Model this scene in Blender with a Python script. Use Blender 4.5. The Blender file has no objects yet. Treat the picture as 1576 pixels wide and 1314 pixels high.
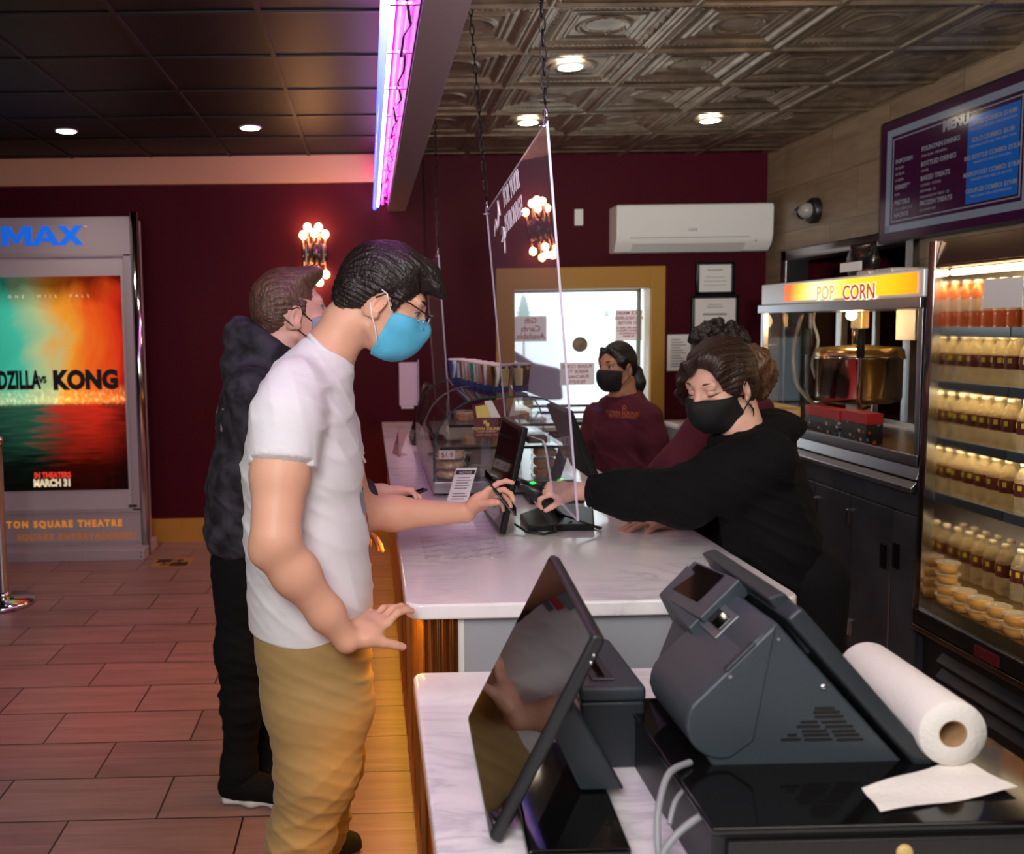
import bpy, bmesh, math, random
import numpy as np
from mathutils import Vector, Matrix
random.seed(7); np.random.seed(7)
SC = bpy.context.scene
COL = SC.collection
PI = math.pi

# ---------------------------------------------------------------- camera
FPX, CX, CY = 1339.5, 590.0, 610.8
CAMZ = 1.604
def _rot(rx, ry, rz):
    c, s = math.cos, math.sin
    Rz = np.array([[c(rz), -s(rz), 0], [s(rz), c(rz), 0], [0, 0, 1]])
    Rx = np.array([[1, 0, 0], [0, c(rx), -s(rx)], [0, s(rx), c(rx)]])
    Ry = np.array([[c(ry), 0, s(ry)], [0, 1, 0], [-s(ry), 0, c(ry)]])
    return Rz @ Rx @ Ry
RC = _rot(-.081, .0156, -.0152)
cam = bpy.data.cameras.new('camera'); camo = bpy.data.objects.new('camera', cam); COL.objects.link(camo)
mw = Matrix.Identity(4)
for i in range(3):
    mw[i][0] = RC[i, 0]; mw[i][1] = RC[i, 2]; mw[i][2] = -RC[i, 1]
mw[2][3] = CAMZ
camo.matrix_world = mw
cam.sensor_width = 36; cam.sensor_fit = 'HORIZONTAL'
cam.lens = FPX / 1576 * 36
cam.shift_x = (788 - CX) / 1576; cam.shift_y = (CY - 657) / 1576
cam.clip_start = .05; cam.clip_end = 200
cam.dof.use_dof = True; cam.dof.focus_distance = 2.5; cam.dof.aperture_fstop = 3.4
SC.camera = camo

def P(u, v, x=None, y=None, z=None):
    """point of the place on the sight line of pixel (u,v), at the given world x, y or z"""
    d = RC @ np.array([(u - CX) / FPX, 1.0, -(v - CY) / FPX])
    if y is not None: t = y / d[1]
    elif x is not None: t = x / d[0]
    else: t = (z - CAMZ) / d[2]
    return Vector((d[0] * t, d[1] * t, d[2] * t + CAMZ))

# ---------------------------------------------------------------- exposure, world
SC.view_settings.view_transform = 'Standard'; SC.view_settings.look = 'None'
SC.view_settings.gamma = 1; SC.view_settings.exposure = 0.0; SC.view_settings.use_curve_mapping = False
W = bpy.data.worlds.new('world'); SC.world = W; W.use_nodes = True
bg = W.node_tree.nodes['Background']; bg.inputs[0].default_value = (.86, .93, 1, 1); bg.inputs[1].default_value = 2.6

def lin(c):
    c = c / 255
    return c / 12.92 if c <= .04045 else ((c + .055) / 1.055) ** 2.4
def S(r, g, b): return (lin(r), lin(g), lin(b), 1)

def light(name, kind, loc, power, color=(1, 1, 1), size=.1, size_y=None, target=None, spot=None, blend=.5, spread=None):
    l = bpy.data.lights.new(name, kind); l.energy = power; l.color = color[:3]
    if kind == 'AREA':
        l.size = size
        if size_y: l.shape = 'RECTANGLE'; l.size_y = size_y
        if spread: l.spread = spread
    else: l.shadow_soft_size = size
    if kind == 'SPOT': l.spot_size = spot; l.spot_blend = blend
    o = bpy.data.objects.new(name, l); COL.objects.link(o); o.location = loc
    if target is not None:
        o.rotation_euler = (Vector(target) - Vector(loc)).to_track_quat('-Z', 'Y').to_euler()
    return o
WARM = (1, .80, .58)
# the photographer's flash bounced off the lobby ceiling, and the lobby's own lighting behind the camera
light('bounce_flash', 'AREA', (-.45, -.35, 2.45), 58, (1, .97, .95), 1.0, 1.0, target=(.25, 3.0, .8))
light('camera_flash', 'SPOT', (.22, -.25, 1.95), 950, (1, .96, .92), .12, target=(.85, 1.6, 2.84), spot=1.25, blend=1)
light('lobby_light', 'AREA', (-2.2, .8, 2.75), 20, (1, .92, .87), 1.2, 1.2, target=(-2.0, 2.2, 0))
light('red_spot', 'SPOT', (-1.6, 1.6, 2.75), 130, (1, .10, .07), .05, target=P(140, 1060, z=0), spot=.46, blend=1)
light('counter_light', 'AREA', (1.6, .5, 2.75), 22, (1, .93, .84), 1.0, 1.0, target=(1.7, 3.2, .8))

# ---------------------------------------------------------------- materials
def mat(name, col=(.5, .5, .5, 1), rough=.5, metal=0., emit=None, estr=0., spec=.5, coat=0., bump=None, var=None, sheen=0., sss=0., trans=0., alpha=1.):
    m = bpy.data.materials.new(name); m.use_nodes = True
    nt = m.node_tree; b = nt.nodes['Principled BSDF']
    if len(col) == 3: col = (*col, 1)
    b.inputs['Base Color'].default_value = col; b.inputs['Roughness'].default_value = rough
    b.inputs['Metallic'].default_value = metal; b.inputs['Specular IOR Level'].default_value = spec
    b.inputs['Coat Weight'].default_value = coat; b.inputs['Sheen Weight'].default_value = sheen
    b.inputs['Transmission Weight'].default_value = trans
    if sss:
        b.inputs['Subsurface Weight'].default_value = sss; b.inputs['Subsurface Radius'].default_value = (.012, .005, .003)
        b.inputs['Subsurface Scale'].default_value = 1.0
    if emit: b.inputs['Emission Color'].default_value = emit if len(emit) == 4 else (*emit, 1); b.inputs['Emission Strength'].default_value = estr
    tc = None
    if bump or var:
        tc = nt.nodes.new('ShaderNodeTexCoord')
    if bump:
        scale, strength, stretch = bump
        mp = nt.nodes.new('ShaderNodeMapping'); mp.inputs['Scale'].default_value = stretch
        nt.links.new(tc.outputs['Object'], mp.inputs['Vector'])
        n = nt.nodes.new('ShaderNodeTexNoise'); n.inputs['Scale'].default_value = scale; n.inputs['Detail'].default_value = 4
        nt.links.new(mp.outputs[0], n.inputs['Vector'])
        bp = nt.nodes.new('ShaderNodeBump'); bp.inputs['Strength'].default_value = strength; bp.inputs['Distance'].default_value = .01
        nt.links.new(n.outputs['Fac'], bp.inputs['Height']); nt.links.new(bp.outputs[0], b.inputs['Normal'])
    if var:
        scale, c2, lo, hi, stretch = var
        mp = nt.nodes.new('ShaderNodeMapping'); mp.inputs['Scale'].default_value = stretch
        nt.links.new(tc.outputs['Object'], mp.inputs['Vector'])
        n = nt.nodes.new('ShaderNodeTexNoise'); n.inputs['Scale'].default_value = scale; n.inputs['Detail'].default_value = 6
        nt.links.new(mp.outputs[0], n.inputs['Vector'])
        r = nt.nodes.new('ShaderNodeValToRGB'); r.color_ramp.elements[0].position = lo; r.color_ramp.elements[1].position = hi
        r.color_ramp.elements[0].color = col; r.color_ramp.elements[1].color = c2
        nt.links.new(n.outputs['Fac'], r.inputs[0]); nt.links.new(r.outputs[0], b.inputs['Base Color'])
    return m
def glass(name, tint=(1, 1, 1, 1), refl=1.45, rough=.0, body=0., bodycol=(.8, .8, .8, 1)):
    """thin clear sheet: see-through with fresnel reflection, and a little milky body if wanted"""
    m = bpy.data.materials.new(name); m.use_nodes = True; nt = m.node_tree; N = nt.nodes; L = nt.links
    N.remove(N['Principled BSDF'])
    t = N.new('ShaderNodeBsdfTransparent'); t.inputs[0].default_value = tint
    g = N.new('ShaderNodeBsdfGlossy'); g.inputs['Roughness'].default_value = rough
    f = N.new('ShaderNodeFresnel'); f.inputs[0].default_value = refl
    ge = N.new('ShaderNodeNewGeometry'); inv = N.new('ShaderNodeMath'); inv.operation = 'SUBTRACT'; inv.inputs[0].default_value = 1
    L.new(ge.outputs['Backfacing'], inv.inputs[1])
    mu = N.new('ShaderNodeMath'); mu.operation = 'MULTIPLY'; L.new(f.outputs[0], mu.inputs[0]); L.new(inv.outputs[0], mu.inputs[1])
    x = N.new('ShaderNodeMixShader'); L.new(mu.outputs[0], x.inputs[0]); L.new(t.outputs[0], x.inputs[1]); L.new(g.outputs[0], x.inputs[2])
    out = x
    if body:
        d = N.new('ShaderNodeBsdfDiffuse'); d.inputs[0].default_value = bodycol
        y = N.new('ShaderNodeMixShader'); y.inputs[0].default_value = body
        L.new(x.outputs[0], y.inputs[1]); L.new(d.outputs[0], y.inputs[2]); out = y
    L.new(out.outputs[0], N['Material Output'].inputs[0])
    return m
def pos_nodes(m, swap=None, off=(0, 0, 0)):
    """world position, optionally with axes re-ordered, as a texture vector"""
    nt = m.node_tree; g = nt.nodes.new('ShaderNodeNewGeometry')
    sep = nt.nodes.new('ShaderNodeSeparateXYZ'); com = nt.nodes.new('ShaderNodeCombineXYZ')
    nt.links.new(g.outputs['Position'], sep.inputs[0])
    for i, a in enumerate(swap or (0, 1, 2)): nt.links.new(sep.outputs[a], com.inputs[i])
    ad = nt.nodes.new('ShaderNodeVectorMath'); ad.operation = 'ADD'; ad.inputs[1].default_value = off
    nt.links.new(com.outputs[0], ad.inputs[0])
    return ad.outputs[0]
def brick_mat(name, c1, c2, mortar, bw, rh, msize, swap, off, rough, grain, gstretch, coat=0., offset=.5):
    m = mat(name, c1, rough); nt = m.node_tree; L = nt.links; b = nt.nodes['Principled BSDF']
    v = pos_nodes(m, swap, off)
    br = nt.nodes.new('ShaderNodeTexBrick'); br.inputs['Scale'].default_value = 1; br.offset = offset; br.offset_frequency = 2
    br.inputs['Brick Width'].default_value = bw; br.inputs['Row Height'].default_value = rh
    br.inputs['Mortar Size'].default_value = msize; br.inputs['Mortar Smooth'].default_value = .1
    br.inputs['Color1'].default_value = c1; br.inputs['Color2'].default_value = c2; br.inputs['Mortar'].default_value = mortar
    L.new(v, br.inputs['Vector'])
    mp = nt.nodes.new('ShaderNodeMapping'); mp.inputs['Scale'].default_value = gstretch; L.new(v, mp.inputs[0])
    n = nt.nodes.new('ShaderNodeTexNoise'); n.inputs['Scale'].default_value = 1; n.inputs['Detail'].default_value = 8; n.inputs['Roughness'].default_value = .65
    n.inputs['Distortion'].default_value = .6
    # each tile has its own grain: shift the grain by the tile's own tint
    sh = nt.nodes.new('ShaderNodeVectorMath'); sh.operation = 'MULTIPLY_ADD'; sh.inputs[1].default_value = (60, 60, 60)
    L.new(br.outputs['Color'], sh.inputs[0]); L.new(mp.outputs[0], sh.inputs[2]); L.new(sh.outputs[0], n.inputs['Vector'])
    r = nt.nodes.new('ShaderNodeValToRGB'); r.color_ramp.elements[0].position = .3; r.color_ramp.elements[1].position = .75
    r.color_ramp.elements[0].color = (grain, grain, grain, 1); r.color_ramp.elements[1].color = (1.15, 1.15, 1.15, 1)
    L.new(n.outputs['Fac'], r.inputs[0])
    mx = nt.nodes.new('ShaderNodeMix'); mx.data_type = 'RGBA'; mx.blend_type = 'MULTIPLY'; mx.inputs[0].default_value = 1
    L.new(br.outputs['Color'], mx.inputs[6]); L.new(r.outputs[0], mx.inputs[7]); L.new(mx.outputs[2], b.inputs['Base Color'])
    bp = nt.nodes.new('ShaderNodeBump'); bp.inputs['Strength'].default_value = .5; bp.inputs['Distance'].default_value = .003; bp.invert = True
    L.new(br.outputs['Fac'], bp.inputs['Height']); L.new(bp.outputs[0], b.inputs['Normal'])
    b.inputs['Coat Weight'].default_value = coat; b.inputs['Coat Roughness'].default_value = .12
    return m

MT = {}
MT['floor'] = brick_mat('floor_tile', S(160, 124, 118), S(142, 108, 104), S(48, 36, 36), .573, .2718, .0035, (0, 1, 2),
                        (.728 + .573 * 100, -4.387 + .2718 * 101, 0), .34, .62, (1.6, 22, 1))
MT['stone'] = brick_mat('stone_tile', S(148, 127, 103), S(130, 110, 89), S(104, 90, 75), .62, .305, .003, (1, 2, 0), (20.1, 9.06, 0), .35, .62, (2.2, 16, 1))
MT['maroon'] = mat('maroon_paint', S(68, 12, 25), .55, spec=.10, bump=(40, .06, (1, 1, 1)))
MT['tan'] = mat('tan_paint', S(196, 158, 112), .5)
MT['yellow_trim'] = mat('yellow_trim', S(176, 128, 46), .45)
MT['cream'] = mat('cream_paint', S(235, 226, 204), .5)
MT['panel_black'] = mat('black_ceiling_panel', S(9, 5, 8), .5, spec=.22)
MT['grid_black'] = mat('ceiling_grid', S(12, 9, 10), .5, spec=.3)
MT['tin'] = mat('pressed_tin', S(178, 160, 138), .33, metal=.8, var=(9, S(138, 123, 106), .35, .7, (1, 1, 1)))
MT['beam'] = mat('beam_paint', S(120, 98, 106), .45)
MT['white'] = mat('white_plastic', S(226, 224, 220), .35)
MT['paper'] = mat('white_paper', S(232, 228, 224), .7)
MT['black'] = mat('black_plastic', S(20, 20, 22), .38)
MT['gloss_black'] = mat('gloss_black', S(9, 9, 10), .06, spec=.6)
MT['charcoal'] = mat('charcoal_plastic', S(60, 68, 74), .42, bump=(350, .05, (1, 1, 1)))
MT['darkgrey'] = mat('dark_grey_plastic', S(44, 50, 55), .42, bump=(350, .05, (1, 1, 1)))
MT['chrome'] = mat('chrome', S(205, 205, 210), .12, metal=1)
MT['steel'] = mat('brushed_steel', S(176, 176, 180), .28, metal=1, bump=(60, .05, (1, 40, 1)))
MT['dark_steel'] = mat('dark_cabinet', S(92, 92, 99), .34, metal=.55, var=(5, S(68, 68, 75), .35, .7, (1, 1, 1)))
MT['grey_panel'] = mat('grey_laminate', S(160, 164, 170), .45)
MT['silver'] = mat('silver_frame', S(176, 168, 172), .38, metal=.15)
MT['rubber'] = mat('rubber', S(24, 24, 24), .7)
MT['cable'] = mat('grey_cable', S(142, 146, 148), .45)
MT['bulb'] = mat('glowing_bulb', (1, .62, .3, 1), .4, emit=(1, .56, .22, 1), estr=34)
MT['lamp'] = mat('downlight_glow', (1, 1, 1, 1), .4, emit=(1, .87, .66, 1), estr=26)
MT['red_text'] = mat('red_ink', S(190, 96, 104), .6)
MT['grey_text'] = mat('grey_ink', S(120, 118, 118), .6)
MT['black_text'] = mat('black_ink', S(26, 24, 24), .6)
MT['gold_text'] = mat('gold_ink', S(216, 184, 118), .5)
MT['clear'] = glass('clear_glass', (.98, 1, .99, 1), 1.45)
MT['plexi'] = glass('clear_acrylic', (.97, .96, .98, 1), 1.56, .0, .045, (.75, .68, .80, 1))  # lavender body paints the purple veil of reflections into the sheet
MT['plexi_edge'] = mat('acrylic_edge', S(214, 204, 226), .35, trans=.25, emit=None)
MT['glass_edge'] = mat('green_glass_edge', S(30, 92, 82), .2)

def marble():
    m = mat('white_marble', S(238, 236, 236), .12, coat=.3); nt = m.node_tree; L = nt.links; b = nt.nodes['Principled BSDF']
    v = pos_nodes(m)
    n1 = nt.nodes.new('ShaderNodeTexNoise'); n1.inputs['Scale'].default_value = 2.2; n1.inputs['Detail'].default_value = 8; n1.inputs['Distortion'].default_value = 1.6
    mp = nt.nodes.new('ShaderNodeMapping'); mp.inputs['Rotation'].default_value = (0, 0, .6); mp.inputs['Scale'].default_value = (1, 2.4, 1)
    L.new(v, mp.inputs[0]); L.new(mp.outputs[0], n1.inputs['Vector'])
    r = nt.nodes.new('ShaderNodeValToRGB'); cr = r.color_ramp
    cr.elements[0].position = .40; cr.elements[0].color = S(236, 234, 234); cr.elements[1].position = .62; cr.elements[1].color = S(240, 238, 238)
    e = cr.elements.new(.50); e.color = S(204, 202, 207); e = cr.elements.new(.46); e.color = S(230, 229, 231); e = cr.elements.new(.54); e.color = S(228, 227, 229)
    L.new(n1.outputs['Fac'], r.inputs[0])
    n2 = nt.nodes.new('ShaderNodeTexNoise'); n2.inputs['Scale'].default_value = 1.1; n2.inputs['Detail'].default_value = 3; L.new(v, n2.inputs['Vector'])
    r2 = nt.nodes.new('ShaderNodeValToRGB'); r2.color_ramp.elements[0].position = .42; r2.color_ramp.elements[1].position = .62
    L.new(n2.outputs['Fac'], r2.inputs[0])
    mx = nt.nodes.new('ShaderNodeMix'); mx.data_type = 'RGBA'; mx.inputs[6].default_value = S(240, 238, 238)
    L.new(r2.outputs[0], mx.inputs[0]); L.new(r.outputs[0], mx.inputs[7]); L.new(mx.outputs[2], b.inputs['Base Color'])
    return m
MT['marble'] = marble()

# ---------------------------------------------------------------- mesh helpers
OFF = {}
class M:
    def __init__(s): s.v = []; s.f = []; s.mi = []; s.m = 0; s.sm = []
    def add(s, vs, fs, smooth=False):
        n = len(s.v); s.v += [tuple(q) for q in vs]
        for f in fs: s.f.append([n + i for i in f]); s.mi.append(s.m); s.sm.append(smooth)
        return s
    def box(s, x0, y0, z0, x1, y1, z1):
        if x0 > x1: x0, x1 = x1, x0
        if y0 > y1: y0, y1 = y1, y0
        if z0 > z1: z0, z1 = z1, z0
        return s.add([(x0, y0, z0), (x1, y0, z0), (x1, y1, z0), (x0, y1, z0), (x0, y0, z1), (x1, y0, z1), (x1, y1, z1), (x0, y1, z1)],
                     [(3, 2, 1, 0), (4, 5, 6, 7), (0, 1, 5, 4), (1, 2, 6, 5), (2, 3, 7, 6), (3, 0, 4, 7)])
    def obox(s, c, ax, h):
        """box with centre, three unit axes, three half sizes"""
        c = Vector(c); A = [Vector(a) * q for a, q in zip(ax, h)]
        vs = [c + A[0] * i + A[1] * j + A[2] * k for k in (-1, 1) for (i, j) in ((-1, -1), (1, -1), (1, 1), (-1, 1))]
        return s.add(vs, [(3, 2, 1, 0), (4, 5, 6, 7), (0, 1, 5, 4), (1, 2, 6, 5), (2, 3, 7, 6), (3, 0, 4, 7)])
    def prism(s, poly, d, smooth=False):
        """extrude a 3-D polygon by vector d"""
        n = len(poly); d = Vector(d); poly = [Vector(p) for p in poly]
        vs = poly + [p + d for p in poly]
        s.add(vs, [tuple(range(n))[::-1], tuple(range(n, 2 * n))] + [], False)
        return s.add(vs, [(i, (i + 1) % n, n + (i + 1) % n, n + i) for i in range(n)], smooth)
    def tube(s, path, r, n=10, caps=True, r2=None):
        path = [Vector(p) for p in path]; k = len(path)
        rs = r if isinstance(r, (list, tuple)) else [r + ((r2 if r2 is not None else r) - r) * i / max(1, k - 1) for i in range(k)]
        t0 = (path[1] - path[0]).normalized()
        ref = Vector((0, 0, 1)) if abs(t0.z) < .9 else Vector((1, 0, 0))
        a = t0.cross(ref).normalized(); vs = []
        for i, p in enumerate(path):
            t = (path[min(i + 1, k - 1)] - path[max(i - 1, 0)]).normalized()
            a = (a - t * a.dot(t)).normalized(); b = t.cross(a)
            vs += [p + (a * math.cos(2 * PI * j / n) + b * math.sin(2 * PI * j / n)) * rs[i] for j in range(n)]
        fs = [(i * n + j, i * n + (j + 1) % n, (i + 1) * n + (j + 1) % n, (i + 1) * n + j) for i in range(k - 1) for j in range(n)]
        s.add(vs, fs, True)
        if caps: s.add(vs[:n], [tuple(range(n))[::-1]]); s.add(vs[-n:], [tuple(range(n))])
        return s
    def lathe(s, prof, c=(0, 0, 0), n=24, axis=None):
        """profile of (r, h) turned about an axis through c"""
        c = Vector(c); ax = Vector(axis or (0, 0, 1)).normalized()
        a = ax.cross(Vector((0, 1, 0)) if abs(ax.y) < .9 else Vector((1, 0, 0))).normalized(); b = ax.cross(a)
        vs = []; k = len(prof)
        for r, h in prof: vs += [c + ax * h + (a * math.cos(2 * PI * j / n) + b * math.sin(2 * PI * j / n)) * max(r, 1e-5) for j in range(n)]
        return s.add(vs, [(i * n + j, i * n + (j + 1) % n, (i + 1) * n + (j + 1) % n, (i + 1) * n + j) for i in range(k - 1) for j in range(n)], True)
    def ball(s, c, r, n=14, sc=(1, 1, 1)):
        k = n // 2; c = Vector(c); vs = []
        for i in range(k + 1):
            th = PI * i / k; rr = max(math.sin(th), 1e-4)
            vs += [c + Vector((rr * math.cos(2 * PI * j / n) * sc[0], rr * math.sin(2 * PI * j / n) * sc[1], math.cos(th) * sc[2])) * r for j in range(n)]
        return s.add(vs, [(i * n + j, (i + 1) * n + j, (i + 1) * n + (j + 1) % n, i * n + (j + 1) % n) for i in range(k) for j in range(n)], True)
    def quad(s, a, b, c, d): return s.add([a, b, c, d], [(0, 1, 2, 3)])
    def sheet(s, rows, smooth=True):
        """grid of points (list of equal-length rows)"""
        n = len(rows[0]); vs = [p for r in rows for p in r]
        return s.add(vs, [(i * n + j, i * n + j + 1, (i + 1) * n + j + 1, (i + 1) * n + j) for i in range(len(rows) - 1) for j in range(n - 1)], smooth)

def thing(name, label, cat, loc=(0, 0, 0), group=None):
    o = bpy.data.objects.new(name, None); COL.objects.link(o); o.location = loc; o.empty_display_size = .1
    OFF[o.name] = Vector(loc); return tag(o, label, cat, group)
def tag(o, label, cat, group=None, kind=None):
    o['label'] = label; o['category'] = cat
    if group: o['group'] = group
    if kind: o['kind'] = kind
    return o
def put(name, m, mt, parent=None, bev=0., seg=2, label=None, origin=None, weld=True):
    """link a mesh built in world coordinates as ONE object (child of parent if given)"""
    me = bpy.data.meshes.new(name)
    off = OFF[parent.name] if parent else Vector(origin or (0, 0, 0))
    me.from_pydata([tuple(Vector(q) - off) for q in m.v], [], m.f)
    mts = mt if isinstance(mt, (list, tuple)) else [mt]
    for x in mts: me.materials.append(MT[x] if isinstance(x, str) else x)
    me.polygons.foreach_set('material_index', m.mi); me.polygons.foreach_set('use_smooth', m.sm)
    if weld:
        bm = bmesh.new(); bm.from_mesh(me); bmesh.ops.remove_doubles(bm, verts=bm.verts, dist=1e-5)
        bmesh.ops.recalc_face_normals(bm, faces=bm.faces); bm.to_mesh(me); bm.free()
    o = bpy.data.objects.new(name, me); COL.objects.link(o)
    if parent: o.parent = parent; OFF[o.name] = off
    else: o.location = off; OFF[o.name] = off
    if bev:
        b = o.modifiers.new('bevel', 'BEVEL'); b.width = bev; b.segments = seg; b.limit_method = 'ANGLE'; b.angle_limit = .6; b.harden_normals = False
        me.polygons.foreach_set('use_smooth', [True] * len(me.polygons))
        w = o.modifiers.new('wn', 'WEIGHTED_NORMAL')
    if label: o['label'] = label
    return o
def struct(name, m, mt, bev=0.):
    o = put(name, m, mt, None, bev); o['kind'] = 'structure'; return o
def text(name, s, size, o, xd, yd, mt, parent, align='CENTER', bold=0., ext=.0004, wide=1., spacing=1., label=None):
    """lettering as real thin geometry: origin o (baseline), reading direction xd, up direction yd"""
    cu = bpy.data.curves.new('t', 'FONT'); cu.body = s; cu.size = size; cu.align_x = align; cu.offset = bold; cu.extrude = ext
    cu.resolution_u = 3; cu.space_character = spacing
    ob = bpy.data.objects.new('t', cu); COL.objects.link(ob)
    me = bpy.data.meshes.new_from_object(ob); bpy.data.objects.remove(ob)
    xd = Vector(xd).normalized(); yd = Vector(yd).normalized(); zd = xd.cross(yd)
    m = M(); vs = [Vector(o) + xd * q.co.x * wide + yd * q.co.y + zd * q.co.z for q in me.vertices]
    m.add(vs, [tuple(p.vertices) for p in me.polygons])
    bpy.data.meshes.remove(me)
    return put(name, m, mt, parent, weld=False, label=label)
def dup(o, loc=None, rz=None, parent=None, label=None, group=None):
    c = o.copy(); COL.objects.link(c)
    if parent: c.parent = parent
    if loc is not None: c.location = loc
    if rz is not None: c.rotation_euler = (0, 0, rz)
    if label: c['label'] = label
    if group: c['group'] = group
    for ch in list(o.children): dup(ch, parent=c)
    return c
# ================================================================ THE SETTING
YB, XR, ZT, ZL = 6.53, 2.98, 2.845, 2.865     # back wall, right wall, tin ceiling, lobby ceiling
XL, YF = -4.6, -2.6
struct('floor', M().quad((XL, YF, 0), (XR + 1.6, YF, 0), (XR + 1.6, YB, 0), (XL, YB, 0)), 'floor')
# --- back wall with the ticket window
wx0, wx1, wz0, wz1 = P(790, 500, y=YB).x, P(1001, 500, y=YB).x, P(900, 655, y=YB).z, P(900, 443, y=YB).z
m = M(); T = .16
m.box(XL - .1, YB, 0, wx0, YB + T, 3.0); m.box(wx1, YB, 0, XR + 1.6, YB + T, 3.0)
m.box(wx0, YB, 0, wx1, YB + T, wz0); m.box(wx0, YB, wz1, wx1, YB + T, 3.0)
struct('wall_back', m, 'maroon')
# --- right wall with the doorway behind the popcorn machine
dy0, dy1, dz1 = 4.75, P(1215, 400, x=XR).y, P(1215, 397, x=XR).z
m = M()
m.prism([(XR, a_, b_) for a_, b_ in ((YF, 0), (dy0, 0), (dy0, dz1), (dy1, dz1), (dy1, 0), (YB, 0), (YB, 3.0), (YF, 3.0))], (.12, 0, 0))
struct('wall_right', m, 'stone')
m = M().box(XR + 1.5, 3.5, 0, XR + 1.6, YB, 3.0).box(XR + .12, 3.4, 0, XR + 1.6, 3.5, 3.0).box(XR + .12, 3.5, 2.7, XR + 1.6, YB, 2.8)
struct('wall_backroom', m, mat('backroom_paint', S(128, 106, 88), .6))
struct('wall_left', M().box(XL - .1, YF, 0, XL, YB, 3.0), 'maroon')
struct('wall_front', M().box(XL - .1, YF - .1, 0, XR + 1.6, YF, 3.0), mat('front_wall_paint', S(150, 120, 116), .6))
# door frame of the right wall
m = M()
for (a, b) in ((dy0 - .05, dy0 + .02), (dy1 - .02, dy1 + .05)): m.box(XR - .035, a, 0, XR + .13, b, dz1 + .05)
m.box(XR - .035, dy0 - .05, dz1 - .02, XR + .13, dy1 + .05, dz1 + .05)
struct('door_1', m, 'steel', .004)
# --- lobby ceiling: black gloss panels in a black grid
S0 = .573
gx, gy = -.42, 3.596
m = M()
m.box(XL, YF, ZL, .17, YB, ZL + .05); m.m = 1
for i in range(-8, 2):
    x = gx + i * S0
    if x > XL: m.box(x - .011, YF, ZL - .009, x + .011, YB, ZL + .001)
for j in range(-11, 6):
    y = gy + j * S0
    if YF < y < YB: m.box(XL, y - .011, ZL - .008, .17, y + .011, ZL + .001)
struct('ceiling_lobby', m, ['panel_black', 'grid_black'])
# --- concession ceiling: pressed tin panels
N0 = 64
q = (np.arange(N0) + .5) / N0
q = np.concatenate([[0], q, [1]])
X, Y = np.meshgrid(q, q, indexing='ij')
e = np.minimum(np.minimum(X, 1 - X), np.minimum(Y, 1 - Y))          # distance from the tile's edge
def bump(d, c, w): return np.clip(1 - np.abs(d - c) / w, 0, 1) ** .7
h = np.zeros_like(X)
h += .020 * np.clip((.030 - e) / .008, 0, 1)                          # grid runner hangs lowest
h += .010 * bump(e, .055, .016)
along = np.where(np.minimum(X, 1 - X) < np.minimum(Y, 1 - Y), Y, X)
h += .011 * bump(e, .105, .026) * (.5 + .5 * np.cos(along * 2 * PI * 24)) * (e < .14)
h -= .010 * np.clip((e - .14) / .02, 0, 1)
h += .008 * bump(e, .205, .014) + .009 * bump(e, .255, .014)
r = np.hypot(X - .5, Y - .5)
h += .011 * bump(r, .185, .016) + .006 * bump(r, .150, .010)
h -= .003 * (r < .17)
tx0, ty0 = .726, 4.055
vs, fs = [], []
n = N0 + 2
idx = np.arange(n * n).reshape(n, n)
cells = np.stack([idx[:-1, :-1], idx[:-1, 1:], idx[1:, 1:], idx[1:, :-1]], -1).reshape(-1, 4)
k = 0
for i in range(-1, 4):
    for j in range(-6, 5):
        x = tx0 + (i + X) * S0; y = ty0 + (j + Y) * S0
        vs.append(np.stack([x, y, ZT - h], -1).reshape(-1, 3)); fs.append(cells + k * n * n); k += 1
vs = np.concatenate(vs); fs = np.concatenate(fs)
vs[:, 0] = np.clip(vs[:, 0], .16, XR + .05); vs[:, 1] = np.minimum(vs[:, 1], YB + .02)
me = bpy.data.meshes.new('ceiling_concession'); me.vertices.add(len(vs)); me.vertices.foreach_set('co', vs.ravel())
me.loops.add(fs.size); me.loops.foreach_set('vertex_index', fs.ravel().astype(np.int32))
me.polygons.add(len(fs)); me.polygons.foreach_set('loop_start', np.arange(0, fs.size, 4, dtype=np.int32)); me.polygons.foreach_set('use_smooth', np.ones(len(fs), bool))
me.update(calc_edges=True); me.materials.append(MT['tin'])
o = bpy.data.objects.new('ceiling_concession', me); COL.objects.link(o); o['kind'] = 'structure'
struct('ceiling_slab', M().box(.16, YF, ZT + .02, XR + 1.6, YB, ZT + .1).box(.16, YF, ZT - .02, XR, ty0 - 6 * S0, ZT + .02), 'grid_black')
# --- beam between the ceilings, light cove trim, baseboard
zb = P(630, 325, y=YB).z
struct('trim_1', M().box(.155, YF, zb, .285, YB, 3.0), 'beam', .004)
m = M(); m.box(XL, YB - .035, P(300, 284, y=YB).z, .14, YB, ZL + .001)
struct('trim_2', m, 'tan')
zc = P(290, 797, y=YB).z
struct('baseboard_back', M().box(XL, YB - .02, 0, 1.05, YB, zc), 'yellow_trim')
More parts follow.
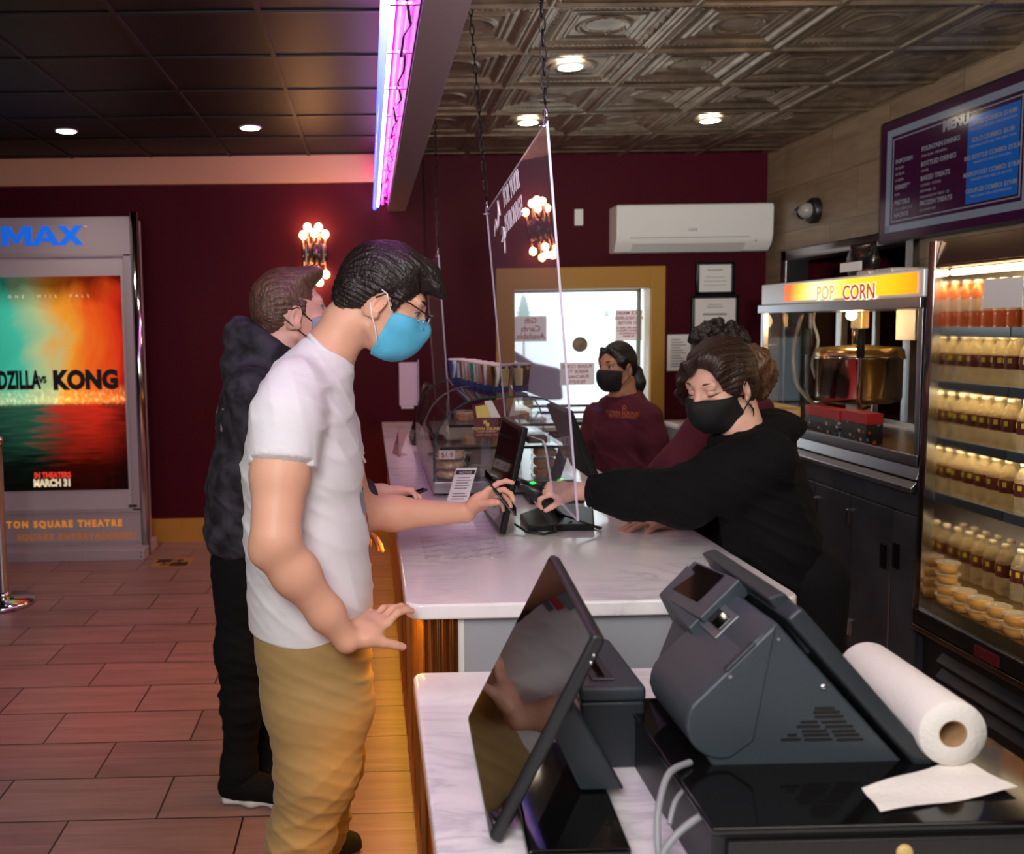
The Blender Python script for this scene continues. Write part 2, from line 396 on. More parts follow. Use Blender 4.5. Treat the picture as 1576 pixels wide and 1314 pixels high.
# --- ticket window
ox0, ox1, oz1 = P(763, 500, y=YB).x, P(1022, 500, y=YB).x, P(900, 411, y=YB).z
wn = thing('window_1', 'bright ticket window in the maroon back wall with wide yellow trim', 'window', (wx0, YB, wz0)); wn['kind'] = 'structure'
m = M(); m.box(ox0, YB - .03, .62, wx0 + .005, YB + .002, oz1); m.box(wx1 - .005, YB - .03, .62, ox1, YB + .002, oz1)
m.box(wx0, YB - .03, wz1 - .005, wx1, YB + .002, oz1)
put('window_trim', m, 'yellow_trim', wn, .006)
m = M(); m.box(wx1 - .012, YB, wz0, wx1, YB + T, wz1).box(wx0, YB, wz0, wx0 + .012, YB + T, wz1).box(wx0, YB, wz1 - .012, wx1, YB + T, wz1)
put('window_jamb', m, 'cream', wn)
put('window_sill', M().box(wx0 - .02, YB - .06, wz0 - .03, wx1 + .02, YB + T, wz0), 'cream', wn, .004)
m = M(); f = .028; yy = YB + .11
xj = P(985, 500, y=yy).x
for (a, b, c, d) in ((wx0, wz0, wx0 + f, wz1), (xj - f, wz0, xj, wz1), (wx0, wz0, xj, wz0 + f), (wx0, wz1 - f, xj, wz1)): m.box(a, yy - .015, b, c, yy + .015, d)
put('window_frame', m, mat('window_frame_metal', S(150, 150, 140), .4, metal=.4), wn, .003)
put('pane', M().box(wx0 + f, yy - .003, wz0 + f, xj - f, yy + .003, wz1 - f), 'clear', wn)
# --- what stands outside
struct('pavement', M().quad((-40, YB + T, -.12), (60, YB + T, -.12), (60, 120, -.12), (-40, 120, -.12)), mat('pale_pavement', S(225, 228, 232), .8))
# ================================================================ LAMPS
def downlight(u, v, z, label, power):
    p = P(u, v, z=z - .012)
    t = thing('ceiling_downlight', label, 'ceiling light', (p.x, p.y, z), 'recessed ceiling lights')
    put('trim_ring', M().lathe([(.070, 0), (.071, -.004), (.064, -.008), (.058, -.006)], (p.x, p.y, z - (.012 if z < ZL else 0)), 28), 'white', t)
    put('lens', M().lathe([(.001, -.007), (.055, -.007), (.060, -.005)], (p.x, p.y, z - (.012 if z < ZL else 0)), 28), 'lamp', t)
    light('downlight_beam', 'SPOT', (p.x, p.y, z - .05), power, WARM, .05, target=(p.x, p.y, 0), spot=2.0, blend=.8)
downlight(102, 204, ZL, 'round recessed downlight in the black ceiling, above the lit poster case', 15)
downlight(385, 199, ZL, 'round recessed downlight in the black ceiling, above the glowing wall sconce', 15)
downlight(878, 102, ZT, 'round recessed downlight in the tin ceiling, right of the near hanging chain', 17)
downlight(813, 188, ZT, 'round recessed downlight in the tin ceiling, just left of the acrylic sheet\'s top corner', 10)
downlight(1093, 185, ZT, 'round recessed downlight in the tin ceiling, above the air conditioner', 10)
# sconce of tubes and bulbs
def sconce():
    s = 1 / 205.0 * .998     # metres per photo pixel at the wall
    c = P(485, 390, y=YB - .09)
    t = thing('wall_sconce', 'brass and chrome wall sconce of upright tubes with glowing round bulbs at both ends', 'wall lamp', (c.x, YB, c.z))
    brass = mat('sconce_metal', S(120, 84, 90), .18, metal=1)
    put('back_plate', M().box(c.x - .075, YB - .02, c.z - .075, c.x + .075, YB, c.z + .075), mat('sconce_plate', S(150, 140, 120), .2, metal=1), t, .004)
    put('drum', M().lathe([(.055, -.07), (.06, -.068), (.06, .068), (.055, .07)], (c.x, YB - .075, c.z), 20), mat('sconce_glass', S(150, 140, 120), .1, metal=.8), t)
    tubes = [(467, 350, 432, .07), (474, 338, 440, .13), (484, 347, 425, .15), (491, 338, 440, .13), (501, 349, 428, .07)]
    for u, v0, v1, d in tubes:
        y = YB - d
        a = P(u, v0 + 18, y=y); b = P(u, v1 - 12, y=y)
        x = P(u, 390, y=y).x
        put('tube', M().tube([(x, y, a.z), (x, y, b.z)], .0115, 12), brass, t)
        put('bulb', M().ball((x, y, a.z + .030), .027, 16, (1, 1, 1.1)), 'bulb', t)
        put('bulb', M().ball((x, y, b.z - .030), .027, 16, (1, 1, 1.1)), 'bulb', t)
    for dz in (.2, -.2):
        light('sconce_glow', 'POINT', (c.x, YB - .175, c.z + dz), 2.6, (1, .40, .16), .026)
sconce()
# neon along the beam
def neon():
    t = thing('neon_sign_rail', 'long neon light rail of blue white and magenta tubes running along the beam', 'neon light', (.11, 4.2, zb + .1))
    y0, y1 = .6, YB - .06
    put('channel', M().box(.150, y0, zb + .005, .156, y1, zb + .36).box(.098, y0, zb + .33, .156, y1, zb + .36), mat('neon_channel', S(70, 30, 80), .3), t)
    blue = mat('neon_blue_white', (1, 1, 1, 1), .3, emit=(.02, .07, 1, 1), estr=4)
    white = mat('neon_white', (1, 1, 1, 1), .3, emit=(.70, .76, 1, 1), estr=6)
    mag = mat('neon_magenta', (1, .2, .8, 1), .3, emit=(1, .02, .62, 1), estr=9)
    put('blue_tube', M().tube([(.058, y0, zb + .018), (.058, y1, zb + .018)], .014, 10), blue, t)
    for dz in (.035, .10, .165): put('white_tube', M().tube([(.076, y0, zb + dz), (.076, y1, zb + dz)], .012, 10), white, t)
    for dx, dz in ((.112, .05), (.138, .11), (.122, .2)): put('magenta_tube', M().tube([(dx, y0, zb + dz), (dx, y1, zb + dz)], .009, 10), mag, t)
    hot = mat('neon_hot_magenta', (1, .2, .8, 1), .3, emit=(1, .02, .80, 1), estr=11)
    for dz in (.27, .315): put('magenta_tube', M().tube([(.094, y0, zb + dz), (.094, y1, zb + dz)], .010, 10), hot, t)
    put('clear_fascia', M().box(.084, y0, zb, .088, y1, zb + .33), glass('neon_fascia', (1, .8, .95, 1), 1.4), t)
    for k in range(12):
        y = y1 - .25 - k * .42
        put('bracket', M().box(.06, y - .006, zb + .022, .152, y + .006, zb + .030), 'chrome', t)
    pth = [(.126 + .012 * math.sin(k * 1.7), y1 - .1 - k * .11, zb + .03 + .02 * math.sin(k * 2.3)) for k in range(44)]
    put('cable', M().tube(pth, .005, 6), 'black', t)
neon()
# amber strip below the counter's overhang
amb = mat('amber_led', (1, .6, .1, 1), .4, emit=(1, .50, .04, 1), estr=5)
# ================================================================ BACK WALL FIXTURES
def aircon():
    a = P(949, 315, y=YB - .2); b = P(1194, 388, y=YB - .2)
    x0, x1, z1, z0 = a.x, min(b.x, XR - .04), a.z, P(1000, 387, y=YB - .2).z
    t = thing('air_conditioner', 'white split air conditioner high on the maroon wall beside the stone wall', 'air conditioner', ((x0 + x1) / 2, YB, z0))
    y0 = YB - .21; h = z1 - z0
    pr = [(0, 0), (-.13, 0), (-.185, h * .16), (-.205, h * .3), (-.21, h * .9), (-.2, h), (0, h)]
    put('housing', M().prism([(x0, YB + p, z0 + q) for p, q in pr], (x1 - x0, 0, 0)), 'white', t, .012, 3)
    put('louver', M().prism([(x0 + .12, YB - .138, z0 + .003), (x0 + .12, YB - .188, z0 + h * .17), (x0 + .12, YB - .193, z0 + h * .17), (x0 + .12, YB - .143, z0 - .003)], (x1 - x0 - .32, 0, 0)), mat('louver_grey', S(196, 194, 190), .4), t, .002)
    put('seam', M().box(x0 + .10, YB - .2085, z0 + h * .285, x1 - .17, YB - .200, z0 + h * .295), 'grey_text', t)
    text('lettering', 'GREE', .028, ((x0 + x1) / 2 - .02, YB - .2105, z0 + h * .42), (1, 0, 0), (0, 0, 1), 'grey_text', t)
    put('indicator', M().ball((x1 - .13, YB - .206, z0 + h * .2), .006, 8), 'grey_text', t)
aircon()
a = P(884, 322, y=YB); b = P(897, 347, y=YB)
tag(put('wall_plate', M().box(a.x, YB - .012, b.z, b.x, YB, a.z), 'white', None, .003, origin=(a.x, YB, b.z)), 'small blank white plate on the maroon wall left of the air conditioner', 'wall plate')
def certificate(u0, v0, u1, v1, label, lines, head=None):
    a = P(u0, v0, y=YB - .02); b = P(u1, v1, y=YB - .02); w = .022
    t = thing('framed_certificate', label, 'picture frame', ((a.x + b.x) / 2, YB, b.z), 'framed certificates on the back wall')
    m = M()
    for (p, q, r, s) in ((a.x, b.z, a.x + w, a.z), (b.x - w, b.z, b.x, a.z), (a.x, b.z, b.x, b.z + w), (a.x, a.z - w, b.x, a.z)): m.box(p, YB - .025, q, r, YB, s)
    put('frame', m, 'black', t, .002)
    put('certificate', M().box(a.x + w, YB - .012, b.z + w, b.x - w, YB - .004, a.z - w), 'paper', t)
    m = M(); cx = (a.x + b.x) / 2
    for k, (f, wd, th) in enumerate(lines):
        z = a.z - w - (a.z - b.z - 2 * w) * f; m.box(cx - wd * (b.x - a.x) / 2, YB - .0135, z - th, cx + wd * (b.x - a.x) / 2, YB - .012, z)
    put('print', m, 'grey_text', t)
certificate(1072, 403, 1130, 453, 'black framed certificate, upper of the pair on the maroon wall', [(.18, .4, .006), (.45, .5, .003), (.6, .6, .003), (.75, .6, .003)])
certificate(1065, 455, 1136, 540, 'black framed certificate, lower of the pair with a bold heading line', [(.12, .3, .004), (.17, .36, .004), (.30, .5, .012), (.45, .4, .003), (.55, .5, .003)])
a = P(1027, 515, y=YB); b = P(1062, 570, y=YB)
t = thing('posted_notice', 'unframed white paper notice taped to the wall right of the window trim', 'paper notice', (a.x, YB, b.z))
put('sheet', M().box(a.x, YB - .003, b.z, b.x, YB, a.z), 'paper', t)
m = M()
for k in range(11): m.box(a.x + .03, YB - .004, a.z - .035 - k * .02, a.x + .10 + .02 * (k % 3), YB - .003, a.z - .042 - k * .02)
put('print', m, 'grey_text', t)
# window stickers, read from outside
def window_sign(u0, v0, u1, v1, label, rows, translucent=.0):
    y = yy - .006
    a = P(u0, v0, y=y); b = P(u1, v1, y=y)
    t = thing('window_sign', label, 'paper sign', ((a.x + b.x) / 2, y, b.z), 'paper signs on the ticket window')
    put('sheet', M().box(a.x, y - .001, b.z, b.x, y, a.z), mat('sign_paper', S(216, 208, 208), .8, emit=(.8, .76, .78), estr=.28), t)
    for s, f, sz in rows:
        text('lettering', s, sz, ((a.x + b.x) / 2, y - .0015, a.z - (a.z - b.z) * f), (-1, 0, 0), (0, 0, 1), 'red_text', t, bold=.001)
window_sign(792, 487, 841, 525, 'white sign reading Gift Cards Available in mirrored red letters', [('Gift', .28, .062), ('Cards', .6, .062), ('Available', .9, .06)])
window_sign(947, 477, 988, 524, 'white sign about face masks in mirrored red letters, right of the round speaker grille', [('FACE MASKS', .15, .036), ('ARE REQUIRED', .31, .033), ('TO ENTER', .47, .036), ('No one with a fever or', .6, .02), ('symptoms of illness is', .69, .02), ('to be admitted to', .78, .02), ('the theatre', .87, .02)])
window_sign(862, 558, 915, 592, 'white sign reading please come inside to purchase tickets, mirrored, below the speaker grille', [('PLEASE COME', .24, .036), ('INSIDE TO', .47, .036), ('PURCHASE', .7, .036), ('TICKETS', .93, .036)])
c = P(892, 530, y=yy - .02)
t = thing('speaker_grille', 'round brown metal speak-through grille in the middle of the ticket window', 'speaker grille', tuple(c))
put('rim', M().lathe([(.058, 0), (.058, .02), (.05, .024), (.046, .018)], c, 28, (0, -1, 0)), mat('grille_metal', S(128, 112, 94), .4, metal=.5), t)
put('mesh_face', M().lathe([(.047, .014), (.012, .018), (.010, .022), (.0, .022)], c, 28, (0, -1, 0)), mat('grille_face', S(150, 134, 112), .5), t)
# outdoors: parked car, conifers, bike rail
def car():
    y = 15.0; g = -.12
    xr = P(868, 600, y=y).x; x0 = xr - 4.6
    t = thing('parked_car', 'dark parked car outside the ticket window', 'car', ((x0 + xr) / 2, y, g))
    prof = [(0, .35), (.05, .85), (.75, .98), (1.45, 1.5), (3.3, 1.55), (4.1, 1.05), (4.55, .95), (4.6, .4)]
    put('body', M().prism([(x0 + a, y, g + b) for a, b in prof], (0, 1.75, 0)), mat('car_paint', S(76, 58, 66), .3), t, .06, 3)
    put('side_window', M().prism([(x0 + a, y - .004, g + b) for a, b in ((.95, 1.0), (1.5, 1.44), (3.2, 1.48), (3.8, 1.06))], (0, .012, 0)), mat('car_glass', S(190, 198, 206), .1), t)
    for dx in (.85, 3.72): put('wheel', M().lathe([(.2, -.02), (.33, -.02), (.35, .02), (.35, .2), (.33, .22)], (x0 + dx, y + .18, g + .35), 24, (0, -1, 0)), 'rubber', t)
car()
for u, vb, vt, y, lab in ((806, 496, 452, 45, 'pale conifer outside, beyond the parked car at the window\'s left edge'), (934, 486, 474, 70, 'tiny pale conifer far outside, left of the face mask sign')):
    b = P(u, vb, y=y); h = P(u, vt, y=y).z - b.z; b.z -= h * .3; h *= 1.3
    t = thing('conifer', lab, 'tree', tuple(b))
    pr = []
    for k in range(7): f = k / 7; pr += [(h * .26 * (1 - f) + .1, h * (.12 + .85 * f)), (h * .15 * (1 - f) + .05, h * (.12 + .85 * (f + .1)))]
    put('foliage', M().lathe(pr + [(0, h)], b, 14), mat('hazy_foliage', S(186, 204, 196), .9), t)  # outdoor glare is put into the pale colours of foliage and bark
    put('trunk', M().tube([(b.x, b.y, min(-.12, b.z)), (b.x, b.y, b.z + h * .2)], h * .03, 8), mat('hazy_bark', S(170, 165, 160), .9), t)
t = thing('metal_railing', 'dark metal railing just outside below the ticket window', 'railing', (1.6, 7.3, -.12))
zr = [P(900, v, y=7.3).z for v in (624, 634, 645)]
for z in zr: put('rail', M().box(.6, 7.29, z - .012, 2.6, 7.31, z + .012), 'black', t)
for x in (.62, 2.58): put('post', M().box(x - .02, 7.28, -.12, x + .02, 7.32, zr[0] + .02), 'black', t)
# ledge right of the window
x0 = P(1022, 650, y=YB).x; z1 = P(1045, 645, y=YB).z
t = thing('back_counter', 'low grey panelled counter with a pale top against the back wall right of the window', 'counter', ((x0 + XR) / 2, YB - .15, 0))
put('worktop', M().box(x0 - .02, YB - .34, z1 - .045, XR - .03, YB - .034, z1), mat('pale_worktop', S(206, 190, 182), .3), t, .015, 3)
put('cabinet_body', M().box(x0, YB - .3, 0, XR - .035, YB - .034, z1 - .045), mat('grey_cabinet', S(122, 112, 112), .5), t)
for k in range(2):
    dw_ = (XR - .06 - x0 - .06) / 2; a = x0 + .02 + k * (dw_ + .02)
    put('door', M().box(a, YB - .318, .1, a + dw_, YB - .3, z1 - .09).box(a + .06, YB - .326, .16, a + dw_ - .06, YB - .318, z1 - .15), mat('grey_door', S(130, 118, 118), .5), t, .004)
# white panel on the back wall beyond the counter's end
a = P(614, 558, y=YB - .04); b = P(643, 624, y=YB - .04)
t = thing('wall_box', 'white flat box on the maroon wall above the far end of the counter', 'wall box', (a.x, YB, b.z))
put('housing', M().box(a.x, YB - .05, b.z, b.x, YB, a.z), mat('lilac_white', S(214, 196, 212), .5), t, .004)
put('lower_lip', M().box(a.x + .015, YB - .04, b.z - .022, b.x - .03, YB, b.z), 'white', t)
put('acrylic_cover', M().box(b.x + .002, YB - .09, b.z + .01, b.x + .008, YB, a.z + .02), 'plexi_edge', t)
# ================================================================ POSTER CASE
def poster_case():
    y = 6.14; K = lambda u, v: P(u, v, y=y)
    xr, xl = K(209, 600).x, K(-72, 600).x
    xc = (xl + xr) / 2; zt = K(180, 333).z
    t = thing('poster_case', 'tall grey illuminated movie poster case with a blue header against the maroon wall', 'poster case', (xc, y + .15, 0))
    sv = 'silver'
    put('cabinet', M().box(xl, y + .012, .06, xr, y + .30, zt), sv, t, .004)
    zf1, zf0 = K(150, 391).z, K(190, 786).z
    px0, px1, pz0, pz1 = K(-42, 600).x, K(192, 600).x, K(190, 753).z, K(190, 424).z
    m = M(); w = .06
    m.box(xl, y - .006, zf1 - .02, xr, y + .014, zf1 + .012)
    m.box(xl, y - .006, zf0 - .012, xr, y + .014, zf0 + .02)
    m.box(xr - .055, y - .006, zf0, xr, y + .014, zf1).box(xl, y - .006, zf0, xl + .055, y + .014, zf1)
    put('door_frame', m, sv, t, .004)
    put('header_panel', M().box(xl, y, zf1 + .012, xr, y + .014, zt), mat('header_grey', S(176, 168, 172), .4), t, .003)
    put('mat_board', M().box(xl + .05, y + .006, zf0 + .01, xr - .05, y + .012, zf1 - .01), mat('mat_board', S(190, 184, 186), .4), t)
    put('footer_panel', M().box(xl, y, .10, xr, y + .014, zf0 - .012), mat('footer_grey', S(172, 162, 166), .4), t, .003)
    put('plinth', M().box(xl - .03, y - .14, .0, xr + .05, y + .25, .075), sv, t, .004)
    for x in (xr + .028, xl - .028):
        put('chrome_post', M().tube([(x, y + .015, .0), (x, y + .015, zt + .03)], .03, 20), 'chrome', t)
    # backlit print: generic teal and fiery haze over dark water
    pm = mat('backlit_poster', (.0, .0, .0, 1), .08, spec=.5); nt = pm.node_tree; L = nt.links; b = nt.nodes['Principled BSDF']
    tc = nt.nodes.new('ShaderNodeTexCoord'); sp = nt.nodes.new('ShaderNodeSeparateXYZ'); L.new(tc.outputs['Generated'], sp.inputs[0])
    n1 = nt.nodes.new('ShaderNodeTexNoise'); n1.inputs['Scale'].default_value = 2.6; n1.inputs['Detail'].default_value = 7; n1.inputs['Distortion'].default_value = .8
    L.new(tc.outputs['Generated'], n1.inputs['Vector'])
    def math_(op, a, b_=None, c=None):
        q = nt.nodes.new('ShaderNodeMath'); q.operation = op
        for i, v in enumerate((a, b_, c)):
            if v is None: continue
            if isinstance(v, (int, float)): q.inputs[i].default_value = v
            else: L.new(v, q.inputs[i])
        return q.outputs[0]
    def ramp(fac, stops):
        r = nt.nodes.new('ShaderNodeValToRGB'); cr = r.color_ramp
        cr.elements[0].position, cr.elements[0].color = stops[0]; cr.elements[1].position, cr.elements[1].color = stops[-1]
        for p, c in stops[1:-1]: e = cr.elements.new(p); e.color = c
        L.new(fac, r.inputs[0]); return r.outputs[0]
    def mix(f, a, c, mode='MIX'):
        q = nt.nodes.new('ShaderNodeMix'); q.data_type = 'RGBA'; q.blend_type = mode
        if isinstance(f, (int, float)): q.inputs[0].default_value = f
        else: L.new(f, q.inputs[0])
        for i, v in ((6, a), (7, c)):
            if isinstance(v, tuple): q.inputs[i].default_value = v
            else: L.new(v, q.inputs[i])
        return q.outputs[2]
    wob = math_('MULTIPLY_ADD', n1.outputs['Fac'], .55, -.27)
    xx = math_('ADD', sp.outputs['X'], wob); zz = sp.outputs['Z']
    sky = ramp(xx, [(0., S(30, 150, 130)), (.30, S(70, 190, 160)), (.46, S(190, 200, 140)), (.60, S(250, 160, 50)), (.76, S(246, 96, 30)), (.92, S(222, 50, 24)), (1., S(120, 20, 16))])
    top = ramp(math_('ADD', zz, math_('MULTIPLY', wob, .5)), [(0., (1, 1, 1, 1)), (.86, (1, 1, 1, 1)), (1., (.22, .20, .2, 1))])
    sky = mix(1., sky, top, 'MULTIPLY')
    mp = nt.nodes.new('ShaderNodeMapping'); mp.inputs['Scale'].default_value = (3, 1, 40); L.new(tc.outputs['Generated'], mp.inputs[0])
    n2 = nt.nodes.new('ShaderNodeTexNoise'); n2.inputs['Scale'].default_value = 1.4; n2.inputs['Detail'].default_value = 5; L.new(mp.outputs[0], n2.inputs['Vector'])
    sea = ramp(math_('ADD', sp.outputs['X'], math_('MULTIPLY_ADD', n2.outputs['Fac'], .5, -.25)), [(0., S(20, 60, 54)), (.4, S(50, 96, 74)), (.6, S(190, 50, 34)), (.8, S(226, 48, 30)), (1., S(110, 22, 18))])
    deep = ramp(math_('ADD', zz, math_('MULTIPLY_ADD', n2.outputs['Fac'], .2, -.1)), [(0., (.02, .02, .02, 1)), (.12, (.05, .05, .05, 1)), (.30, (.7, .7, .7, 1)), (.42, (1, 1, 1, 1))])
    sea = mix(1., sea, deep, 'MULTIPLY')
    pic = mix(ramp(zz, [(0., (0, 0, 0, 1)), (.408, (0, 0, 0, 1)), (.412, (1, 1, 1, 1)), (1., (1, 1, 1, 1))]), sea, sky)
    # distant shore lights
    mp2 = nt.nodes.new('ShaderNodeMapping'); mp2.inputs['Scale'].default_value = (30, 1, 30); L.new(tc.outputs['Generated'], mp2.inputs[0])
    n3 = nt.nodes.new('ShaderNodeTexNoise'); n3.inputs['Scale'].default_value = 1.5; L.new(mp2.outputs[0], n3.inputs['Vector'])
    band = ramp(zz, [(0., (0, 0, 0, 1)), (.40, (0, 0, 0, 1)), (.425, (1, 1, 1, 1)), (.45, (.6, .6, .6, 1)), (.50, (0, 0, 0, 1)), (1., (0, 0, 0, 1))])
    glow = mix(1., band, ramp(n3.outputs['Fac'], [(0., (.1, .05, 0, 1)), (.5, (.5, .26, .04, 1)), (.65, (1, .75, .25, 1)), (1., (1, .9, .5, 1))]), 'MULTIPLY')
    pic = mix(.9, pic, glow, 'ADD')
    L.new(pic, b.inputs['Emission Color']); b.inputs['Emission Strength'].default_value = .85
    put('poster', M().box(px0, y + .001, pz0, px1, y + .006, pz1), pm, t)
    yt = y - .0005
    def tx(name, s, u, v, size, col, bold=0., wide=1., align='CENTER', sp_=1., yy_=yt):
        p = K(u, v); text(name, s, size, (p.x, yy_, p.z), (1, 0, 0), (0, 0, 1), col, t, align, bold, .0004, wide, sp_)
    dark = mat('poster_ink', S(22, 20, 26), .5); red = mat('poster_red', S(232, 60, 44), .5, emit=S(232, 60, 44), estr=.6); cre = mat('poster_cream', S(232, 220, 180), .5, emit=S(232, 220, 180), estr=.6)
    tx('title_lettering', 'KONG', 82, 598, .175, dark, .011, .86, 'LEFT', 1.02)
    tx('title_lettering', 'VS', 60, 589, .062, dark, .004, .8, 'LEFT')
    tx('title_lettering', 'GODZILLA', 62, 597, .170, dark, .009, .50, 'RIGHT', 1.06)
    tx('date_lettering', 'IN THEATERS', 81, 735, .054, red, .003, .80)
    tx('date_lettering', 'MARCH 31', 81, 748, .070, cre, .004, .80)
    tx('tagline_lettering', 'ONE  WILL  FALL', 75, 458, .03, cre, .0, 1.0, 'CENTER', 2.6)
    blue = mat('header_blue', S(22, 110, 230), .4, emit=S(16, 104, 230), estr=.55)
    GL = {'I': [[(0, 0), (1, 0), (1, 1), (0, 1)]],
          'M': [[(0, 0), (.24, 0), (.24, .62), (.42, .12), (.58, .12), (.76, .62), (.76, 0), (1, 0), (1, 1), (.70, 1), (.5, .45), (.30, 1), (0, 1)]],
          'A': [[(0, 0), (.26, 0), (.335, .2), (.5, .2), (.5, .40), (.405, .40), (.5, .70), (.5, 1), (.38, 1)], [(1, 0), (.62, 1), (.5, 1), (.5, .70), (.595, .40), (.5, .40), (.5, .2), (.665, .2), (.74, 0)]],
          'X': [[(0, 0), (.3, 0), (.5, .3), (.7, 0), (1, 0), (.67, .5), (.98, 1), (.68, 1), (.5, .72), (.32, 1), (.02, 1), (.33, .5)]]}
    zb0, zb1 = K(60, 378).z, K(60, 348).z
    for ch, u0, u1 in (('I', -20, -6), ('M', 2, 49), ('A', 48, 92), ('X', 88, 129)):
        m = M(); xa, xb = K(u0, 363).x, K(u1, 363).x
        for pl_ in GL[ch]: m.prism([(xa + (xb - xa) * i, y - .002, zb0 + (zb1 - zb0) * j) for i, j in pl_], (0, .003, 0))
        put('logo_letter', m, blue, t)
    put('registered_dot', M().lathe([(0, .001), (.01, .001), (.01, 0)], (K(131, 349).x, y, K(131, 349).z), 12, (0, -1, 0)), 'white', t)
    org = mat('footer_orange', S(226, 140, 40), .5, emit=S(226, 140, 40), estr=.45)
    tx('lettering', 'TON SQUARE THEATRE', 188, 809, .064, org, .0035, .93, 'RIGHT', 1.35)
    tx('lettering', 'SQUARE ENTERTAINMENT', 212, 828, .060, mat('footer_bronze', S(178, 112, 52), .5, emit=S(200, 110, 40), estr=.25), .0035, .93, 'RIGHT', 1.35)
    p = K(205, 778); put('lock', M().box(p.x - .03, y - .009, p.z - .008, p.x + .03, y - .004, p.z + .008), 'black', t)
    for v in (838, 846):
        p = P(241, v, y=y - .14); put('screw', M().lathe([(0, .003), (.005, .002), (.005, 0)], (xr + .03, y - .14, .075 - .02 - (v - 838) * .0035), 10, (0, -1, 0)), 'black', t)
poster_case()
# chrome rope stanchion cut by the frame's left edge
p = P(6, 925, z=0.02)
t = thing('stanchion_post', 'chrome stanchion post with a round base on the tiled floor', 'stanchion', (p.x, p.y, 0))
put('base', M().lathe([(0, .0), (.175, .0), (.178, .02), (.17, .032), (.05, .042), (.04, .045)], (p.x, p.y, 0), 40), 'chrome', t)
put('post', M().lathe([(.032, .04), (.032, .92), (.036, .925), (.036, .99), (.02, 1.0), (0, 1.0)], (p.x, p.y, 0), 28), 'chrome', t)
put('collar', M().lathe([(.04, .042), (.044, .05), (.04, .075), (.032, .08)], (p.x, p.y, 0), 28), 'chrome', t)
# floor decal
a, b = P(229, 873, z=0), P(281, 862, z=0)
t = thing('floor_decal', 'small brown and gold square decal stuck on the floor tiles by the poster case', 'floor sticker', (a.x, a.y, 0))
dw, dh = .27, .22
def dq(m, x0, y0, x1, y1, z): return m.quad(*[(a.x + x, a.y + y, z) for x, y in ((x0, y0), (x1, y0), (x1, y1), (x0, y1))])
put('backing', dq(M(), 0, 0, dw, dh, .0015), mat('decal_gold', S(164, 122, 60), .6), t)
m = M()
for q in ((.02, .11, .12, .20), (.13, .02, .25, .11), (.16, .14, .20, .18), (.06, .04, .10, .07)): dq(m, *q, .0022)
put('emblem', m, mat('decal_brown', S(58, 30, 30), .6), t)
put('emblem_ring', M().lathe([(.045, .0028), (.06, .0028)], (a.x + .13, a.y + .11, 0), 24), mat('decal_brown_ring', S(66, 36, 34), .6), t)
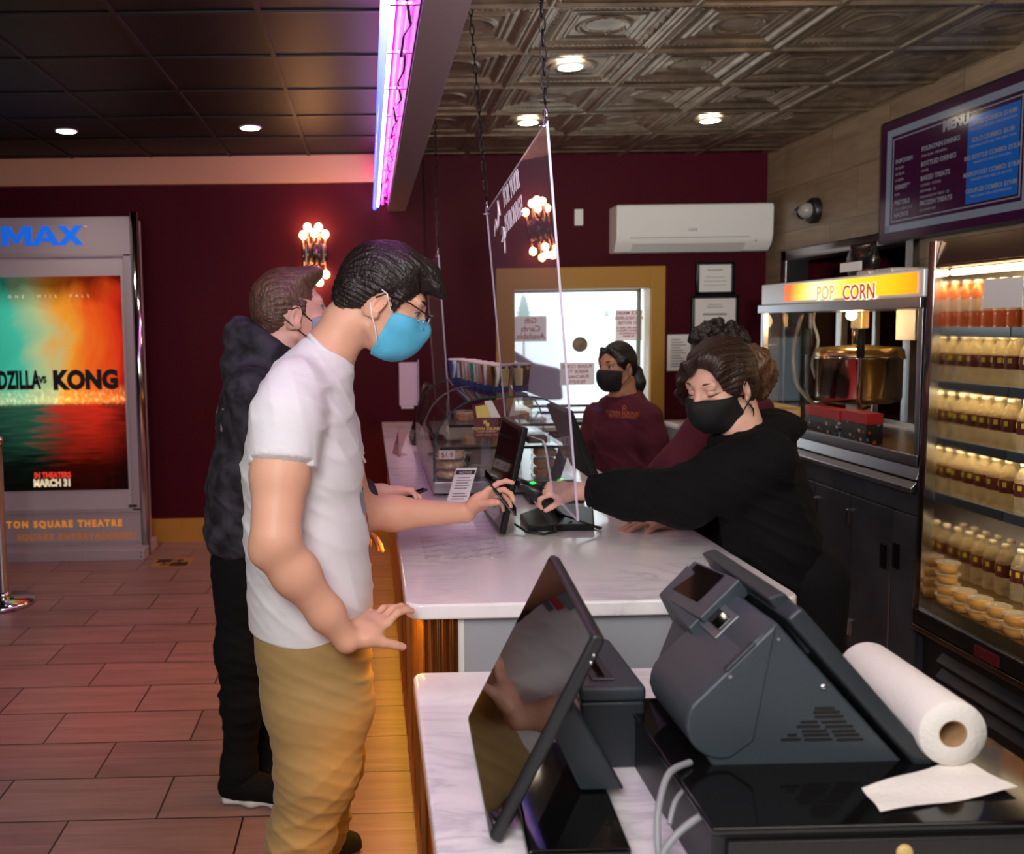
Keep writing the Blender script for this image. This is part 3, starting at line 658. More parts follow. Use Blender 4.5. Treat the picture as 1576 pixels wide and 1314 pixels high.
# ================================================================ STONE WALL: security camera, menu screen
p = P(1256, 324, x=XR)
t = thing('security_camera', 'small black and white dome camera on the stone wall above the popcorn machine', 'security camera', tuple(p))
put('base', M().lathe([(.085, 0), (.085, .03), (.07, .05), (.03, .055)], p, 24, (-1, 0, 0)), 'black', t)
put('eyeball', M().ball(p + Vector((-.07, -.01, 0)), .052, 18), mat('camera_face', S(150, 146, 140), .3), t)
put('visor', M().lathe([(.05, .0), (.035, .03), (.012, .07), (.0, .08)], p + Vector((-.07, .04, 0)), 16, (-.3, .9, .15)), 'black', t)
def menu_screen():
    x = XR - .07
    a, b = P(1357, 191, x=x), P(1369, 374, x=x)
    y1 = a.y; z1 = a.z; z0 = b.z; w = (z1 - z0) * 1.78; y0 = y1 - w; h = z1 - z0
    t = thing('menu_screen', 'wall mounted menu screen with a blue combo panel on the stone wall', 'screen', (XR, (y0 + y1) / 2, z0))
    put('housing', M().box(x, y0, z0, XR - .012, y1, z1), 'black', t, .004)
    put('wall_bracket', M().box(XR - .03, y0 + .4, z0 + .1, XR - .004, y1 - .4, z1 - .2), 'black', t)
    def em(n, c, s): return mat(n, S(6, 6, 8), .15, emit=c, estr=s)
    def pl(name, f0, g0, f1, g1, mm, d):     # f from the left (far) edge, g from the bottom
        return put(name, M().box(x - d, y1 - f1 * w, z0 + g0 * h, x - d + .002, y1 - f0 * w, z0 + g1 * h), mm, t)
    pl('screen', .012, .02, .988, .98, em('screen_plum', S(64, 18, 54), .30), .001)
    gy_ = em('screen_grey', S(150, 156, 172), .26)
    m = M()
    def bd(i, j, th, d, m):
        for q in ((i, j, 1 - i, j + th), (i, 1 - j - th, 1 - i, 1 - j), (i, j, i + th * .6, 1 - j), (1 - i - th * .6, j, 1 - i, 1 - j)):
            m.box(x - d, y1 - q[2] * w, z0 + q[1] * h, x - d + .002, y1 - q[0] * w, z0 + q[3] * h)
    bd(.055, .085, .055, .003, m); bd(.10, .165, .009, .003, m)
    put('screen_border', m, gy_, t)
    bm_ = em('screen_blue', S(20, 92, 176), .40); pl('combo_panel', .605, .19, .885, .80, bm_, .003)
    tm = em('screen_text', S(178, 172, 186), .20)
    def tx(s, f, g, sz, al='LEFT', bo=0.):
        text('lettering', s, sz * h, (x - .0035, y1 - f * w, z0 + g * h), (0, -1, 0), (0, 0, 1), tm, t, al, bo)
    tx('MENU', .53, .765, .105, 'CENTER', .004)
    for s, g, sub in (('POPCORN', .63, ('SM $5.00', 'MD $6.50', 'LG $8.00', 'EXTRA BUTTER')), ('CANDY', .42, ('$4.00',)), ('PRETZELS', .30, ('SOFT, CHEESE CUP',)), ('NACHOS', .20, ())):
        tx(s, .125, g, .046, bo=.001)
        for k, q in enumerate(sub): tx(q, .125, g - .048 * (k + 1), .028)
    for s, g, sub in (('FOUNTAIN DRINKS', .665, ('SODA $6.00 - FREE REFILL',)), ('BOTTLED DRINKS', .55, ('WATER',)), ('BAKED TREATS', .44, ('COOKIES - 3 FOR $5', 'BROWNIES - $3', 'MARSHMALLOW TREAT - $3')), ('FROZEN TREATS', .25, ('ICE CREAM CUP',))):
        tx(s, .31, g, .05, bo=.001)
        for k, q in enumerate(sub): tx(q, .31, g - .045 * (k + 1), .027)
    for k, (s, q) in enumerate((('LARGE COMBO: $14.00', 'ONE LARGE POPCORN, ONE LARGE SODA'), ('SOLO COMBO: $6.00', 'ONE SMALL POPCORN, ONE SMALL SODA'), ('BIG BOTTLE COMBO: $12.00', 'ONE BOTTLE, ONE LG POPCORN'), ('MAIN FOOD COMBO: $10.00', 'ONE HOT FOOD, FRIES, OR NACHOS'), ('COUPLES COMBO: $19.00', 'TWO SODAS, ONE LARGE POPCORN'))):
        g = .735 - k * .118
        tx(s, .745, g, .044, 'CENTER', .0008); tx(q, .745, g - .035, .024, 'CENTER')
menu_screen()
# ================================================================ POPCORN MACHINE on its cabinet
XF = 2.2
def popcorn_cabinet():
    ya, yb = P(1213, 668, x=XF).y + .12, P(1414, 715, x=XF).y
    z1 = P(1300, 690, x=XF).z
    t = thing('popcorn_cabinet', 'long stainless steel base cabinet with dark doors under the popcorn machine', 'cabinet', (XF + .35, (ya + yb) / 2, 0))
    put('worktop', M().prism([(XF - .01, yb, z1 - .055), (XF + .004, yb, z1 - .004), (XF + .02, yb, z1), (XR - .04, yb, z1), (XR - .04, yb, z1 - .06)], (0, ya - yb, 0)), 'steel', t, .004)
    put('drip_rail', M().prism([(XF - .005, yb, z1 - .06), (XF - .03, yb, z1 - .085), (XF - .03, yb, z1 - .105), (XF - .0, yb, z1 - .105)], (0, ya - yb, 0)), 'steel', t, .003)
    put('cabinet_body', M().box(XF + .02, yb, .08, XR - .05, ya, z1 - .055), 'dark_steel', t)
    put('fascia', M().box(XF, yb, z1 - .20, XF + .02, ya, z1 - .1), 'dark_steel', t, .003)
    put('kick_plate', M().box(XF + .06, yb, 0, XR - .06, ya, .08), 'black', t)
    zd = z1 - .205
    seams = [P(u, 800, x=XF).y for u in (1200, 1253, 1309, 1373, 1412)]
    for k in range(4):
        d = put('door', M().box(XF, seams[k + 1] + .004, .1, XF + .018, seams[k] - .004, zd), 'dark_steel', t, .003)
        if k in (2, 3):
            hu = 1361 if k == 2 else 1381; c = P(hu, 855, x=XF)
            put('pull', M().box(XF - .012, c.y - .018, c.z - .055, XF, c.y + .018, c.z + .055), 'gloss_black', d, .004)
        if k in (1, 2):
            for v in (775, 945):
                c = P(1255 if k == 1 else 1309, v + (0 if k == 1 else 20), x=XF)
                put('hinge', M().box(XF - .01, c.y - .02, c.z - .035, XF, c.y + .02, c.z + .035).tube([(XF - .013, c.y, c.z - .035), (XF - .013, c.y, c.z + .035)], .007, 8), 'chrome', d, .002)
    put('edge_strip', M().box(XF - .003, seams[3] - .005, .1, XF + .001, seams[3] + .005, zd), 'chrome', t)
    return z1, ya, yb
ZC, PYA, PYB = popcorn_cabinet()
def popcorn_machine():
    y1 = P(1172, 450, x=XF).y; y0 = P(1421, 450, x=XF).y; xb = XF + .66
    zt = P(1172, 437, x=XF).z; zs = P(1172, 474, x=XF).z
    zs = (P(1172, 477, x=XF).z + P(1420, 462, x=XF).z) / 2; zt = (P(1172, 437, x=XF).z + P(1418, 416, x=XF).z) / 2
    yc = (y0 + y1) / 2
    t = thing('popcorn_machine', 'large popcorn machine with a glowing yellow and orange sign, on the steel cabinet', 'popcorn machine', (XF + .33, yc, ZC))
    put('roof', M().box(XF, y0, zs + .02, xb, y1, zt), mat('popper_white', S(232, 234, 238), .35, metal=.2), t, .006)
    put('roof_lip', M().box(XF - .015, y0 - .005, zs - .025, xb, y1 + .012, zs + .02), 'steel', t, .004)
    pm = mat('popper_sign', (.0, .0, .0, 1), .3); nt = pm.node_tree; b = nt.nodes['Principled BSDF']
    tc = nt.nodes.new('ShaderNodeTexCoord'); sp = nt.nodes.new('ShaderNodeSeparateXYZ'); nt.links.new(tc.outputs['Generated'], sp.inputs[0])
    n = nt.nodes.new('ShaderNodeTexNoise'); n.inputs['Scale'].default_value = 1; n.inputs['Detail'].default_value = 3
    mp = nt.nodes.new('ShaderNodeMapping'); mp.inputs['Scale'].default_value = (1, 3, 14); nt.links.new(tc.outputs['Generated'], mp.inputs[0]); nt.links.new(mp.outputs[0], n.inputs[0])
    ad = nt.nodes.new('ShaderNodeMath'); ad.operation = 'MULTIPLY_ADD'; ad.inputs[1].default_value = .10; nt.links.new(n.outputs[0], ad.inputs[0]); nt.links.new(sp.outputs['Y'], ad.inputs[2])
    r = nt.nodes.new('ShaderNodeValToRGB'); cr = r.color_ramp
    cr.elements[0].position = .02; cr.elements[0].color = S(255, 140, 10); cr.elements[1].position = 1.08; cr.elements[1].color = S(228, 92, 10)
    for p_, c_ in ((.2, S(255, 184, 10)), (.5, S(255, 206, 50)), (.76, S(255, 246, 190)), (.9, S(255, 196, 40))): e_ = cr.elements.new(p_); e_.color = c_
    nt.links.new(ad.outputs[0], r.inputs[0]); nt.links.new(r.outputs[0], b.inputs['Emission Color']); b.inputs['Emission Strength'].default_value = 1.45
    sy1, sy0 = P(1209, 450, x=XF).y, P(1413, 445, x=XF).y
    sg = put('sign', M().box(XF - .006, sy0, zs + .035, XF + .002, sy1, zt - .012), pm, t)
    h = zt - zs
    tx1 = mat('sign_red', S(206, 72, 40), .5, emit=S(206, 72, 40), estr=.5); tx2 = mat('sign_olive', S(226, 186, 110), .5, emit=S(226, 186, 110), estr=.7); wh = mat('sign_white', S(255, 252, 235), .5, emit=S(255, 252, 235), estr=.9)
    for s, u0, sz, c_ in (('POP', 1257, .090, tx2), ('CORN', 1297, .092, tx1)):
        p = P(u0, 461, x=XF - .007)
        text('lettering', s, sz, (XF - .0068, p.y, p.z), (0, -1, 0), (0, 0, 1), wh, sg, 'LEFT', .006, .0003, .95, 1.05)
        text('lettering', s, sz, (XF - .0085, p.y, p.z), (0, -1, 0), (0, 0, 1), c_, sg, 'LEFT', .002, .0003, .95, 1.05)
    w = .03
    for (x, y) in ((XF, y0), (XF, y1 - w), (xb - w, y0), (xb - w, y1 - w)):
        put('corner_post', M().box(x, y, ZC, x + w, y + w, zs), 'steel', t, .003)
    put('bed_frame', M().box(XF - .004, y0, ZC, XF + .012, y1, ZC + .045).box(xb - .012, y0, ZC, xb, y1, ZC + .045).box(XF, y1 - .012, ZC, xb, y1, ZC + .045).box(XF, y0, ZC, xb, y0 + .012, ZC + .045), 'steel', t, .003)
    put('popping_bed', M().box(XF + .012, y0 + .012, ZC, xb - .012, y1 - .012, ZC + .02), mat('brass_bed', S(190, 150, 90), .3, metal=.8), t)
    put('front_glass', M().box(XF + .012, y0 + w, ZC + .045, XF + .016, y1 - w, zs), glass('popper_glass', (1, .98, .95, 1), 1.16), t)
    put('side_glass', M().box(XF + w, y1 - .016, ZC + .045, xb - w, y1 - .012, zs), 'clear', t)
    put('side_panel', M().box(XF + w, y0 + .006, ZC + .045, xb - w, y0 + .012, zs), mat('popper_panel', S(190, 180, 166), .25, metal=.7), t)
    # kettle hung from two arms
    ky = P(1321, 580, x=XF + .33).y; kx = XF + .33; kr = .20
    kz0, kz1 = P(1321, 618, x=kx).z, P(1321, 553, x=kx).z
    k = put('kettle', M().lathe([(0, 0), (kr * .82, 0), (kr * .98, .012), (kr, .03), (kr, kz1 - kz0), (kr + .012, kz1 - kz0 + .006), (kr + .012, kz1 - kz0 + .018), (kr * .9, kz1 - kz0 + .02)], (kx, ky, kz0), 40), 'chrome', t)
    brass = mat('lid_brass', S(206, 170, 110), .25, metal=.9)
    put('kettle_lid', M().lathe([(kr + .008, .02), (kr + .004, .05), (kr * .95, .062), (.05, .075), (.02, .08), (0, .08)], (kx, ky, kz1), 40), brass, k)
    put('agitator_shaft', M().tube([(kx, ky, kz1 + .07), (kx, ky, zs)], .012, 12), 'chrome', k)
    put('hanger_arm', M().box(kx - .02, ky - .05, kz1 + .16, kx + .02, ky + .05, zs), brass, t, .003)
    for dy in (.12, .04): put('support_rod', M().tube([(kx + .04, ky + dy, kz1 + .06), (kx + .04, ky + dy, zs)], .011, 10), 'chrome', t)
    for s in (-1, 1):
        yh = ky + s * (kr + .06)
        put('tilt_handle', M().tube([(kx - .14, yh, kz1 + .13), (kx - .14, yh, kz1 + .02), (kx - .14, yh - s * .005, kz0 + .03), (kx - .12, yh - s * .02, kz0 - .02), (kx, ky + s * .1, kz0 - .02)], .009, 10), 'chrome', t)
        put('handle_grip', M().tube([(kx - .14, yh, kz1 + .02), (kx - .14, yh, kz1 + .16)], .018, 12), 'rubber', t)
    hose = []
    for i in range(25):
        a_ = i / 24 * PI * 1.15
        hose.append((kx - .17, ky + kr + .06 + .09 * math.sin(a_) - .35 * max(0, (i - 16) / 8) ** 2 * .9, (kz1 + .24) - (kz1 - kz0 + .32) * i / 24))
    put('oil_hose', M().tube(hose, .010, 10), mat('clear_hose', S(120, 104, 88), .25), t)
    put('cord', M().tube([(kx - .1, ky + kr + .05 + .03 * math.sin(i * .9), zs - i * .035) for i in range(12)], .008, 8), 'cable', t)
    put('side_bracket', M().box(kx + .02, ky + kr + .02, kz0, kx + .06, ky + kr + .07, zs), 'steel', t, .003)
    put('motor_box', M().box(kx + .1, ky - .30, kz1 + .10, kx + .16, ky - .14, zs), 'white', t, .006)
    put('drop_chute', M().box(kx - .02, ky - .03, kz0 - .09, kx + .06, ky + .08, kz0 - .005), 'white', t, .005)
    light('popper_lamp', 'POINT', (kx - .1, ky - .1, zs - .07), 3.2, (1, .68, .32), .05)
    put('lamp_bulb', M().ball((kx - .1, ky - .1, zs - .045), .025, 12), MT['lamp'], t)
    return y0, y1, zt, zs, xb
Y0P, Y1P, ZTP, ZSP, XBP = popcorn_machine()
# confetti snack cartons standing on the bed at the back of the machine
def confetti(name):
    m = mat(name, S(16, 14, 18), .5); nt = m.node_tree; b = nt.nodes['Principled BSDF']
    tc = nt.nodes.new('ShaderNodeTexCoord'); v = nt.nodes.new('ShaderNodeTexVoronoi'); v.inputs['Scale'].default_value = 40; nt.links.new(tc.outputs['Object'], v.inputs['Vector'])
    r = nt.nodes.new('ShaderNodeValToRGB'); r.color_ramp.interpolation = 'CONSTANT'; r.color_ramp.elements[0].color = (1, 1, 1, 1); r.color_ramp.elements[1].position = .34; r.color_ramp.elements[1].color = (0, 0, 0, 1)
    nt.links.new(v.outputs['Distance'], r.inputs[0])
    h = nt.nodes.new('ShaderNodeSeparateColor'); nt.links.new(v.outputs['Color'], h.inputs[0])
    r2 = nt.nodes.new('ShaderNodeValToRGB'); r2.color_ramp.interpolation = 'CONSTANT'; cr = r2.color_ramp
    cr.elements[0].color = S(200, 180, 160); cr.elements[1].position = .8; cr.elements[1].color = S(16, 14, 18)
    for p_, c_ in ((.2, S(70, 130, 190)), (.4, S(220, 120, 40)), (.6, S(190, 40, 40))): e_ = cr.elements.new(p_); e_.color = c_
    nt.links.new(h.outputs[0], r2.inputs[0])
    mx = nt.nodes.new('ShaderNodeMix'); mx.data_type = 'RGBA'; mx.inputs[6].default_value = S(16, 14, 18)
    nt.links.new(r.outputs[0], mx.inputs[0]); nt.links.new(r2.outputs[0], mx.inputs[7]); nt.links.new(mx.outputs[2], b.inputs['Base Color'])
    return m
cm = confetti('confetti_print')
xx = XF + .07
for (u0, u1, vt, lab, kind) in ((1176, 1236, 642, 'dark purple and yellow snack carton standing left in the popcorn machine', 1), (1238, 1292, 622, 'black snack carton with coloured confetti dots and a red top, middle of the popcorn machine', 0), (1294, 1334, 630, 'black confetti carton with a red top, right of its twin in the popcorn machine', 0)):
    ya, yb = P(u0, 650, x=xx).y, P(u1, 650, x=xx).y; zt_ = P(u0, vt, x=xx).z
    t = thing('snack_carton', lab, 'carton', (xx, (ya + yb) / 2, ZC + .02), 'cartons inside the popcorn machine')
    put('carton_body', M().box(xx, yb + .004, ZC + .021, xx + .08, ya - .004, zt_ - .05), cm if kind == 0 else mat('purple_print', S(48, 34, 82), .5), t, .003)
    put('carton_top', M().box(xx, yb + .004, zt_ - .05, xx + .08, ya - .004, zt_), mat('red_print', S(176, 26, 32), .5) if kind == 0 else 'black', t, .003)
    if kind: put('yellow_panel', M().box(xx - .002, yb + .03, ZC + .06, xx + .001, ya - .08, ZC + .14), mat('yellow_print', S(226, 178, 30), .5), t)
# on top of the machine
a = P(1307, 424, x=XF + .3); b = P(1348, 424, x=XF + .3)
t = thing('snack_bag', 'black snack bag with red strokes and a white label, standing on the popcorn machine', 'bag', (XF + .3, (a.y + b.y) / 2, ZTP))
zt_ = P(1328, 374, x=XF + .3).z
rows = []
for i in range(9):
    f = i / 8; z = ZTP + (zt_ - ZTP) * f; th = .05 * math.sin(PI * min(.97, .12 + .86 * f)) + .004
    row = []
    for j in range(16):
        an = 2 * PI * j / 16; row.append((XF + .3 + th * math.sin(an), (a.y + b.y) / 2 + (a.y - b.y) / 2 * math.cos(an) * (1 - .06 * math.sin(f * 9)), z))
    rows.append(row + [row[0]])
m = M().sheet(rows); m.add([rows[0][j] for j in range(16)], [tuple(range(16))]); m.add([rows[-1][j] for j in range(16)], [tuple(range(16))])
put('bag_body', m, mat('bag_black', S(20, 16, 18), .25, var=(14, S(120, 20, 24), .58, .64, (1, 1, 3))), t)
put('label', M().box(XF + .240, b.y + .03, ZTP + .045, XF + .246, a.y - .02, ZTP + .09), 'paper', t)
for k, (u, w_) in enumerate(((1353, .055), (1385, .07))):
    c = P(u, 418, x=XF + .2)
    tag(put('plastic_tray', M().box(XF + .12, c.y - w_, ZTP + .001, XF + .3, c.y + w_, ZTP + .03), mat('translucent_white', S(190, 184, 176), .3), None, .01, origin=(XF + .2, c.y, ZTP)), ['flat white plastic tray beside the snack bag on the popcorn machine', 'flat white plastic tray nearest the drinks fridge, on the popcorn machine'][k], 'tray', 'plastic trays on the popcorn machine')
# ================================================================ OPEN DRINKS FRIDGE
def fridge():
    y1 = P(1412, 900, x=XF).y - .003; ym = y1 - .035; y0 = 1.75; xs = P(1549, 700, y=ym).x; xb = XR - .03
    zt = P(1432, 375, x=XF).z; zo = P(1416, 925, x=XF).z
    t = thing('drinks_fridge', 'tall open stainless drinks fridge with lit shelves of bottles at the right edge', 'fridge', (XF + .35, (y0 + y1) / 2, 0))
    mir = mat('mirror_steel', S(225, 215, 200), .07, metal=1)
    e = put('end_panel', M().box(XF + .02, ym, zo - .05, xb, y1, zt), mir, t)
    put('far_end_panel', M().box(XF + .02, y0, zo - .05, xb, y0 + .035, zt), 'steel', t)
    # sloping chrome edge of the end panel
    put('front_post', M().prism([(XF - .02, ym - .004, zo - .03), (XF + .03, ym - .004, zo - .03), (XF + .03, ym - .004, zt + .01), (XF - .002, ym - .004, zt + .01)], (0, y1 - ym + .006, 0)), 'chrome', t, .003)
    put('back_panel', M().box(xb - .03, y0 + .035, zo - .05, xb, ym, zt), 'steel', t)
    put('canopy', M().prism([(XF + .02, y0, zt - .10), (XF, y0, zt - .09), (XF + .02, y0, zt + .01), (xb, y0, zt + .06), (xb, y0, zt - .06)], (0, ym - y0 - .005, 0)), mat('canopy_steel', S(150, 130, 110), .22, metal=1), t, .004)
    lm = mat('fridge_tube', (1, 1, 1, 1), .3, emit=(1, .80, .48, 1), estr=4.5)
    put('light_tube', M().tube([(XF + .06, y0 + .06, zt - .115), (XF + .06, ym - .02, zt - .115)], .014, 10), lm, t)
    put('base', M().box(XF + .03, y0, 0.06, xb, y1, zo - .10), mat('fridge_black', S(26, 24, 26), .35), t)
    put('kick_plate', M().box(XF + .08, y0, 0, xb, y1, .06), 'black', t)
    put('sill', M().prism([(XF - .02, y0, zo - .09), (XF - .02, y0, zo - .03), (XF + .0, y0, zo - .02), (XF + .06, y0, zo - .05), (XF + .06, y0, zo - .10)], (0, y1 - y0, 0)), mat('sill_black', S(34, 30, 30), .25, metal=.3), t, .004)
    put('sill_trim', M().box(XF - .026, y0, zo - .115, XF + .04, y1, zo - .092), mat('sill_chrome', S(150, 130, 115), .25, metal=1), t, .003)
    put('price_tag', M().box(XF - .028, P(1530, 980, x=XF).y - .06, zo - .085, XF - .021, P(1530, 980, x=XF).y + .06, zo - .045), mat('dark_red_tag', S(96, 20, 24), .5), t)
    m = M(); zl0 = .12; zl1 = P(1440, 995, x=XF).z; yl = P(1440, 1000, x=XF).y
    k = 0; z = zl0
    while z < zl1 - .05:
        m.prism([(XF + .028, y0 + .1, z), (XF + .002, y0 + .1, z + .012), (XF + .002, y0 + .1, z + .018), (XF + .028, y0 + .1, z + .05)], (0, yl - y0 - .1, 0)); z += .062
    put('louver_grille', m, mat('louver_black', S(30, 28, 30), .4), t)
    put('deck', M().box(XF + .03, y0 + .035, zo - .06, xb - .03, ym, zo + .01), mat('deck_steel', S(160, 140, 110), .3, metal=.9), t)
    put('front_guard', M().box(XF + .006, y0 + .035, zo - .02, XF + .010, ym - .002, zo + .20), glass('guard_glass', (1, .99, .96, 1), 1.10), t)
    zsh = [P(1549, v, y=ym).z for v in (508, 600, 697, 791)]
    for z in zsh:
        s = put('shelf', M().box(xs + .006, y0 + .036, z - .006, xb - .031, ym - .001, z), mat('shelf_wire', S(160, 160, 150), .35, metal=.7), t)
        put('shelf_edge', M().box(xs - .004, y0 + .036, z - .03, xs + .006, ym - .001, z + .012), mat('shelf_blue_steel', S(74, 88, 104), .3, metal=.6), s, .002)
        light('shelf_light', 'AREA', (xs + .016, (ym + 2.6) / 2, z + .222 if z < zsh[0] - .01 else zt - .13), 2.3, (1, .76, .40), ym - 2.3, .012, target=(xb - .1, (ym + 2.6) / 2, z + .02))
    light('deck_light', 'AREA', (xs + .016, (ym + 2.6) / 2, zsh[-1] - .016), 2.6, (1, .74, .36), ym - 2.3, .012, target=(XF + .06, (ym + 2.6) / 2, zo))
    put('notice', M().box(XF - .004, P(1512, 440, x=XF).y - .2, P(1520, 470, x=XF).z - .01, XF - .002, P(1516, 440, x=XF).y, P(1520, 430, x=XF).z), 'paper', t)
    return y1, ym, y0, xs, xb, zo, zsh, t
FY1, FYM, FY0, FXS, FXB, FZO, FSH, FR = fridge()
bottle_clear = glass('bottle_plastic', (1, .98, .92, 1), 1.33, .05, .17, S(250, 236, 200))
lab_m = mat('bottle_label', S(88, 30, 34), .4); lab_g = mat('label_green', S(190, 186, 60), .4)
cap_m = mat('bottle_cap', S(240, 236, 226), .4); juice = mat('orange_juice', S(226, 120, 70), .2, coat=.5)
def bottle(label, grp, loc, kind=0):
    t = thing('drink_bottle', label, 'bottle', (0, 0, 0), grp)
    r = .033
    pr = [(0, .002), (r * .7, 0), (r, .008)]
    for k in range(6): pr += [(r, .012 + k * .010), (r * .94, .017 + k * .010)]
    pr += [(r, .075), (r, .135), (r * .95, .150), (r * .55, .180), (.013, .188), (.013, .196)]
    put('bottle_body', M().lathe(pr, (0, 0, 0), 18), bottle_clear if not kind else juice, t)
    put('label_band', M().lathe([(r + .0006, .078), (r + .0006, .130)], (0, 0, 0), 18), lab_m if not kind else mat('juice_label', S(240, 220, 200), .4), t)
    if not kind:
        m = M()
        for an in (2.6, 3.6): m.obox((math.cos(an) * (r + .0012), math.sin(an) * (r + .0012), .112), ((math.cos(an), math.sin(an), 0), (-math.sin(an), math.cos(an), 0), (0, 0, 1)), (.0006, .007, .010))
        put('label_emblem', m, lab_g, t)
    put('cap', M().lathe([(.0, .21), (.013, .21), (.0145, .207), (.0145, .194), (.012, .194)], (0, 0, 0), 16), cap_m, t)
    t.location = loc
    return t
SHN = ['second shelf from the top', 'third shelf from the top', 'fourth shelf from the top', 'bottom shelf']
def fill():
    protos = {}
    for s in range(-1, 5):
        if s == -1: continue
        n_ = 10
        z = (FSH + [FZO + .0105])[s]
        if s == -1: continue
        kind = 1 if s == 0 else 0
        word = ['orange juice bottle on the top shelf', 'water bottle on the second shelf', 'water bottle on the third shelf', 'water bottle on the fourth shelf', 'water bottle on the bottom deck'][s]
        for rrow in range(2):
            for k in range(n_ if rrow == 0 else 6):
                y = FYM - .042 - k * .072; x = FXS + .045 + rrow * .075
                pos = 'nearest the mirrored end' if k == 0 else '%s from the mirrored end' % ['', 'second', 'third', 'fourth', 'fifth', 'sixth', 'seventh', 'eighth', 'ninth', 'tenth'][k]
                lb = word + (', front row, ' if rrow == 0 else ', back row, ') + pos
                grp = 'drink bottles on the fridge shelves'
                if kind not in protos: protos[kind] = bottle(lb, grp, (x, y, z + .0005), kind)
                else: dup(protos[kind], (x, y, z + .0005), random.uniform(-.5, .5), None, lb, grp)
fill()
# cheese dip cups behind the glass guard
cup_m = glass('cup_plastic', (1, .99, .95, 1), 1.35, .05, .25, S(250, 240, 214)); dip_m = mat('cheese_dip', S(236, 170, 40), .4)
def dip_cup(label, loc):
    t = thing('dip_cup', label, 'sauce cup', (0, 0, 0), 'cheese dip cups along the fridge front')
    put('cup', M().lathe([(0, .001), (.031, .001), (.040, .034), (.043, .036), (.043, .038)], (0, 0, 0), 22), cup_m, t)
    put('cheese_dip', M().lathe([(0, .003), (.0295, .003), (.036, .024), (0, .025)], (0, 0, 0), 20), dip_m, t)
    put('lid', M().lathe([(.044, .037), (.044, .042), (.036, .0415), (.034, .039), (0, .039)], (0, 0, 0), 22), cup_m, t)
    t.location = loc; return t
zd = FZO + .0105; proto = None
for k in range(9):
    y = FYM - .05 - k * .091
    for lv in range(4 if k == 0 else 2):
        lb = 'cheese dip cup %s %s' % (['at the bottom of', 'second up in', 'third up in', 'on top of'][lv] if k == 0 else ['at the bottom of', 'on top of'][lv], 'the tall first stack by the mirrored end' if k == 0 else 'the %s stack from the mirrored end' % ['', 'second', 'third', 'fourth', 'fifth', 'sixth', 'seventh', 'eighth', 'ninth'][k])
        loc = (XF + .062 + .003 * (k % 2), y, zd + lv * .0425)
        if proto is None: proto = dip_cup(lb, loc)
        else: dup(proto, loc, None, None, lb)
# ================================================================ COUNTERS
ZU = .885; XC0 = P(625, 935, z=ZU).x; YN = P(640, 931, z=ZU).y; XC1 = P(1256, 931, z=ZU).x
ZLO = .75; YLF = P(640, 1034, z=ZLO).y; XL0 = .094
TH = .042
def rslab(x0, y0, x1, y1, z0, z1, r, corners):
    """slab with rounded plan corners: corners = set of (ix,iy)"""
    pts = []
    for (ix, iy, a0) in ((0, 0, PI), (1, 0, 1.5 * PI), (1, 1, 0), (0, 1, .5 * PI)):
        x, y = (x0, x1)[ix], (y0, y1)[iy]
        if (ix, iy) in corners:
            cx, cy = x + (r if ix == 0 else -r), y + (r if iy == 0 else -r)
            pts += [(cx + r * math.cos(a0 + k * PI / 12), cy + r * math.sin(a0 + k * PI / 12), z0) for k in range(7)]
        else: pts.append((x, y, z0))
    return M().prism(pts, (0, 0, z1 - z0))
t = thing('service_counter', 'long white marble service counter with a grey end panel and gold fringe front', 'counter', ((XC0 + XC1) / 2, 4.3, 0))
put('countertop', rslab(XC0, YN, XC1, YB - .001, ZU - TH, ZU, .045, {(0, 0), (1, 0)}), 'marble', t, .008, 3)
xf0, xf1 = P(652, 1000, y=YN + .03).x, P(704, 1000, y=YN + .03).x
xe = P(715, 1000, y=YN + .03).x
put('counter_body', M().box(xf1, YN + .06, 0, XC1 - .06, YB - .03, ZU - TH), mat('counter_carcass', S(112, 104, 108), .5), t)
put('end_panel', M().box(xe, YN + .03, 0, XC1 - .05, YN + .06, ZU - TH), 'grey_panel', t)
put('end_stile', M().box(xf1 - .005, YN + .025, 0, xe, YN + .06, ZU - TH), 'white', t, .003)
fr = mat('gold_fringe', S(222, 172, 104), .25, metal=.9)
m = M()
for k in range(46):     # pleated metallic fringe round the front
    pass
def fringe(p0, p1, n, nrm):
    m = M(); rows = []
    p0, p1, nrm = Vector(p0), Vector(p1), Vector(nrm)
    xs_ = []
    for i in range(n + 1):
        f = i / n; w = .006 * math.sin(i * 2.1) + .004 * math.sin(i * 4.7 + 1) + random.uniform(-.003, .003); xs_.append(p0.lerp(p1, f) + nrm * (.012 + w))
    for z in (ZU - TH - .001, .55, .25, .02):
        rows.append([(q.x + random.uniform(-.001, .001), q.y, z) for q in xs_])
    return m.sheet(rows, False)
put('fringe', fringe((xf0, YN + .03, 0), (xf1, YN + .03, 0), 60, (0, -1, 0)), fr, t, weld=False)
put('fringe', fringe((xf0 + .012, YN + .03, 0), (xf0 + .012, YB - .04, 0), 700, (-1, 0, 0)), fr, t, weld=False)
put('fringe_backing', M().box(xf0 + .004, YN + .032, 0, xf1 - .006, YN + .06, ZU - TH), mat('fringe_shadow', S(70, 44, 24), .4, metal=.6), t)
put('led_strip', M().box(XC0 + .02, YN + .12, ZU - TH - .008, XC0 + .035, YB - .05, ZU - TH - .0005), amb, t)
light('counter_amber', 'AREA', (XC0 + .016, (YN + YB) / 2 - .2, ZU - TH - .012), 13, (1, .46, .02), .02, YB - YN - .4, target=(XC0 - .02, (YN + YB) / 2 - .2, 0)).rotation_euler = (0, 0, 0)
t = thing('low_counter', 'lower white marble counter section in the foreground, carrying the register terminals', 'counter', (.65, 1.3, 0))
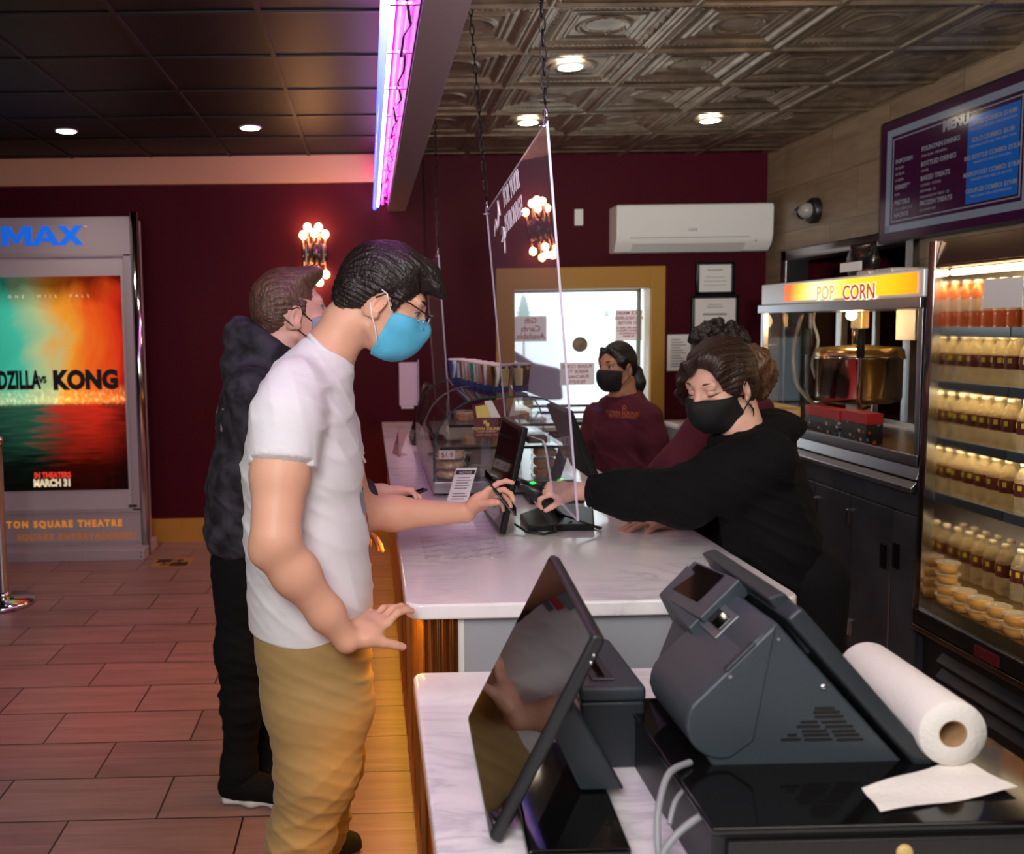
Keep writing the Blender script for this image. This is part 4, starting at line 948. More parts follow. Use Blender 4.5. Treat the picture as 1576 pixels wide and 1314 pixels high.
put('countertop', rslab(XL0, .35, XC1 - .02, YLF, ZLO - TH, ZLO, .03, {(0, 1)}), 'marble', t, .008, 3)
put('counter_body', M().box(XL0 + .13, .38, 0, XC1 - .06, YLF - .04, ZLO - TH), mat('low_carcass', S(112, 104, 108), .5), t)
put('fringe', M().box(XL0 + .11, .38, 0.02, XL0 + .125, YLF - .04, ZLO - TH), fr, t)
put('led_strip', M().box(XL0 + .02, .45, ZLO - TH - .008, XL0 + .035, YLF - .05, ZLO - TH - .0005), amb, t)
light('low_counter_amber', 'AREA', (XL0 + .016, 1.25, ZLO - TH - .012), 4, (1, .47, .03), .02, 1.5)
# ================================================================ HANGING ACRYLIC SHEETS
def hang_sheet(nt_, nb, ft, fb, label, notch, chain_to, texts=False):
    """sheet from near-top, near-bottom, far-top, far-bottom corners; s runs near->far, q runs bottom->top"""
    nt_, nb, ft, fb = map(Vector, (nt_, nb, ft, fb))
    def pt(s, q): return (nb.lerp(fb, s)).lerp(nt_.lerp(ft, s), q)
    nrm = (ft - nt_).cross(nb - nt_).normalized()
    if nrm.x > 0: nrm = -nrm                    # towards the customers
    th = .0065
    if notch:
        s0, s1, qn, rr = notch
        out = [(0, 0), (s0 - .01, .03)]
        out += [(s0 + .01, .045)]
        out += [(s0 + .045, qn * .8), (s0 + .06, qn * .95), (s0 + .085, qn), (s1 - .06, qn), (s1 - .025, qn * .93), (s1, qn * .75), (s1, 0)]
        out += [(1, 0), (1, 1), (0, 1)]
    else: out = [(0, 0), (1, 0), (1, 1), (0, 1)]
    poly = [pt(*q) for q in out]; n = len(poly)
    t = thing('acrylic_sheet', label, 'safety screen', tuple(pt(.5, 1)), 'hanging acrylic screens')
    m = M(); m.add(poly + [p - nrm * th for p in poly], [tuple(range(n)), tuple(range(n, 2 * n))[::-1]]); m.m = 1
    m.add(poly + [p - nrm * th for p in poly], [(i, (i + 1) % n, n + (i + 1) % n, n + i) for i in range(n)])
    put('sheet', m, ['plexi', 'plexi_edge'], t)
    for s, tgt in ((.004, chain_to[0]), (.985, chain_to[1])):
        p = pt(s, 1); h = p + Vector((0, 0, .025))
        ring = [p + Vector((.0, .018 * math.cos(k * PI / 6), -.012 + .026 + .022 * math.sin(k * PI / 6))) for k in range(13)]
        put('hook', M().tube(ring, .003, 8).tube([p + Vector((.012, 0, -.012)), p + Vector((-.016, 0, -.012))], .003, 8), 'chrome', t)
        c = put_chain(h + Vector((0, 0, .02)), Vector(tgt), t)
    if texts:
        xd = (pt(0, .5) - pt(1, .5)).normalized(); up = (pt(.5, 1) - pt(.5, 0)).normalized(); fm = mat('frosted_print', S(226, 214, 226), .7)
        def tx(s, sc, q, sz, wide=1., name='lettering'): text(name, s, sz, pt(sc, q) + nrm * .001, xd, up, fm, t, 'LEFT', .001, .0004, wide)
        tx('FOR YOUR', .635, .935, .086, .76); tx('PATRONAGE!', .645, .855, .086, .66)
        # flourish of script to the left of the words
        def curve(pts, w): return M().tube([pt(a, b) + nrm * .001 for a, b in pts], w, 6)
        sh_ = lambda L: [(.755 + (a - .82) * 1.25, .80 + (b - .5) / .42 * .18) for a, b in L]
        put('script_flourish', curve(sh_([(.90, .70), (.885, .76), (.86, .81), (.845, .76), (.86, .72), (.83, .75), (.81, .83), (.805, .92), (.80, .86), (.79, .80)]), .003), fm, t)
        put('script_flourish', curve(sh_([(.80, .66), (.775, .70), (.75, .68), (.765, .63), (.80, .60), (.77, .585), (.74, .62), (.745, .66), (.76, .55), (.765, .50)]), .003), fm, t)
    return pt, nrm, t
def put_chain(a, b, parent):
    """link chain from a up to b, one part"""
    L_ = (b - a).length; n = max(3, int(L_ / .036)); d = (b - a).normalized()
    sx = d.cross(Vector((0, 1, 0))).normalized(); sy = d.cross(sx)
    m = M()
    for i in range(n):
        c = a.lerp(b, (i + .5) / n); w = sx if i % 2 else sy; hl = L_ / n * .60; hw = .0085
        loop = [c + d * hl * math.cos(k * PI / 6) + w * hw * math.sin(k * PI / 6) for k in range(13)]
        m.tube(loop, .0024, 5, caps=False)
    return put('chain', m, mat('chain_black', S(28, 26, 28), .35, metal=.8) if 'chain_black' not in bpy.data.materials else bpy.data.materials['chain_black'], parent, weld=False)
pnt = P(840, 186, y=2.32); pnb = P(888, 802, y=2.40)
pft = P(748, 326, y=3.5); pfb = pnb + (pft - pnt)
SHEET = hang_sheet(pnt, pnb, pft, pfb, 'tall clear acrylic sheet hung on two black chains, printed FOR YOUR PATRONAGE, nearest the camera', (.27, .93, .19, .04), ((pnt.x - .03, pnt.y, ZT), (pft.x - .058, pft.y, ZT)), True)
bt = P(674, 392, y=5.3); bf = P(655, 412, z=bt.z); zb2 = 1.03
hang_sheet(bt, (bt.x + .06, bt.y, zb2), bf, (bf.x + .06, bf.y, zb2), 'smaller-looking clear acrylic sheet hung near the back wall beyond the bakery case', None, ((bt.x - .01, bt.y, ZT), (bf.x - .01, bf.y, ZT)))
# ================================================================ BAKERY CASE
BY0, BY1 = 3.62, 4.97
def bakery_case():
    x0, x1 = P(667, 760, y=BY0).x, P(886, 700, y=BY0).x
    zb_, zt_ = ZU + .012, P(760, 610, y=BY0).z
    t = thing('bakery_case', 'curved glass bakery display case full of wrapped pastries on the marble counter', 'display case', ((x0 + x1) / 2, (BY0 + BY1) / 2, ZU))
    hb = .05; R1 = .235; R2 = .20
    def arch(off=0.):
        pts = [(x0 + off, zb_ + hb)]
        cz = zt_ - R1
        pts += [(x0 + R1 - (R1 - off) * math.cos(k * PI / 20), cz + (R1 - off) * math.sin(k * PI / 20)) for k in range(11)]
        cz = zt_ - R2
        pts += [(x1 - R2 + (R2 - off) * math.sin(k * PI / 20), cz + (R2 - off) * math.cos(k * PI / 20)) for k in range(11)]
        pts.append((x1 - off, zb_ + hb)); return pts
    a, b = arch(), arch(.006); n = len(a)
    def band(y0, y1):
        m = M(); m.sheet([[(p, y0, q) for p, q in a], [(p, y1, q) for p, q in a]]); return m
    put('curved_glass', M().sheet([[(p, y, q) for p, q in a] for y in (BY0, 4.285)]), 'clear', t)
    put('curved_glass', M().sheet([[(p, y, q) for p, q in a] for y in (4.295, BY1)]), 'clear', t)
    for y in (BY0, 4.29, BY1):
        m = M().add([(p, y - .006, q) for p, q in a] + [(p, y - .006, q) for p, q in b] + [(p, y + .006, q) for p, q in a] + [(p, y + .006, q) for p, q in b],
                    [(i, i + 1, n + i + 1, n + i) for i in range(n - 1)] + [(2 * n + i, 2 * n + i + 1, 3 * n + i + 1, 3 * n + i) for i in range(n - 1)] + [(n + i, n + i + 1, 3 * n + i + 1, 3 * n + i) for i in range(n - 1)] + [(i, i + 1, 2 * n + i + 1, 2 * n + i) for i in range(n - 1)])
        put('glass_rib', m, 'glass_edge' if y != 4.29 else 'steel', t)
    put('end_glass', M().add([(p, BY0 + .008, q) for p, q in b], [tuple(range(n))]), 'clear', t)
    put('end_glass', M().add([(p, BY1 - .008, q) for p, q in b], [tuple(range(n))]), 'clear', t)
    put('base', M().box(x0, BY0 - .004, zb_, x1, BY1 + .004, zb_ + hb), 'steel', t, .004)
    for x in (x0 + .06, x1 - .06):
        for y in (BY0 + .05, BY1 - .05): put('foot', M().lathe([(0, 0), (.018, 0), (.02, .013), (0, .013)], (x, y, ZU), 14), 'rubber', t)
    zs = [zb_ + .19, zb_ + .285]
    put('shelf', M().box(x0 + .03, BY0 + .03, zs[0] - .006, x1 - .03, BY1 - .03, zs[0]), 'clear', t)
    put('shelf', M().box(x0 + .07, BY0 + .03, zs[1] - .006, x1 - .06, BY1 - .03, zs[1]), 'clear', t)
    for z, ins in zip(zs, (.03, .07)):
        put('shelf_rail', M().box(x0 + ins, BY0 + .022, z - .008, x1 - ins, BY0 + .03, z + .003), mat('rail_dark', S(40, 44, 44), .3, metal=.5), t)
    return x0, x1, zb_ + hb, zt_, zs
bx0, bx1, bz0, bz1, bzs = bakery_case()
wrap = glass('plastic_wrap', (1, 1, 1, 1), 1.5, .12, .12, (.9, .9, .9, 1))
def crumb(name, c1, c2): return mat(name, c1, .85, var=(60, c2, .35, .65, (1, 1, 1)), bump=(120, .5, (1, 1, 1)))
oat = crumb('oat_bake', S(206, 170, 126), S(166, 122, 78)); choc = crumb('brownie', S(74, 46, 34), S(48, 28, 22)); gold = crumb('golden_bake', S(196, 140, 78), S(150, 92, 44))
def wrapped(loc, kind, label, grp):
    """one baked good in its film bag"""
    x, y, z = loc
    t = thing('wrapped_pastry', label, 'pastry', (x, y, z), grp)
    if kind == 'round':
        rows = []
        for i, (r, h) in enumerate(((0, 0), (.048, .0), (.058, .008), (.060, .018), (.054, .030), (.03, .036), (0, .037))):
            rows.append([(x + r * math.cos(j * PI / 10) * (1 + .05 * math.sin(j * 2.3 + i)), y + r * math.sin(j * PI / 10) * (1 + .05 * math.cos(j * 1.7 + i)), z + .002 + h) for j in range(21)])
        put('oat_round', M().sheet(rows), oat, t)
        rows = [[(x + r * math.cos(j * PI / 10) * (1 + .07 * math.sin(j * 3.1 + i * 2)), y + r * math.sin(j * PI / 10) * (1 + .07 * math.cos(j * 2.7 + i)), z + h) for j in range(21)] for i, (r, h) in enumerate(((0, .0), (.058, .0), (.067, .018), (.057, .036), (0, .041)))]
        put('film_wrap', M().sheet(rows), wrap, t)
    else:
        c = {'brownie': choc, 'gold': gold}[kind]
        put('slice', M().box(x - .045, y - .04, z + .002, x + .045, y + .04, z + .034), c, t, .008, 3)
        rows = [[(x + .058 * math.cos(j * PI / 8) * (1 + .1 * math.sin(j * 3 + i)), y + .054 * math.sin(j * PI / 8) * (1 + .1 * math.cos(j * 2 + i)), z + h) for j in range(17)] for i, h in enumerate((.0, .015, .034, .042))]
        m = M().sheet(rows); m.add(rows[-1][:16], [tuple(range(16))])
        put('film_wrap', m, wrap, t)
    return t
gp = 'wrapped pastries in the bakery case'
for k in range(3): wrapped((bx0 + .082, BY0 + .09, bz0 + .0005 + k * .0415), 'round', 'film wrapped oat round, %s of the stack in the glass case' % ['lowest', 'middle', 'topmost'][k], gp)
wr = [('brownie', bx0 + .22, BY0 + .14, bz0, 'dark brownie slice in film on the case floor, left of centre'), ('brownie', bx0 + .34, BY0 + .16, bz0, 'dark brownie slice in film on the case floor, centre'), ('gold', bx1 - .11, BY0 + .10, bz0, 'golden slice in film on the case floor at the clerk side'), ('gold', bx1 - .11, BY0 + .10, bz0 + .043, 'golden slice in film, second on the clerk side stack'), ('gold', bx1 - .11, BY0 + .10, bz0 + .086, 'golden slice in film, third on the clerk side stack'),
      ('gold', bx0 + .19, BY0 + .13, bzs[0], 'golden slice in film on the middle shelf, left'), ('gold', bx0 + .30, BY0 + .14, bzs[0], 'golden slice in film on the middle shelf, behind the brown card box'), ('brownie', bx0 + .46, BY0 + .14, bzs[0], 'dark slice in film on the middle shelf, right'),
      ('gold', bx0 + .17, BY0 + .22, bzs[1], 'golden slice in film on the top shelf, left'), ('gold', bx0 + .285, BY0 + .22, bzs[1], 'golden slice in film on the top shelf, centre'), ('gold', bx0 + .40, BY0 + .24, bzs[1], 'golden slice in film on the top shelf, right'),
      ('brownie', bx0 + .17, BY0 + .55, bz0, 'dark brownie slice deep in the case'), ('gold', bx0 + .17, BY0 + .85, bz0, 'golden slice deepest in the case')]
for kind, x, y, z, lb in wr: wrapped((x, y, z + .0005), kind, lb, gp)
# price ticket hanging on the shelf rail
p = P(688, 682, y=BY0 + .012)
t = thing('price_ticket', 'small pale price ticket on the shelf rail inside the bakery case', 'price ticket', tuple(p))
put('card', M().box(p.x - .034, BY0 + .015, bzs[0] - .046, p.x + .034, BY0 + .018, bzs[0] - .009), mat('ticket_pink', S(214, 196, 190), .6), t)
text('lettering', '$1.9', .03, (p.x, BY0 + .0145, bzs[0] - .038), (1, 0, 0), (0, 0, 1), 'black_text', t)
# gift card holder standing in front of the case
def card_box():
    y = BY0 - .10; a = P(729, 643, y=y); b = P(766, 674, y=y)
    zf = b.z
    t = thing('gift_card_holder', 'maroon gift card holder with gold lettering and a yellow card, hung before the bakery case', 'card holder', ((a.x + b.x) / 2, y, zf))
    mb = mat('holder_maroon', S(94, 40, 42), .45); yl = mat('card_yellow', S(222, 202, 108), .5)
    put('front_panel', M().box(a.x, y, b.z, b.x, y + .003, a.z), mb, t)
    put('side_panel', M().prism([(b.x + .002, y, b.z), (b.x + .038, y + .05, b.z - .02), (b.x + .038, y + .05, a.z - .01), (b.x + .002, y, a.z)], (0, .003, 0)), mb, t)
    put('back_panel', M().prism([(a.x + .002, y + .004, a.z - .005), (b.x + .036, y + .052, a.z - .005), (b.x + .05, y + .07, a.z + .075), (a.x - .004, y + .02, a.z + .05)], (0, .003, 0)), mb, t)
    put('gift_card', M().prism([(a.x + .014, y + .006, a.z), (a.x + .074, y + .012, a.z - .004), (a.x + .055, y + .012, a.z + .052), (a.x + .008, y + .008, a.z + .046)], (0, .002, 0)), yl, t)
    put('white_card', M().prism([(a.x + .066, y + .014, a.z + .0), (a.x + .118, y + .03, a.z - .01), (a.x + .078, y + .03, a.z + .068), (a.x + .046, y + .016, a.z + .066)], (0, .002, 0)), 'paper', t)
    put('stem', M().box((a.x + b.x) / 2 - .02, y + .004, ZU + .0005, (a.x + b.x) / 2 + .02, y + .012, b.z), 'plexi', t)
    put('stem_foot', M().box((a.x + b.x) / 2 - .05, y - .03, ZU, (a.x + b.x) / 2 + .05, y + .06, ZU + .004), 'plexi', t)
    cx = (a.x + b.x) / 2 + .004; w = b.x - a.x; h = a.z - b.z
    m = M()
    for dx, dz in ((-.009, .004), (.001, -.006)): m.box(cx + dx - .004, y - .0012, b.z + h * .70 + dz - .004, cx + dx + .010, y, b.z + h * .70 + dz + .010)
    put('emblem', m, 'gold_text', t)
    text('lettering', 'TOWN SQUARE', .0165, (cx, y - .0006, b.z + h * .40), (1, 0, 0), (0, 0, 1), 'gold_text', t, bold=.0004)
    text('lettering', 'ENTERTAINMENT', .010, (cx, y - .0006, b.z + h * .28), (1, 0, 0), (0, 0, 1), 'gold_text', t)
    text('lettering', 'MOVIES - DINING - FUN', .008, (cx, y - .0006, b.z + h * .14), (1, 0, 0), (0, 0, 1), 'gold_text', t)
card_box()
# slanted notice leaning against the case
y = BY0 - .13
a, b, c, d = P(703, 720, y=y + .03), P(728, 722, y=y + .03), P(712, 776, y=y - .05), P(686, 774, y=y - .05)
lo = ZU + .001; c.z = lo; d.z = lo; a.z = b.z = lo + .135; a.x -= .002
b.x = a.x + .085; c.x = d.x + .085
t = thing('counter_notice', 'small upright paper notice with a dark heading leaning on the bakery case', 'paper notice', tuple(d))
put('sheet', M().prism([d, c, b, a], (0, .002, 0)), 'paper', t)
nx = (c - d).normalized(); nu = (a - d).normalized(); nn = nx.cross(nu)
if nn.y > 0: nn = -nn
def nq(m, f0, g0, f1, g1, e=.0006):
    q = [d + (c - d) * f + (a - d) * g + nn * e for f, g in ((f0, g0), (f1, g0), (f1, g1), (f0, g1))]; return m.quad(*q)
put('heading_band', nq(M(), .04, .82, .96, .94), 'black_text', t)
text('lettering', 'NOTICE', .014, d + (c - d) * .5 + (a - d) * .845 + nn * .001, nx, nu, 'paper', t)
m = M()
for k in range(9):
    if k == 5: continue
    nq(m, .18, .72 - k * .072, .78 + .1 * (k % 2), .745 - k * .072)
put('print', m, 'grey_text', t)
# ice cream cups along the top of the case
def cup_mat(name, base, sw, panel, foot):
    m = mat(name, base, .4); nt = m.node_tree; b = nt.nodes['Principled BSDF']; L = nt.links
    tc = nt.nodes.new('ShaderNodeTexCoord'); w = nt.nodes.new('ShaderNodeTexWave'); w.inputs['Scale'].default_value = 8; w.inputs['Distortion'].default_value = 5; w.inputs['Detail'].default_value = 1
    L.new(tc.outputs['Object'], w.inputs['Vector'])
    r = nt.nodes.new('ShaderNodeValToRGB'); r.color_ramp.interpolation = 'CONSTANT'; cr = r.color_ramp; cr.elements[0].color = base; cr.elements[1].position = .72; cr.elements[1].color = S(236, 228, 224)
    e_ = cr.elements.new(.38); e_.color = sw; e_ = cr.elements.new(.56); e_.color = S(30, 22, 30)
    L.new(w.outputs[0], r.inputs[0])
    sp = nt.nodes.new('ShaderNodeSeparateXYZ'); L.new(tc.outputs['Object'], sp.inputs[0])
    lt = nt.nodes.new('ShaderNodeMath'); lt.operation = 'LESS_THAN'; lt.inputs[1].default_value = .026; L.new(sp.outputs['Z'], lt.inputs[0])
    mx = nt.nodes.new('ShaderNodeMix'); mx.data_type = 'RGBA'; mx.inputs[7].default_value = foot; L.new(lt.outputs[0], mx.inputs[0]); L.new(r.outputs[0], mx.inputs[6]); L.new(mx.outputs[2], b.inputs['Base Color'])
    return m
ft_ = S(40, 100, 190)
cms = [('blue', cup_mat('cup_blue', S(40, 90, 180), S(110, 160, 220), None, ft_), S(206, 202, 226)), ('brown', cup_mat('cup_brown', S(150, 100, 60), S(190, 150, 100), None, ft_), S(216, 190, 180)),
       ('teal', cup_mat('cup_teal', S(40, 160, 130), S(90, 200, 170), None, ft_), S(200, 220, 210)), ('pink', cup_mat('cup_pink', S(200, 150, 150), S(216, 180, 180), None, ft_), S(220, 196, 196)), ('gold', cup_mat('cup_gold', S(70, 40, 26), S(210, 170, 80), None, ft_), S(230, 212, 140))]
def ice_cup(k, loc, rz, label):
    n_, cmx, pc = cms[k]
    t = thing('ice_cream_cup', label, 'paper cup', (0, 0, 0), 'paper ice cream cups on the bakery case')
    h = .118; r0, r1 = .034, .046
    put('cup_body', M().lathe([(0, .004), (r0 - .003, .004), (r0, 0), (r1, h)], (0, 0, 0), 26), cmx, t)
    put('rim', M().lathe([(r1 - .004, h - .002), (r1 + .002, h - .002), (r1 + .003, h + .004), (r1 - .001, h + .007), (r1 - .004, h + .004)], (0, 0, 0), 26), mat('cup_rim', S(226, 206, 206), .5) if 'cup_rim' not in bpy.data.materials else bpy.data.materials['cup_rim'], t)
    put('cup_lining', M().lathe([(r1 - .002, h), (r0 - .002, .01), (0, .01)], (0, 0, 0), 26), 'paper', t)
    m = M(); rows = []
    for z in (.028, .105):
        rr = r0 + (r1 - r0) * z / h + .0006
        rows.append([(rr * math.cos(-1.55 + j * .16), rr * math.sin(-1.55 + j * .16), z) for j in range(7)])
    pn = put('nutrition_panel', m.sheet(rows), mat('panel_' + n_, pc, .5) if 'panel_' + n_ not in bpy.data.materials else bpy.data.materials['panel_' + n_], t)
    m = M()
    for q in range(9):
        z = .095 - q * .0075; rr = r0 + (r1 - r0) * z / h + .0010
        m.sheet([[(rr * math.cos(-1.5 + j * .14), rr * math.sin(-1.5 + j * .14), zz_) for j in range(6)] for zz_ in (z, z + .002)])
    put('print', m, 'grey_text', pn)
    t.location = loc; t.rotation_euler = (0, 0, rz); return t
cl = [(0, 704, 4.55, -.1, 'blue and white paper ice cream cup, farthest in the row on the bakery case'), (1, 720, 4.44, 2.0, 'brown swirled paper cup, second from the far end of the row'), (3, 727, 4.32, 1.7, 'pale pink paper cup, third from the far end of the row'), (2, 736, 4.20, 2.2, 'teal swirled paper cup in the middle of the row'), (3, 746, 4.08, 2.5, 'pale pink paper cup next to the teal one, on its near side'), (1, 755, 3.97, 1.9, 'brown swirled paper cup, second from the near end of the row'), (4, 771, 3.85, -.15, 'dark brown and yellow paper cup, nearest of the row on the bakery case'), (4, 801, 3.90, -.9, 'yellow and grey paper cup standing right of the row, seen through the acrylic sheet')]
for k, u, y, rz, lb in cl: ice_cup(k, (P(u, 590, y=y).x, y, bz1 + .0005), rz, lb)
# ================================================================ TERMINALS ON THE SERVICE COUNTER
def panel(nt_, nb, ft, th, back):
    """thin slab from near-top, near-bottom and far-top corners, thickness th towards back"""
    nt_, nb, ft = map(Vector, (nt_, nb, ft)); fb = nb + (ft - nt_)
    n = (ft - nt_).cross(nb - nt_).normalized(); 
    if n.dot(Vector(back)) < 0: n = -n
    return [nt_, nb, fb, ft], n
def slab(poly, n, th): return M().prism(poly, n * th)
def inset(poly, f, g, e):
    a, b, c, d = poly; u = (d - a); v = (b - a)
    return [a + u * f + v * g - e, a + u * f + v * (1 - g) - e, a + u * (1 - f) + v * (1 - g) - e, a + u * (1 - f) + v * g - e]
def screen_terminal(name, label, nt_, nb, ft, th, back, base_poly, base_h, parts=()):
    nb = Vector(nb); nb.z = max(nb.z, base_poly[0][2] + .008)
    pol, n = panel(nt_, nb, ft, th, back)
    c = sum(pol, Vector()) / 4
    t = thing(name, label, 'register screen', (c.x, c.y, base_poly[0][2]))
    put('housing', slab(pol, n, th), 'black', t, .006, 3)
    put('display', M().add(inset(pol, .035, .045, n * .0008), [(0, 1, 2, 3)]), 'gloss_black', t)
    put('base', M().prism(base_poly, (0, 0, base_h)), 'black', t, .006, 3)
    bx = sum((Vector(q) for q in base_poly), Vector()) / len(base_poly)
    top = c + n * th - Vector((0, 0, .02))
    dv = (top - bx); dy = Vector((0, .045, 0)); w = n * .03
    put('stand_arm', M().prism([bx + Vector((0, -.045, base_h)) , bx + Vector((0, .045, base_h)), top + dy, top - dy], w), 'black', t, .004)
    return t, pol, n
z0 = ZU + .0005
nt_, nb = P(804, 657, y=2.88), P(769, 822, y=2.88); nb.z = max(nb.z, ZU + .004); ftp = P(771, 634, y=3.25); ftp.z = nt_.z; ftp.x = nt_.x - .01
bp = [P(812, 818, z=z0), P(915, 817, z=z0), P(913, 790, z=z0), P(850, 782, z=z0), P(800, 800, z=z0)]
screen_terminal('customer_screen', 'black customer facing register screen on the marble counter beside the raised phone', nt_, nb, ftp, .022, (1, 0, -.3), [tuple(q) for q in bp], .024)
nt2, nb2 = P(881, 630, y=3.12), P(924, 735, y=3.12); ft2 = Vector((nt2.x - .0, 3.46, nt2.z))
t, pol, n = screen_terminal('clerk_screen', 'black clerk side register screen leaning back behind the acrylic sheet', nt2, nb2, ft2, .03, (-1, 0, -.3), [(nb2.x - .2, 3.42, z0), (nb2.x + .02, 3.42, z0), (nb2.x + .02, 3.59, z0), (nb2.x - .2, 3.59, z0)], .03)
# cables behind the register
for k, (pts, lb) in enumerate((([(.66, 3.02, .935), (.70, 2.95, .93), (.78, 2.93, .90), (.80, 2.98, .892), (.74, 3.06, .890)], 'black cable looping out of the register base at the clerk\'s sleeve'), ([(.50, 3.0, .905), (.53, 2.93, .893), (.58, 2.90, .892), (.64, 2.94, .896), (.70, 3.0, .91)], 'black cable lying in front of the customer screen\'s base'))):
    tag(put('cable', M().tube(pts, .004, 8), 'black', None, origin=pts[0], weld=False), lb, 'cable', 'cables of the counter register')
# far register: leaning screen and small sign holder
nt3, nb3 = P(640, 577, y=5.25), P(612, 672, y=5.25); ft3 = Vector((nt3.x + .02, 5.6, nt3.z))
zz_ = ZU + .0005
screen_terminal('register_screen', 'dark leaning register screen at the far end of the counter, beyond the bakery case', P(660, 592, y=5.2), P(634, 692, y=5.2), Vector((P(660, 592, y=5.2).x - .005, 5.55, P(660, 592, y=5.2).z)), .03, (1, 0, -.3), [(.28, 5.22, zz_), (.46, 5.22, zz_), (.46, 5.5, zz_), (.28, 5.5, zz_)], .03)
a, b, c_, d_ = P(604, 697, z=ZU + .002), P(614, 703, z=ZU + .002), None, None
y = a.y
t = thing('sign_holder', 'small clear sign holder with a pink card by the far register screen', 'sign holder', (a.x, a.y, ZU))
tp = [P(613, 660, y=y + .04), P(627, 664, y=y - .02)]
put('card', M().prism([a + Vector((0, 0, .004)), b + Vector((0, 0, .004)), tp[1], tp[0]], (.002, .002, 0)), mat('card_pink', S(176, 136, 138), .5), t)
put('acrylic_back', M().prism([a, b, tp[1] + Vector((0, 0, .006)), tp[0] + Vector((0, 0, .006))], (.006, .004, 0)), 'plexi', t)
put('acrylic_foot', M().prism([a, b, b + Vector((.05, .05, 0)), a + Vector((.05, .05, 0))], (0, 0, .003)), 'plexi', t)
# clear film left lying on the counter
rows = []
o_ = P(700, 850, z=ZU)
for i in range(15):
    rows.append([(o_.x - .10 + i * .018, o_.y - .09 + j * .018, ZU + .0015 + .010 * abs(math.sin(i * 1.3 + j * .8) * math.cos(j * .9 - i * .4)) ) for j in range(17)])
tag(put('plastic_film', M().sheet(rows), glass('crinkled_film', (1, 1, 1, 1), 1.25, .05), None, origin=(o_.x, o_.y, ZU)), 'crinkled clear plastic film lying on the marble counter by the raised phone', 'plastic film')
# ================================================================ FOREGROUND REGISTER ON THE LOW COUNTER
DT = .86                                    # top of the cash drawer
def cash_drawer():
    a = P(962, 1075, z=DT); b = P(1089, 1272, z=DT)
    x0 = a.x; y0, y1 = b.y, a.y; x1 = XC1 - .03
    t = thing('cash_drawer', 'wide glossy black cash drawer under the grey terminal in the foreground', 'cash drawer', ((x0 + x1) / 2, (y0 + y1) / 2, ZLO))
    put('housing', M().box(x0, y0, ZLO + .0005, x1, y1, DT - .012), 'black', t, .004)
    put('top_plate', M().box(x0 - .003, y0 - .006, DT - .012, x1 + .003, y1 + .003, DT), mat('drawer_gloss', S(14, 13, 14), .09, spec=.6), t, .004, 3)
    f = put('drawer_front', M().box(x0 + .02, y0 - .010, ZLO + .012, x1 - .02, y0, DT - .02), mat('drawer_front_black', S(30, 28, 28), .35), t, .003)
    p = P(1393, 1306, y=y0 - .012)
    put('lock', M().lathe([(0, .006), (.009, .006), (.012, .003), (.012, 0)], (p.x, y0 - .010, ZLO + .07), 18, (0, -1, 0)), 'gold_text', f)
    return x0, y0, x1, y1
dx0, dyn, dx1, dyf = cash_drawer()
# tilted customer monitor in front
nt_, nb = P(915, 975, y=1.36), P(752, 1308, y=1.36); ftp = P(884, 850, y=1.72)
ft_true = Vector((nt_.x + .004, 1.72, P(858, 850, y=1.72).z))
nb.z = max(nb.z, ZLO + .012)
bs = [P(803, 1310, z=ZLO + .001), P(1020, 1345, z=ZLO + .001), P(968, 1187, z=ZLO + .001), P(850, 1187, z=ZLO + .001)]
pol, n = panel(nt_, nb, ft_true, .022, (1, 0, -.4))
c = sum(pol, Vector()) / 4
t = thing('foreground_screen', 'large tilted black customer screen on the low counter, reflecting the trousers, in the foreground', 'register screen', (c.x, c.y, ZLO))
put('housing', slab(pol, n, .024), mat('screen_shell', S(34, 35, 37), .4), t, .008, 3)
put('display', M().add(inset(pol, .02, .025, n * .0008), [(0, 1, 2, 3)]), mat('display_gloss', S(6, 6, 7), .03, spec=.9), t)
for dz in (0, .012): put('button', M().ball(nt_ + n * .012 + Vector((-.012 - dz * .4, -.001, -.030 - dz)), .0035, 10), 'chrome', t)
bpt = [(.235, 1.30, ZLO + .001), (.40, 1.30, ZLO + .001), (.42, 1.66, ZLO + .001), (.26, 1.66, ZLO + .001)]
put('base', M().prism(bpt, (0, 0, .028)), 'gloss_black', t, .006, 3)
a, b = P(871, 1083, y=1.47), P(915, 1283, y=1.47)
q0 = [P(843, 1115, y=1.47), P(885, 1085, y=1.47), P(962, 1278, y=1.47), P(893, 1278, y=1.47)]
for q_ in q0: q_.z = max(q_.z, ZLO + .03)
put('stand_arm', M().prism(q0, (0, .11, 0)), 'darkgrey', t, .006, 3)
# receipt printer between the screens
def receipt_printer():
    y0 = 1.60; K = lambda u, v: P(u, v, y=y0)
    x0, x1 = K(893, 1060).x, K(994, 1060).x; zt = K(900, 1058).z; y1 = 1.86
    t = thing('receipt_printer', 'dark grey receipt printer with a slotted lid standing behind the foreground screen', 'printer', ((x0 + x1) / 2, (y0 + y1) / 2, ZLO))
    put('housing', M().box(x0, y0, ZLO + .001, x1, y1, zt - .03), 'darkgrey', t, .008, 3)
    put('lid', M().box(x0 - .002, y0 - .002, zt - .03, x1 + .002, y1, zt), 'charcoal', t, .01, 3)
    s = put('paper_slot', M().box(x0 + .03, y0 + .03, zt, x0 + .075, y1 - .05, zt + .004), mat('slot_frame', S(90, 90, 100), .25, metal=.6), t, .002)
    put('cutter', M().box(x0 + .043, y0 + .04, zt + .004, x0 + .058, y1 - .06, zt + .006), 'gloss_black', s)
receipt_printer()
